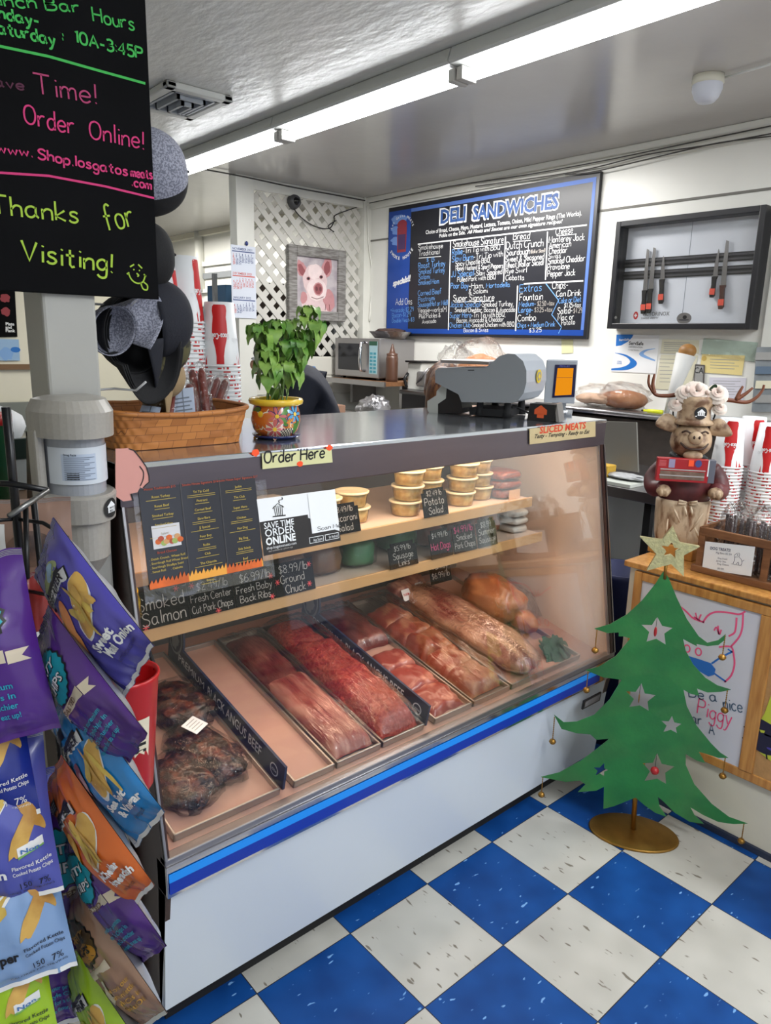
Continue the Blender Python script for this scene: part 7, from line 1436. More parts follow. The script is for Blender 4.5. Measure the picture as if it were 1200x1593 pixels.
def rose(cx, cy, r):
    mb = MB(); c_ = AP(*AP.px(*cp(cx, cy)), .035)
    for i in range(4):
        for j in range(5):
            a = j * 2 * PI / 5 + i * .6; rr = r * (1 - i * .23); up = (fp * .55 + zz_ * .35).normalized(); e1 = sp; e2 = up.cross(e1)
            n = e1 * math.cos(a) + e2 * math.sin(a)
            def fn(u, v, n=n, rr=rr, up=up, i=i): tt = n.cross(up); y = 2 * u - 1; return c_ + n * (rr * (.35 + .65 * v) * math.cos(y * .75)) + tt * (rr * .75 * y * (.4 + .6 * v)) + up * (rr * (.25 * i + .28 * v - .16 * v * v * (3 - i)))
            mb.grid(fn, 6, 5, ROS if i < 2 else ROP)
    mb.blob(c_ + up * r * .75, r * .26, r * .26, r * .3, ROP, 12, 8, .25, 5, 2)
    mb.build('rose', t)
rose(430, 262, .050); rose(345, 268, .036); rose(600, 272, .040); rose(510, 285, .030); rose(262, 362, .026); rose(620, 392, .026)
mb = MB(); LG = mat('silk_leaf', rgb(30, 62, 34), .5)
for (x_, y_, a) in ((560, 245, 1.2), (590, 265, .3), (320, 315, 3.4), (570, 340, -.6), (545, 290, 1.8)): S = PL(AP(*AP.px(*cp(x_, y_)), .035), sp, zz_ + fp * .3); mb.ell(S, 0, 0, .024, .012, LG, 0, a, 14, 2)
mb.build('leaves', t)
mb = MB(); hbp = [hb + Rp @ V((0, .072 * math.sin(a), .045 + .075 * math.cos(a))) for a in [rad(-110 + k * 11) for k in range(21)]]; mb.tube(hbp, .003, MBLACK, 6); mb.build('band', t)
# red carton held in the arms
t = thing('red_carton', 'red printed carton with clear window held in the arms of the pig figurine', 'carton', L3(.10, .01, .235))
BXP = PL(L3(.118, 0, 0), sp, zz_); q = [BXP.px(*cp(*p)) for p in ((130, 800), (560, 815), (545, 1035), (150, 1015))]; xa, xb, za, zb = q[0][0], q[1][0], q[2][1] + .006, q[0][1] - .003
RB = mat('carton_red', rgb(164, 28, 36), .35); mb = MB(); mb.slab(BXP, xa, za, xb, zb, -.032, 0, RB); mb.slab(BXP, xb, za, xb + .022, zb, -.032, -.001, mat('carton_slate', rgb(96, 98, 110), .4)); mb.build('box', t, bevel=.0015)
mb = MB(); hh = zb - za; ww = xb - xa
mb.rect(BXP, xa + .012, za + hh * .10, xb - .012, za + hh * .46, mat('carton_window', rgb(118, 96, 84), .25, var=.4, vscale=30), .0008); mb.rect(BXP, xa + .012, za + hh * .50, xb - .01, za + hh * .55, mat('carton_silver', rgb(206, 196, 196), .25, metal=.6), .001); mb.rect(BXP, xa + .01, za + hh * .24, xb - .012, za + hh * .29, MATS['carton_silver'], .0012)
mb.rect(BXP, xa + ww * .22, za + hh * .6, xa + ww * .34, za + hh * .97, mat('carton_lilac', rgb(150, 140, 170), .5), .001); mb.rect(BXP, xa + ww * .60, za + hh * .70, xa + ww * .70, za + hh * .97, ORANGE, .0012); mb.ell(BXP, xa + ww * .79, za + hh * .83, .011, .013, mat('carton_blue', rgb(60, 70, 130), .5), .001); mb.rect(BXP, xb - .004, za + hh * .3, xb + .0, zb, W_, .001)
for k in range(5): mb.rect(BXP, xa + ww * .03, za + hh * (.66 + k * .055), xa + ww * .17, za + hh * (.68 + k * .055), mat('carton_pink', rgb(220, 120, 124), .5), .001)
mb.build('print', t)

# ------------------------------------------------------------------ cups on the counter
g2 = 'paper cups stacked on the right counter'
PT2 = .0125
qa = at(0, 2.03, 1131, 722); stack((qa.x, qa.y, CT + .001), int((qa.z - CT) / PT2) + 1, rad(-152), PT2, 'stack beside the pig figurine', g2)
qb = at(0, 2.10, 1192, 732); stack((qb.x - .0, qb.y, CT + .001), int((qb.z - CT) / PT2) + 1, rad(-160), PT2, 'stack at the right edge of the photo', g2)
qc = at(0, 2.16, 1163, 720); stack((qc.x + .01, qc.y, CT + .001), int((qc.z - CT) / PT2) + 1, rad(-130), PT2, 'stack hidden behind two others on the right counter', g2)
# ------------------------------------------------------------------ treat crate
XC = 1.625; DP = PL((XC, 0, 0), (0, -1, -.0), (0, 0, 1)); c12 = crop(1080, 620, 683 / 120)
CRW = mat('crate_wood', rgb(136, 92, 58), .55, col2=rgb(104, 66, 40), vscale=9, stretch=(6, 1, 6), lo=.3, hi=.7)
q = [DP.px(*c12(*p)) for p in ((0, 1520), (40, 1120))]; cl = DP.px(*c12(20, 1400))[0]; czb = CT + .001; czt = DP.px(*c12(45, 1130))[1]
t = thing('treat_crate', 'wooden slatted crate with a white dog treats card on the counter edge', 'crate', (XC + .1, -cl - .12, czb))
cw_ = .30; cd_ = .20; mb = MB()
mb.slab(DP, cl - .01, czb, cl + cw_ + .01, czb + .022, -.012, .012, CRW); mb.slab(DP, cl, czt - .028, cl + cw_, czt, -.010, .004, CRW)
for x_ in (cl, cl + .215, cl + cw_ - .022): mb.slab(DP, x_, czb + .02, x_ + .022, czt, -.010, .002, CRW)
mb.build('front_slats', t, bevel=.002)
mb = MB(); mb.slab(DP, cl, czb, cl + .010, czt, -cd_, -.010, CRW); mb.slab(DP, cl + cw_ - .010, czb, cl + cw_, czt, -cd_, -.010, CRW); mb.slab(DP, cl, czb, cl + cw_, czt, -cd_ - .01, -cd_, CRW); mb.slab(DP, cl, czb, cl + cw_, czb + .006, -cd_, -.01, CRW); mb.build('sides', t)
q = [DP.px(*c12(*p)) for p in ((80, 1505), (515, 1570), (550, 1310), (110, 1262))]; S = quadS(*[DP(a, b, .006) for a, b in q]); mb = MB(); mb.slab(S, 0, 0, 1, 1, 0, .001, PWHITE); mb.build('card', t)
DINK = mat('card_ink', rgb(80, 84, 110), .6); mb = MB(); typefit(mb, S, 'DOG TREATS!', .12, .74, .14, .42, DINK, .02, .002); typefit(mb, S, 'Pig Ears $2.50', .25, .62, .09, .32, DINK, .0, .002); typefit(mb, S, 'Dog Snack', .30, .44, .085, .20, DINK, 0, .002); typefit(mb, S, 'Jerky Stix', .28, .34, .085, .20, DINK, 0, .002); typefit(mb, S, 'Dog Chews', .30, .24, .085, .24, DINK, 0, .002); typefit(mb, S, '$3.00', .32, .08, .08, .13, DINK, 0, .002)
for o_ in ([(.62, .62), (.66, .70), (.72, .72), (.72, .62), (.66, .58), (.62, .60)], [(.64, .58), (.64, .46), (.62, .34), (.66, .32)], [(.72, .60), (.78, .50), (.79, .36), (.74, .32), (.72, .42), (.68, .34)], [(.58, .33), (.80, .31)], [(.79, .46), (.83, .52)]): mb.line(S, catmull(o_, 4), .009, DINK, .002)
mb.ell(S, .69, .66, .012, .018, DINK, .002); mb.build('print', t)
JR = mat('jerky_sticks', rgb(52, 32, 32), .45, var=.4, vscale=30, coat=.2)
for i, (cx_, lb) in enumerate(((.075, 'clear bag of dark jerky strips at the left in the treat crate'), (.17, 'crinkled clear bag of dark treats at the middle of the crate'), (.255, 'large shiny bag of dark treats at the right in the crate'))):
    o = DP(cl + cx_, czb + .012, -.10); t = thing('treat_bag', lb, 'bag', o, 'treat bags in the crate'); random.seed(20 + i); mb = MB()
    for k in range(7): a = o + DP.x * (-.034 + .011 * k) + V((random.uniform(-.03, .03), 0, 0)); mb.tube([a, a + V((random.uniform(-.01, .01), random.uniform(-.012, .012), czt - czb + .02))], [.006, .007], JR, 8)
    mb.build('treats', t); mb = MB(); hz = (czt - czb) * .5; mb.blob(o + V((0, 0, hz + .030)), .075, .050 + .01 * i, hz + .032 + .008 * i, CELLO, 24, 16, .35, 3.5, i + 4, None, .8); mb.build('clear_bag', t)

# ------------------------------------------------------------------ sheet metal tree
TB0 = V((1.330, -.280, 0)); tdir = V((.56, -.83, 0)).normalized(); TP = PL(TB0, tdir, (0.0, 0.0, 1))
def tp_(x, y): return TP.px(*c10(x, y))
TG = mat('tree_green_paint', rgb(42, 122, 58), .36, col2=rgb(28, 92, 46), vscale=7, bump=.25, bscale=90, coat=.25, lo=.35, hi=.75)
BRASS = mat('aged_brass', rgb(150, 112, 52), .32, metal=.85, var=.25, vscale=16); GLIT = mat('glitter_gold', rgb(206, 200, 150), .3, metal=.6, bump=.9, bscale=140, var=.2, vscale=60); OR_ = mat('ornament_red', rgb(160, 26, 34), .3)
TOP = at(0, TB0.x, 1036, 888)
outl = [(605, 262), (625, 300), (660, 385), (705, 480), (760, 560), (800, 590), (850, 578), (884, 550), (878, 578), (850, 600), (800, 605), (750, 595), (752, 606), (720, 590), (688, 572), (700, 625), (735, 690), (790, 750), (845, 785), (908, 805), (860, 815), (800, 818), (752, 800), (762, 832), (725, 825), (690, 805), (705, 880), (750, 970), (815, 1050), (860, 1095), (896, 1118), (850, 1118), (790, 1098), (760, 1090), (790, 1142), (750, 1130), (700, 1100), (700, 1150), (740, 1240), (820, 1330), (900, 1390), (985, 1420), (920, 1422), (850, 1412), (780, 1380), (722, 1345), (740, 1380), (782, 1420), (720, 1412), (650, 1370), (600, 1320), (572, 1296), (580, 1340), (612, 1388), (560, 1370), (510, 1335), (470, 1300), (420, 1320), (370, 1340), (322, 1352), (325, 1250), (290, 1268), (205, 1275), (240, 1240), (215, 1222), (150, 1228), (35, 1206), (120, 1185), (220, 1130), (300, 1070), (350, 1030), (290, 1035), (262, 1010), (200, 1005), (130, 985), (95, 920), (140, 955), (200, 952), (280, 920), (350, 850), (405, 760), (375, 755), (320, 748), (240, 715), (300, 700), (380, 650), (445, 570), (415, 560), (392, 560), (392, 542), (340, 545), (280, 525), (350, 505), (430, 460), (500, 395), (560, 320), (595, 265)]
holes = [[(569, 470), (592, 512), (640, 522), (602, 548), (608, 598), (565, 572), (520, 585), (532, 540), (497, 507), (545, 508)], [(497, 775), (512, 822), (563, 830), (525, 860), (530, 902), (490, 878), (440, 885), (462, 848), (425, 812), (470, 815)], [(637, 925), (648, 955), (682, 962), (655, 980), (660, 1005), (632, 990), (597, 1000), (612, 970), (588, 948), (622, 950)], [(568, 1095), (590, 1145), (650, 1158), (606, 1188), (610, 1238), (570, 1215), (510, 1225), (535, 1180), (502, 1142), (550, 1140)], [(326, 1142), (326, 1165), (345, 1175), (326, 1182), (325, 1203), (306, 1190), (285, 1200), (295, 1178), (276, 1162), (305, 1162)]]
t = thing('metal_tree', 'green painted sheet metal christmas tree with bells and star cutouts on a brass stand', 'christmas tree', TB0)
mb = MB(); O = [tp_(*p) for p in outl]; Hh = [[tp_(*p) for p in h] for h in holes]
print('tree tips z', tp_(35, 1206), tp_(985, 1420), tp_(605, 262))
mb.prism_holes(lambda u, v, h=0: TP(u, v, h), O, Hh, -.0012, .0012, TG); mb.build('tree_panel', t)
mb = MB(); top_ = tp_(465, 1300); mb.tube([TP(0, .008, -.012), TP(tp_(470, 1295)[0], top_[1], -.012), TP(tp_(560, 900)[0], tp_(560, 900)[1], -.010)], .0085, BRASS, 12); mb.build('pole', t)
mb = MB()
Rt = Matrix((TP.x, -TP.n, zz_)).transposed(); mb.lathe([(.001, .0), (.148, .0), (.150, .003), (.146, .008), (.02, .010), (.001, .010)], BRASS, TB0 + V((.0, .0, 0)), 44, Rt, squash=.66); mb.build('base_plate', t, bevel=.001)
mb = MB(); sc_ = tp_(632, 160); so = [tp_(*p) for p in ((640, 52), (672, 128), (765, 145), (690, 185), (690, 282), (632, 225), (520, 255), (565, 180), (488, 100), (590, 115))]
si = [(sc_[0] + (a - sc_[0]) * .34, sc_[1] + (b - sc_[1]) * .34) for a, b in so]
mb.prism_holes(lambda u, v, h=0: TP(u, v, h), so, [si], -.006, .010, GLIT)
mb.build('star_topper', t, bevel=.003); mb = MB(); a = tp_(610, 225); b = tp_(607, 270); mb.tube([TP(a[0], a[1], 0), TP(b[0], b[1] - .02, 0)], .005, BRASS, 8); mb.build('star_socket', t)
def bell(px_, py_, bx_, by_):
    a = tp_(px_, py_); b = tp_(bx_, by_); A = TP(a[0], a[1], 0); B = V((A.x, A.y, TP(b[0], b[1], 0).z)); mb = MB(); n_ = max(4, int((A.z - B.z) / .008))
    for i in range(n_): c_ = A.lerp(B + zz_ * .012, (i + .5) / n_); mb.blob(c_, .0022, .0022, .0042, BRASS, 6, 5)
    mb.tube([A, B + zz_ * .01], .0009, BRASS, 4); bo = mb.build('bell_chain', t)
    mb = MB(); mb.blob(B, .0115, .0115, .0105, BRASS, 16, 12); mb.lathe([(.0112, -.0012), (.0124, 0), (.0112, .0012)], BRASS, B, 16); mb.build('bell', bo)
for b_ in ((293, 530, 287, 625), (252, 722, 248, 808), (98, 930, 92, 1044), (44, 1206, 44, 1288), (882, 556, 871, 657), (892, 808, 879, 900), (882, 1118, 870, 1202), (968, 1420, 956, 1500)): bell(*b_)
def orn(x0, y0, x1, y1, r, fl, m):
    a = tp_(x0, y0); b = tp_(x1, y1); A = TP(a[0], a[1], 0); B = TP(a[0], b[1], 0); mb = MB(); mb.tube([A, B], .0009, MBLACK, 4); mb.blob(B, r * fl if fl < 1 else r, r * (fl if fl < 1 else 1), r, m, 14, 10, 0, 1, 0, Rt); mb.build('ornament', t)
orn(569, 470, 565, 540, .017, .3, OR_); orn(497, 745, 486, 845, .018, .12, BRASS); orn(568, 1095, 562, 1178, .014, 1.0, OR_)

# ------------------------------------------------------------------ prep table behind the end of the case
TBX = 2.35; tz = at(0, TBX, 965, 752).z
t = thing('prep_table', 'steel prep table behind the right end of the case', 'table', (TBX + .25, .55, 0))
mb = MB(); mb.box((TBX - .1, .26, tz - .05), (XW - .08, 1.1, tz), STEEL); mb.build('top', t, bevel=.003)
for x_, y_ in ((TBX - .06, .30), (XW - .14, .30), (TBX - .06, 1.05), (XW - .14, 1.05)): mb = MB(); mb.box((x_, y_, 0), (x_ + .035, y_ + .035, tz - .05), MBLACK); mb.build('leg', t)
mb = MB(); mb.box((TBX - .04, .30, .25), (XW - .14, 1.05, .275), GREY); mb.build('lower_shelf', t)
PF = PL((TBX + .12, 0, 0), (0, -1, 0), (0, 0, 1)); t = thing('steel_splash_panel', 'tilted stainless sheet standing on the prep table right of the case', 'panel', PF(*PF.px(970, 735))); q = [PF.px(*p) for p in ((925, 655), (990, 657), (993, 735), (935, 725))]
mb = MB(); mb.prism(PF, [(a, max(b, tz + .002)) for a, b in q][::-1], -.012, 0, mat('panel_steel_dull', rgb(150, 148, 142), .45, metal=.6)); mb.build('sheet', t, bevel=.003)
q0 = at(0, TBX - .02, 950, 748); t = thing('cutting_board', 'white cutting board on the prep table', 'cutting board', (TBX + .06, q0.y - .02, tz)); MB().box((TBX - .08, at(0, TBX, 996, 745).y, tz), (TBX + .10, at(0, TBX, 996, 745).y + .35, tz + .018), mat('board_white', rgb(206, 210, 202), .5)).build('board', t, bevel=.003)
q1 = at(0, TBX + .03, 944, 718); t = thing('sponge', 'yellow sponge on the prep table beside the steel sheet', 'sponge', (q1.x, q1.y, tz + .018)); MB().box((q1.x - .04, q1.y - .035, tz + .019), (q1.x + .04, q1.y + .035, tz + .075), mat('sponge_yellow', rgb(206, 164, 60), .8, bump=.5, bscale=120)).build('sponge', t, bevel=.006)
q1 = at(0, TBX + .03, 975, 728); t = thing('plastic_sheet', 'crumpled clear plastic on the white cutting board', 'wrap', (q1.x, q1.y, tz + .02)); MB().blob((q1.x, q1.y, tz + .034), .05, .10, .014, mat('plastic_milky', rgb(186, 188, 190), .3), 24, 10, .4, 5, 3).build('wrap', t)
STG = mat('cabinet_steel_grey', rgb(110, 112, 114), .4, metal=.3)
t = thing('steel_cabinet', 'grey steel cabinet standing beyond the prep table, left of the pig figurine', 'cabinet', (2.95, .1, 0)); mb = MB(); mb.box((2.62, -.30, 0), (XW - .02, .22, 1.02), STG); mb.build('body', t, bevel=.004); mb = MB(); [mb.box((2.612, -.28, z), (2.622, .20, z + .006), MBLACK) for z in (.4, .7, .9)]; mb.build('seams', t)
t = thing('trash_bag', 'black glossy trash bag in the gap behind the counter', 'bag', (2.15, .18, 0)); MB().blob((2.36, .12, .40), .17, .15, .40, mat('bag_black', rgb(16, 16, 18), .25, bump=.9, bscale=14, bdist=.02), 26, 18, .25, 3, 4).build('bag', t)
t = thing('gap_dark_filler', 'dark blue bin standing between the case and the counter', 'bin', (1.83, .18, 0)); mb = MB(); mb.lathe([(.001, 0), (.11, 0), (.125, .72), (.132, .73), (.132, .75), (.118, .75), (.105, .02), (.001, .02)], mat('gap_navy', rgb(28, 36, 84), .5), (1.84, .16, 0), 30); mb.build('bin', t)  # drum added to stand in for the dark interior of this gap

# ------------------------------------------------------------------ ceiling fixtures
TUBE = emat('fluorescent_tube', (.96, .98, 1, 1), 11); FIXW = mat('fixture_white', rgb(206, 208, 204), .4); ENDG = mat('socket_grey', rgb(190, 188, 184), .5)
FXX = 1.50; ys = [-1.52, -.28, .86, 2.10, 3.34]
ys = [ -.40, .86, 2.12, 3.38]
for k in range(3):
    y0, y1 = ys[k] , ys[k + 1]
    t = thing('fluorescent_light', ['fluorescent ceiling fixture nearest the top right of the photo', 'fluorescent ceiling fixture in the middle of the row of three', 'fluorescent ceiling fixture farthest away, above the caps'][k], 'ceiling light', (FXX, (y0 + y1) / 2, CEIL - .1), 'fluorescent ceiling lights')
    mb = MB(); S = PL((FXX, 0, 0), (1, 0, 0), (0, 0, 1)); q = [(-.07, CEIL - .003), (-.085, CEIL - .052), (-.075, CEIL - .060), (.075, CEIL - .060), (.085, CEIL - .052), (.07, CEIL - .003)]
    mb.add([(FXX + a, y0 + .004, b) for a, b in q] + [(FXX + a, y1 - .004, b) for a, b in q], [(i, (i + 1) % 6, (i + 1) % 6 + 6, i + 6) for i in range(6)] + [tuple(range(6)), tuple(range(11, 5, -1))], FIXW); mb.build('housing', t)
    for x_ in (-.024, .024): mb = MB(); mb.tube([(FXX + x_, y0 + .035, CEIL - .092), (FXX + x_, y1 - .035, CEIL - .092)], .0135, TUBE, 14); mb.build('tube', t)
    for yy in (y0 + .022, y1 - .022): mb = MB(); mb.box((FXX - .042, yy - .016, CEIL - .112), (FXX + .042, yy + .016, CEIL - .064), ENDG); mb.build('socket', t, bevel=.004)
q = [at(2, CEIL, *p) for p in ((242, 165), (262, 118), (338, 142), (312, 190))]
t = thing('ceiling_vent', 'square white ceiling vent left of the light row', 'vent', (1.0, 2.2, CEIL - .04)); vx0, vx1, vy0, vy1 = .80, 1.13, 1.99, 2.42
mb = MB()
for a in ((vx0, vy0, vx1, vy0 + .05), (vx0, vy1 - .05, vx1, vy1), (vx0, vy0, vx0 + .05, vy1), (vx1 - .05, vy0, vx1, vy1)): mb.box((a[0], a[1], CEIL - .03), (a[2], a[3], CEIL - .001), FIXW)
mb.build('frame', t, bevel=.008)
mb = MB()
for i in range(3): e_ = .055 + i * .04; mb.box((vx0 + e_, vy0 + e_, CEIL - .028 - i * .012), (vx1 - e_, vy0 + e_ + .012, CEIL - .004), GREYL); mb.box((vx0 + e_, vy1 - e_ - .012, CEIL - .028 - i * .012), (vx1 - e_, vy1 - e_, CEIL - .004), GREYL); mb.box((vx0 + e_, vy0 + e_, CEIL - .028 - i * .012), (vx0 + e_ + .012, vy1 - e_, CEIL - .004), GREYL); mb.box((vx1 - e_ - .012, vy0 + e_, CEIL - .028 - i * .012), (vx1 - e_, vy1 - e_, CEIL - .004), GREYL)
mb.build('louvre', t)
t = thing('smoke_detector', 'white dome smoke detector on the ceiling with a thin conduit', 'smoke detector', (2.36, .304, CEIL - .1)); s = at(2, CEIL, 1103, 118)
mb = MB(); mb.lathe([(.001, -.001), (.062, -.001), (.064, -.03), (.06, -.034)], mat('detector_ivory', rgb(206, 204, 188), .4), s, 30); mb.build('base', t); mb = MB(); mb.lathe([(.060, -.032), (.060, -.055), (.048, -.085), (.034, -.10), (.001, -.098)], mat('detector_white', rgb(206, 210, 220), .35), s, 30); mb.build('dome', t)
mb = MB(); mb.tube([s + V((.03, -.055, -.012)), at(2, CEIL - .01, 1215, 95)], .005, FIXW, 8); mb.build('conduit', t)
# loose wires along the top of the menu wall and the lattice
t = thing('ceiling_wires', 'thin dark cables strung along the top of the menu wall', 'cable', (XW - .06, 1.5, CEIL - .1)); mb = MB()
for q in (((575, 316), (700, 290), (820, 272), (940, 250), (1060, 225), (1200, 196)), ((740, 290), (840, 276), (920, 262), (1010, 240), (1100, 226), (1200, 208)), ((880, 272), (930, 266), (1040, 240), (1120, 222), (1200, 212))): mb.tube([at(0, XW - .058, *p) for p in catmull(list(q), 4)], .0035, mat('cable_grey', rgb(66, 64, 62), .6), 6)
mb.build('cables', t)
t = thing('corner_cables', 'thin cables along the top of the lattice and down the corner post', 'cable', (2.6, YL - .05, CEIL - .1)); mb = MB(); mb.tube([at(1, YL - .05, *p) for p in catmull([(310, 262), (380, 275), (450, 290), (520, 303), (568, 312)], 4)], .005, MATS['cable_grey'], 6); mb.tube([at(1, YL - .06, *p) for p in catmull([(572, 320), (574, 380), (580, 430), (577, 470), (575, 500)], 4)], .007, WHITE, 6); mb.build('cables', t)
# ------------------------------------------------------------------ chip rack at the lower left
CHIP = mat('chip_print', rgb(206, 164, 84), .4, col2=rgb(166, 116, 48), vscale=22, lo=.4, hi=.7); CHIPY = mat('chip_print_yellow', rgb(206, 178, 86), .4, col2=rgb(170, 136, 56), vscale=26, lo=.4, hi=.7); SILV = mat('bag_inside_silver', rgb(170, 172, 176), .3, metal=.5); LWHITE = mat('bag_print_white', rgb(222, 222, 222), .4); LBLK = mat('bag_print_black', rgb(22, 22, 26), .4)
fwd_h = V((math.cos(YAW), math.sin(YAW), 0)); right_h = V((math.sin(YAW), -math.cos(YAW), 0))
def bag(name, label, ctr, w_, h_, th, rot, yaw, pitch, m, art, group, seed=0, curl=.0):
    "pillow bag: S(u, v, k), u from -1 (left) to 1, v from 0 (bottom) to 1 (top); art(mb, S) prints on it"
    t = thing(name, label, 'chip bag', ctr, group)
    f0 = fwd_h * math.cos(yaw) + right_h * math.sin(yaw); r0 = V((f0.y, -f0.x, 0)); z0 = V((0, 0, 1)); f1 = f0 * math.cos(pitch) - z0 * math.sin(pitch); u1 = z0 * math.cos(pitch) + f0 * math.sin(pitch)
    ax = r0 * math.cos(rot) + u1 * math.sin(rot); ay = -r0 * math.sin(rot) + u1 * math.cos(rot); n = -f1; c_ = V(ctr)
    def pr_(u, v):
        b = max(0, math.sin(PI * min(1, max(0, (v - .045) / .91)))) ** .55; e = max(0, 1 - abs(u) ** 2.4) ** .8
        return th * b * e * (1 + .0 * u)
    def S(u, v, k=0):
        u_ = max(-1, min(1, u)); pinch = 1 - .05 * math.sin(PI * v); wr = .0045 * noise.noise(V((u_ * 2.2 + seed, v * 5, seed))) + .0025 * noise.noise(V((u_ * 6, v * 4 + seed, 3))) * (1 + 2 * abs(v - .5))
        return c_ + ax * (u * w_ / 2 * pinch) + ay * ((v - .5) * h_ + .004 * noise.noise(V((u * 3, seed, v * 2)))) + n * (pr_(u_, v) + wr * (1 - abs(u_) ** 6) + k - curl * (u * u) * .0)
    def B(u, v): q = S(u, v); return q - n * 2 * pr_(max(-1, min(1, u)), v)
    mb = MB(); mb.grid(lambda a, b: S(2 * a - 1, b), 30, 40, m); mb.build('front', t)
    mb = MB(); mb.grid(lambda a, b: B(2 * a - 1, b) - n * .0008, 20, 24, SILV); mb.build('back', t)
    mb = MB(); mb.rect(S, -1, .0, 1, .028, LWHITE if seed % 2 else m, .0008, 20, 2); mb.build('bottom_seal', t); mb = MB()
    for k in range(4): mb.rect(S, -1, .965 + k * .008, 1, .968 + k * .008, SILV, .0010, 20, 1)
    mb.build('top_seal', t)
    mb = MB(); mb.rect(S, -1, .03, -.84, .96, LWHITE if seed < 12 else m, .0009, 3, 24)
    for k in range(14): mb.rect(S, -.95, .12 + k * .055, -.88, .15 + k * .055, SILV, .0014, 1, 1)
    art(mb, S); mb.build('printed_design', t)
    return t
KW = {}
def T2(mb, S, s_, x, y, sz, wd_, m_, bold=.02, h=.0022, rot=0, asp=None):
    vs_, fs_ = tmesh(s_, bold); W0 = max(p[0] for p in vs_); ca, sa = math.cos(rot), math.sin(rot)
    mb.add([S(x + (p[0] / W0 * wd_) * ca - p[1] * sz * sa * 1.5, y + p[1] * sz * ca + (p[0] / W0 * wd_) * sa / 1.5, h) for p in vs_], fs_, m_)
def deep(mb, S, s_, y, sc=1.0, m=LWHITE, txt=LBLK):
    w_ = .86 * sc
    mb.polyr(S, [(-w_ * .9, y - .035), (w_ * .75, y - .035), (w_ * .75, y + .055), (w_ * .55, y + .055), (w_ * .55, y + .075), (-w_ * .55, y + .075), (-w_ * .55, y + .055), (-w_ * .9, y + .055)], txt, .0012, 4); mb.polyr(S, [(-w_ * .87, y - .028), (w_ * .72, y - .028), (w_ * .72, y + .048), (-w_ * .87, y + .048)], m, .0017, 4)
    T2(mb, S, s_, -w_ * .80, y - .014, .075, w_ * 1.42, txt, .03, .0026)
def chips(mb, S, x, y, rx, ry, m=CHIP, seed=0):
    mb.ell(S, x, y, rx, ry, LWHITE, .0011, .3, 26, 4); mb.ell(S, x + .02, y + .01, rx * .94, ry * .92, m, .0016, .3, 26, 4, .12, seed)
    random.seed(seed)
    for k in range(5): mb.ell(S, x + rx * random.uniform(-.5, .5), y + ry * random.uniform(-.5, .5), rx * .42, ry * .36, (CHIPY, CHIP)[k % 2], .0020 + k * .0003, random.uniform(0, 3), 18, 2, .25, k + seed)
def art_sweet(mb, S):
    mb.ell(S, -.05, .80, .55, .06, mat('logo_river_green', rgb(150, 160, 110), .5), .0010, 0, 24, 3); mb.ell(S, .1, .81, .3, .035, mat('logo_river_blue', rgb(150, 180, 200), .5), .0014, 0, 20, 2)
    deep(mb, S, 'DEEP RIVER', .70); T2(mb, S, 'S N A C K S', -.25, .655, .028, .7, LBLK, .02); mb.rect(S, -.95, .66, -.60, .80, mat('award_grey', rgb(150, 150, 164), .5), .0012, 4, 6)
    mb.ell(S, -.40, .46, .42, .105, mat('onion_orange', rgb(196, 108, 44), .4, col2=rgb(222, 150, 90), vscale=16), .0012, .4, 26, 4); chips(mb, S, .42, .48, .46, .13, CHIP, 5)
    T2(mb, S, 'Sweet', -.10, .225, .085, .72, LWHITE, .04); T2(mb, S, 'Maui Onion', .02, .155, .085, .95, LWHITE, .04); T2(mb, S, 'KETTLE COOKED CHIPS', .05, .10, .03, .8, mat('bag_deep_violet', rgb(40, 34, 96), .4), .01); T2(mb, S, 'SMALL BATCH', -.3, .865, .025, .7, mat('bag_deep_violet', rgb(40, 34, 96), .4), .01)
def art_salt(mb, S):
    TL = mat('logo_teal', rgb(0, 150, 168), .35); n_ = 40
    q = [((.62 + .05 * (k % 2)) * math.cos(2 * PI * k / n_), .68 + (.155 + .012 * (k % 2)) * math.sin(2 * PI * k / n_)) for k in range(n_)]; mb.polyr(S, [(a * 1.07, .68 + (b - .68) * 1.07) for a, b in q], LBLK, .0009, 4); mb.polyr(S, q, TL, .0014, 5)
    T2(mb, S, 'DIRTY', -.48, .705, .08, .95, LBLK, .06, .0020); T2(mb, S, 'DIRTY', -.47, .708, .076, .92, LWHITE, .02, .0026); T2(mb, S, 'CHIPS', -.45, .60, .08, .9, LBLK, .06, .0020); T2(mb, S, 'CHIPS', -.44, .603, .076, .88, LWHITE, .02, .0026)
    RIB = mat('ribbon_cream', rgb(206, 192, 170), .5); mb.polyr(S, [(-.6, .44), (.6, .44), (.6, .51), (-.6, .51)], RIB, .0012, 3); mb.polyr(S, [(-.9, .42), (-.62, .43), (-.62, .50), (-.9, .49), (-.8, .455)], RIB, .0014, 2); mb.polyr(S, [(.62, .43), (.9, .42), (.8, .455), (.9, .49), (.62, .50)], RIB, .0014, 2); T2(mb, S, 'SALTED', -.36, .455, .05, .72, mat('ribbon_brown', rgb(110, 78, 52), .5), .02, .0022)
    TQ = mat('bag_teal_text', rgb(24, 150, 176), .4)
    for k, s_ in enumerate(('We cook our premium', 'Kettle Style Chips in', 'Peanut Oil for a crunchier', 'Down Home flavor, so eat up!')): T2(mb, S, s_, -.55, .30 - k * .055, .046, 1.15, TQ, .015)
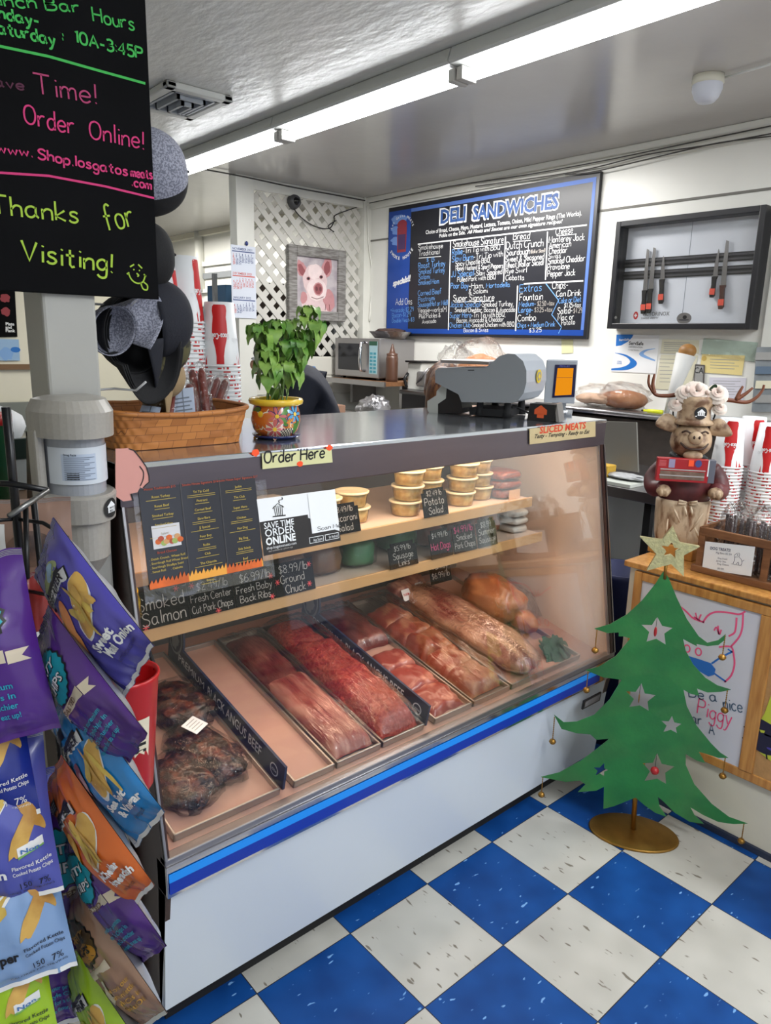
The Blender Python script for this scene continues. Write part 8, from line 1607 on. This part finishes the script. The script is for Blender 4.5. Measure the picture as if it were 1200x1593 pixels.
def art_mk(l1, l2, tc=LWHITE, ing=None, dark=None, ink=None):
    def art(mb, S):
        deep(mb, S, 'DEEP RIVER', .70); mb.rect(S, -.9, .80, -.1, .87, LBLK, .0012, 8, 2)
        for k in range(3): mb.rect(S, -.8, .815 + k * .016, -.25, .821 + k * .016, mat('award_grey', rgb(150, 150, 164), .5), .0018, 6, 1)
        if ing: mb.ell(S, -.40, .47, .40, .10, ing[0], .0012, .3, 24, 4); mb.ell(S, -.25, .48, .20, .055, ing[1], .0018, .3, 20, 3)
        chips(mb, S, .40, .47, .46, .12, CHIP, len(l1)); T2(mb, S, l1, -.15, .23, .075, .85, tc, .04); T2(mb, S, l2, -.05, .155, .075, .95, tc, .04); T2(mb, S, 'NET WT 2 OZ', .1, .09, .03, .6, LBLK, .01)
        if dark: mb.rect(S, -.98, .01, .98, .05, dark, .0014, 12, 1)
    return art
def art_tan(mb, S):
    GB = mat('logo_brown', rgb(78, 52, 30), .4); GY = mat('logo_ochre', rgb(176, 122, 36), .4); n_ = 40; q = [((.60 + .05 * (k % 2)) * math.cos(2 * PI * k / n_), .70 + (.155 + .012 * (k % 2)) * math.sin(2 * PI * k / n_)) for k in range(n_)]
    mb.polyr(S, [(a * 1.07, .70 + (b - .70) * 1.07) for a, b in q], LBLK, .0009, 4); mb.polyr(S, q, GB, .0014, 5); mb.ell(S, .05, .63, .5, .07, GY, .0018, 0, 24, 3); T2(mb, S, 'DIRTY', -.44, .73, .07, .88, GY, .03, .0024); T2(mb, S, 'CHIPS', -.40, .625, .07, .82, LBLK, .03, .0026)
    RIB = MATS['ribbon_cream']; mb.polyr(S, [(-.6, .46), (.6, .46), (.6, .53), (-.6, .53)], RIB, .0012, 3); mb.polyr(S, [(-.9, .44), (-.62, .45), (-.62, .52), (-.9, .51), (-.8, .475)], RIB, .0014, 2); mb.ell(S, -.25, .34, .34, .055, mat('panel_cream', rgb(206, 196, 176), .5), .0012, .2, 24, 3)
    GT = mat('gold_text', rgb(190, 142, 60), .4)
    for k, s_ in enumerate(('We cook our', 'premium Kettle', 'Style Chips in', 'Peanut Oil')): T2(mb, S, s_, -.05, .32 - k * .055, .05, .85, GT, .015)
def art_left(l1, l2, m2, l1c=LWHITE, badge=True):
    def art(mb, S):
        deep(mb, S, 'DEEP RIVER', .80); chips(mb, S, -.18, .55, .78, .17, CHIPY, len(l1) + 3); mb.ell(S, .62, .44, .26, .075, CHIP, .0013, .5, 20, 3, .3, 3); mb.ell(S, .72, .56, .22, .06, CHIP, .0012, -.6, 20, 3, .3, 5)
        if badge: mb.polyr(S, [(.50, .30), (.86, .33), (.86, .385), (.50, .365)], LWHITE, .0022, 2); T2(mb, S, 'Non', .54, .325, .035, .26, mat('badge_blue', rgb(60, 110, 170), .5), .03, .003); mb.polyr(S, [(.50, .296), (.86, .326), (.86, .338), (.50, .312)], mat('badge_green', rgb(110, 160, 80), .5), .0026, 2)
        T2(mb, S, l1, -.95, .19, .085, 1.25, l1c, .035); T2(mb, S, 'Flavored Kettle', .38, .235, .034, .55, l1c, .01); T2(mb, S, 'Cooked Potato Chips', .38, .195, .034, .55, l1c, .01); T2(mb, S, '150', .42, .095, .06, .18, m2, .0); T2(mb, S, '7%', .70, .095, .06, .16, m2, .0); T2(mb, S, 'CALORIES PER SERVING', .1, .07, .018, .8, m2, 0)
    return art
def bagm(n, r, g, b): return mat('bag_' + n, rgb(r, g, b), .26, coat=.35, bump=.22, bscale=16, bdist=.006)
VIOL = bagm('violet_blue', 74, 68, 160); PURP_ = bagm('purple', 74, 34, 120); BLU = bagm('sky_blue', 24, 116, 180); ORG = bagm('orange', 206, 98, 32); TANB = bagm('tan', 150, 116, 96); LIM = bagm('lime', 150, 186, 32); COBL = bagm('cobalt', 20, 40, 130); LAV = bagm('lavender_blue', 78, 84, 166); PALB = bagm('pale_blue', 128, 158, 200)
GR1 = 'chip bags hanging in the right column'; GR2 = 'chip bags in the left column'
RR = rad(50); YW = rad(35); PT3 = rad(-8)
RED_ON = (mat('onion_plum', rgb(126, 66, 78), .4), mat('onion_cut', rgb(170, 140, 150), .4)); CHED = (mat('cheddar', rgb(214, 150, 40), .4), mat('cheddar_lit', rgb(226, 176, 70), .4))
bag('chip_bag', 'violet bag of sweet maui onion chips at the top of the right column', atd(0.98, 140, 948), .140, .225, .026, RR, YW, PT3, VIOL, art_sweet, GR1, 1)
bag('chip_bag', 'purple bag of salted chips under the violet bag', atd(1, 132, 1078), .140, .225, .026, RR + .02, YW, PT3, PURP_, art_salt, GR1, 2)
bag('chip_bag', 'sky blue bag of sea salt and vinegar chips in the right column', atd(1.03, 160, 1192), .140, .225, .026, RR, YW, PT3, BLU, art_mk('Sea Salt', '& Vinegar', LWHITE, RED_ON), GR1, 3)
bag('chip_bag', 'orange bag of aged cheddar horseradish chips in the right column', atd(1.06, 148, 1300), .140, .225, .026, RR, YW, PT3, ORG, art_mk('Aged Cheddar', 'Horseradish', LWHITE, CHED), GR1, 5)
bag('chip_bag', 'purple bag of chips with teal text between the orange and tan bags', atd(1.09, 168, 1388), .140, .225, .026, RR - .04, YW, PT3, PURP_, art_salt, GR1, 4)
bag('chip_bag', 'tan bag of chips with brown round logo low in the right column', atd(1.12, 172, 1492), .140, .225, .026, RR, YW, PT3, TANB, art_tan, GR1, 7)
bag('chip_bag', 'lime green bag of chips at the bottom of the right column', atd(1.15, 168, 1590), .140, .225, .026, RR + .02, YW, PT3, LIM, art_mk('Dill', 'Pickle', LBLK, (mat('pickle_green', rgb(150, 160, 50), .4), mat('pickle_lit', rgb(190, 190, 90), .4))), GR1, 9)
R2_ = rad(4)
bag('chip_bag', 'purple bag of chips with a teal round logo at the left edge of the photo', atd(.96, -58, 1020), .195, .255, .034, rad(8), rad(-16), rad(8), PURP_, art_salt, GR2, 6)
bag('chip_bag', 'cobalt blue bag of chips below the purple one at the left edge', atd(1.0, -68, 1160), .185, .235, .034, R2_, rad(-20), rad(16), COBL, art_left('Original', 'Salt', LWHITE, LWHITE, False), GR2, 11)
bag('chip_bag', 'lavender blue bag of onion chips in the left column', atd(1.02, -28, 1285), .185, .235, .034, R2_, rad(-20), rad(16), LAV, art_left('Maui Onion', '', LBLK), GR2, 13)
bag('chip_bag', 'pale blue bag of cracked pepper chips in the left column', atd(1.04, -12, 1412), .190, .24, .034, R2_ + .04, rad(-20), rad(16), PALB, art_left('Cracked Pepper', '', LBLK, LBLK, False), GR2, 15)
bag('chip_bag', 'lime green bag of pickle chips in the bottom left corner', atd(1.06, -32, 1530), .190, .24, .034, R2_, rad(-20), rad(16), LIM, art_left('Dill Pickle', '', LBLK, LBLK), GR2, 17)
for i, (d_, u_, v_, m_, lb) in enumerate(((1.16, 62, 1330, LAV, 'second lavender bag half hidden behind the front row at the left'), (1.17, 78, 1480, PURP_, 'purple bag standing in the dark gap between the two columns'), (1.15, 95, 1370, PURP_, 'purple bag peeking out left of the orange bag'))): bag('chip_bag', lb, atd(d_, u_, v_), .15, .30, .022, rad(4), rad(-20), 0, m_, art_salt if i else art_left('Onion', '', LBLK, LWHITE, False), 'chip bags behind the front columns', 20 + i)
# pork rind style brown bag behind the rack top
bag('snack_bag', 'brown snack bag with black print hung behind the rack top', atd(1.20, 20, 860), .20, .18, .02, rad(2), rad(-10), 0, mat('bag_brown', rgb(134, 106, 92), .35, coat=.2, bump=.2, bscale=16), lambda mb, S: (mb.rect(S, -.6, .15, -.1, .75, LBLK, .0012, 8, 8), mb.ell(S, .35, .55, .4, .16, mat('rind_print', rgb(110, 84, 70), .6, col2=rgb(60, 46, 42), vscale=30), .0012), mb.rect(S, -.25, .25, -.02, .8, LWHITE, .0016, 4, 8)), 'snack bags at the rack top', 31)
bag('snack_bag', 'dark red and black snack bag deep between the rack wires', atd(1.16, 48, 985), .10, .20, .018, rad(-2), rad(-20), 0, mat('bag_dark_red', rgb(120, 30, 26), .35, coat=.2), lambda mb, S: (mb.rect(S, -.7, .3, .7, .55, LWHITE, .0012, 8, 6), mb.rect(S, -.9, .1, .9, .25, LBLK, .0012, 8, 4)), 'snack bags at the rack top', 33)
# wire rack
WK = mat('rack_black_wire', rgb(30, 30, 32), .3, metal=.6); WG = mat('rack_grey_wire', rgb(118, 118, 116), .3, metal=.8)
t = thing('chip_rack', 'black wire clip rack holding the chip bags at the left', 'rack', V((atd(1.08, 30, 1500).x, atd(1.08, 30, 1500).y, 0)))
mb = MB(); a = atd(1.10, 21, 755); b = atd(1.10, 36, 1000); f_ = V((a.x, a.y, .02)); mb.tube([f_, V((a.x, a.y, a.z)), V((a.x, a.y, 1.53))], .0065, WK, 10); mb.tube([V((a.x + .05, a.y + .02, .02)), atd(1.12, 52, 775)], .005, WK, 8); mb.build('upright', t)
mb = MB(); mb.tube([atd(1.08, -40, 750), atd(1.08, 20, 753), atd(1.08, 75, 763)], .0048, WK, 8); mb.tube([atd(1.08, 75, 763), atd(1.02, 14, 803)], .0042, WG, 8); mb.build('top_frame', t)
mb = MB(); mb.tube([atd(1.10, 17, 672), atd(1.10, 21, 755)], .004, WK, 8); mb.tube([atd(1.10, 40, 790), atd(1.05, 42, 900)], .004, WK, 8); mb.build('sign_wire', t)
mb = MB(); o = V((a.x, a.y, 0)); mb.lathe([(.001, 0), (.16, 0), (.17, .012), (.15, .02), (.001, .022)], WK, o, 30); mb.build('base', t)
for k in range(9):
    mb = MB(); c_ = V((a.x, a.y, 1.36 - k * .115)); mb.tube([c_, c_ + right_h * .05 - fwd_h * .02, c_ + right_h * .09 - fwd_h * .03 - V((0, 0, .02))], .003, WK, 6); mb.tube([c_, c_ - right_h * .06 - fwd_h * .03], .003, WK, 6); mb.build('clip_arm', t)

# ------------------------------------------------------------------ things seen far left, beyond the pillar
t = thing('green_bin', 'green bin with a red lid far left behind the pillar', 'bin', atd(2.3, -25, 790)); c_ = atd(2.3, -22, 790); GB_ = mat('bin_green', rgb(16, 96, 52), .5)
mb = MB(); mb.lathe([(.001, 0), (.075, 0), (.09, .26), (.094, .27)], GB_, (c_.x, c_.y, c_.z), 24); mb.build('body', t); mb = MB(); mb.lathe([(.094, .265), (.098, .27), (.098, .295), (.001, .30)], RED, (c_.x, c_.y, c_.z), 24); mb.build('lid', t)
t = thing('side_table', 'cream painted cabinet far left under the green bin', 'cabinet', (c_.x, c_.y, 0)); mb = MB(); mb.box((c_.x - .4, c_.y - .11, 0), (c_.x + .16, c_.y + .6, c_.z - .03), CREAMP); mb.build('body', t); mb = MB(); mb.box((c_.x - .42, c_.y - .13, c_.z - .03), (c_.x + .18, c_.y + .62, c_.z), mat('table_top_brown', rgb(120, 96, 76), .5)); mb.build('top', t)
t = thing('push_bin', 'white push bin with a dark flap beside the green bin', 'bin', (c_.x + .22, c_.y + .25, 0)); q = atd(2.55, 35, 690); mb = MB(); mb.box((q.x - .09, q.y - .02, c_.z), (q.x + .12, q.y + .25, q.z - .02), mat('pale_plastic', rgb(188, 194, 194), .4)); mb.build('body', t, bevel=.01); mb = MB(); mb.box((q.x - .085, q.y - .026, q.z - .05), (q.x + .115, q.y - .0, q.z + .02), mat('flap_dark_green', rgb(30, 48, 40), .4)); mb.build('flap', t)
t = thing('white_sack', 'white crumpled sack behind the green bin', 'bag', (q.x - .05, q.y + .1, q.z)); MB().blob((q.x - .06, q.y + .12, q.z + .05), .10, .10, .07, PWHITE, 20, 12, .25, 3, 2).build('sack', t)
FW = PL((0, 7.585, 0), (1, 0, 0), (0, 0, 1)); 
t = thing('wall_poster', 'dark poster with red photos and white words on the far wall at the left edge', 'poster', FW(*FW.px(0, 522))); q = [FW.px(*p) for p in ((-40, 525), (27, 524), (23, 452), (-40, 448))]; mb = MB(); mb.prism(FW, q, 0, .004, SLATE); mb.build('sheet', t)
mb = MB(); 
for (u_, v_) in ((8, 464), (9, 485)): s = FW.px(u_, v_); mb.ell(FW, s[0], s[1], .05, .045, mat('meat_photo_red', rgb(150, 50, 60), .6), .005, wob=.3, seed=v_)
for k, s_ in enumerate(('Plate', 'and', 'Flank')): s = FW.px(8.5, 506 + k * 5.2); mb.type(FW, s_, s[0], s[1], .045, PWHITE, .03, h=.005)
mb.build('print', t)
t = thing('blue_flyer', 'pale blue flyer with a dark blue shape under the dark poster at the left edge', 'poster', FW(*FW.px(0, 560))); q = [FW.px(*p) for p in ((-30, 561), (31, 561), (29, 528), (-30, 526))]; mb = MB(); mb.prism(FW, q, 0, .004, mat('flyer_pale_blue', rgb(150, 184, 220), .5)); mb.build('sheet', t)
mb = MB(); s = FW.px(24, 544); mb.ell(FW, s[0], s[1], .05, .03, B2, .005); s = FW.px(10, 550); mb.ell(FW, s[0], s[1], .07, .07, B3, .0046, wob=.3); mb.build('print', t)
s0 = FW.px(-40, 571); s1 = FW.px(33, 572); struct(MB().slab(FW, s0[0] - .5, s0[1] - .03, s1[0] + .2, s0[1] + .03, 0, .03, mat('ledge_brown', rgb(120, 92, 64), .6)).build('trim_10'))
s = FW.px(14, 648); t = thing('wall_heater', 'grey metal panel low on the far wall left of the pillar', 'panel', FW(s[0], s[1] - .15)); MB().slab(FW, s[0] - .5, s[1] - .18, s[0] + .23, s[1] + .16, 0, .05, mat('heater_grey', rgb(120, 124, 118), .5)).build('casing', t, bevel=.006)
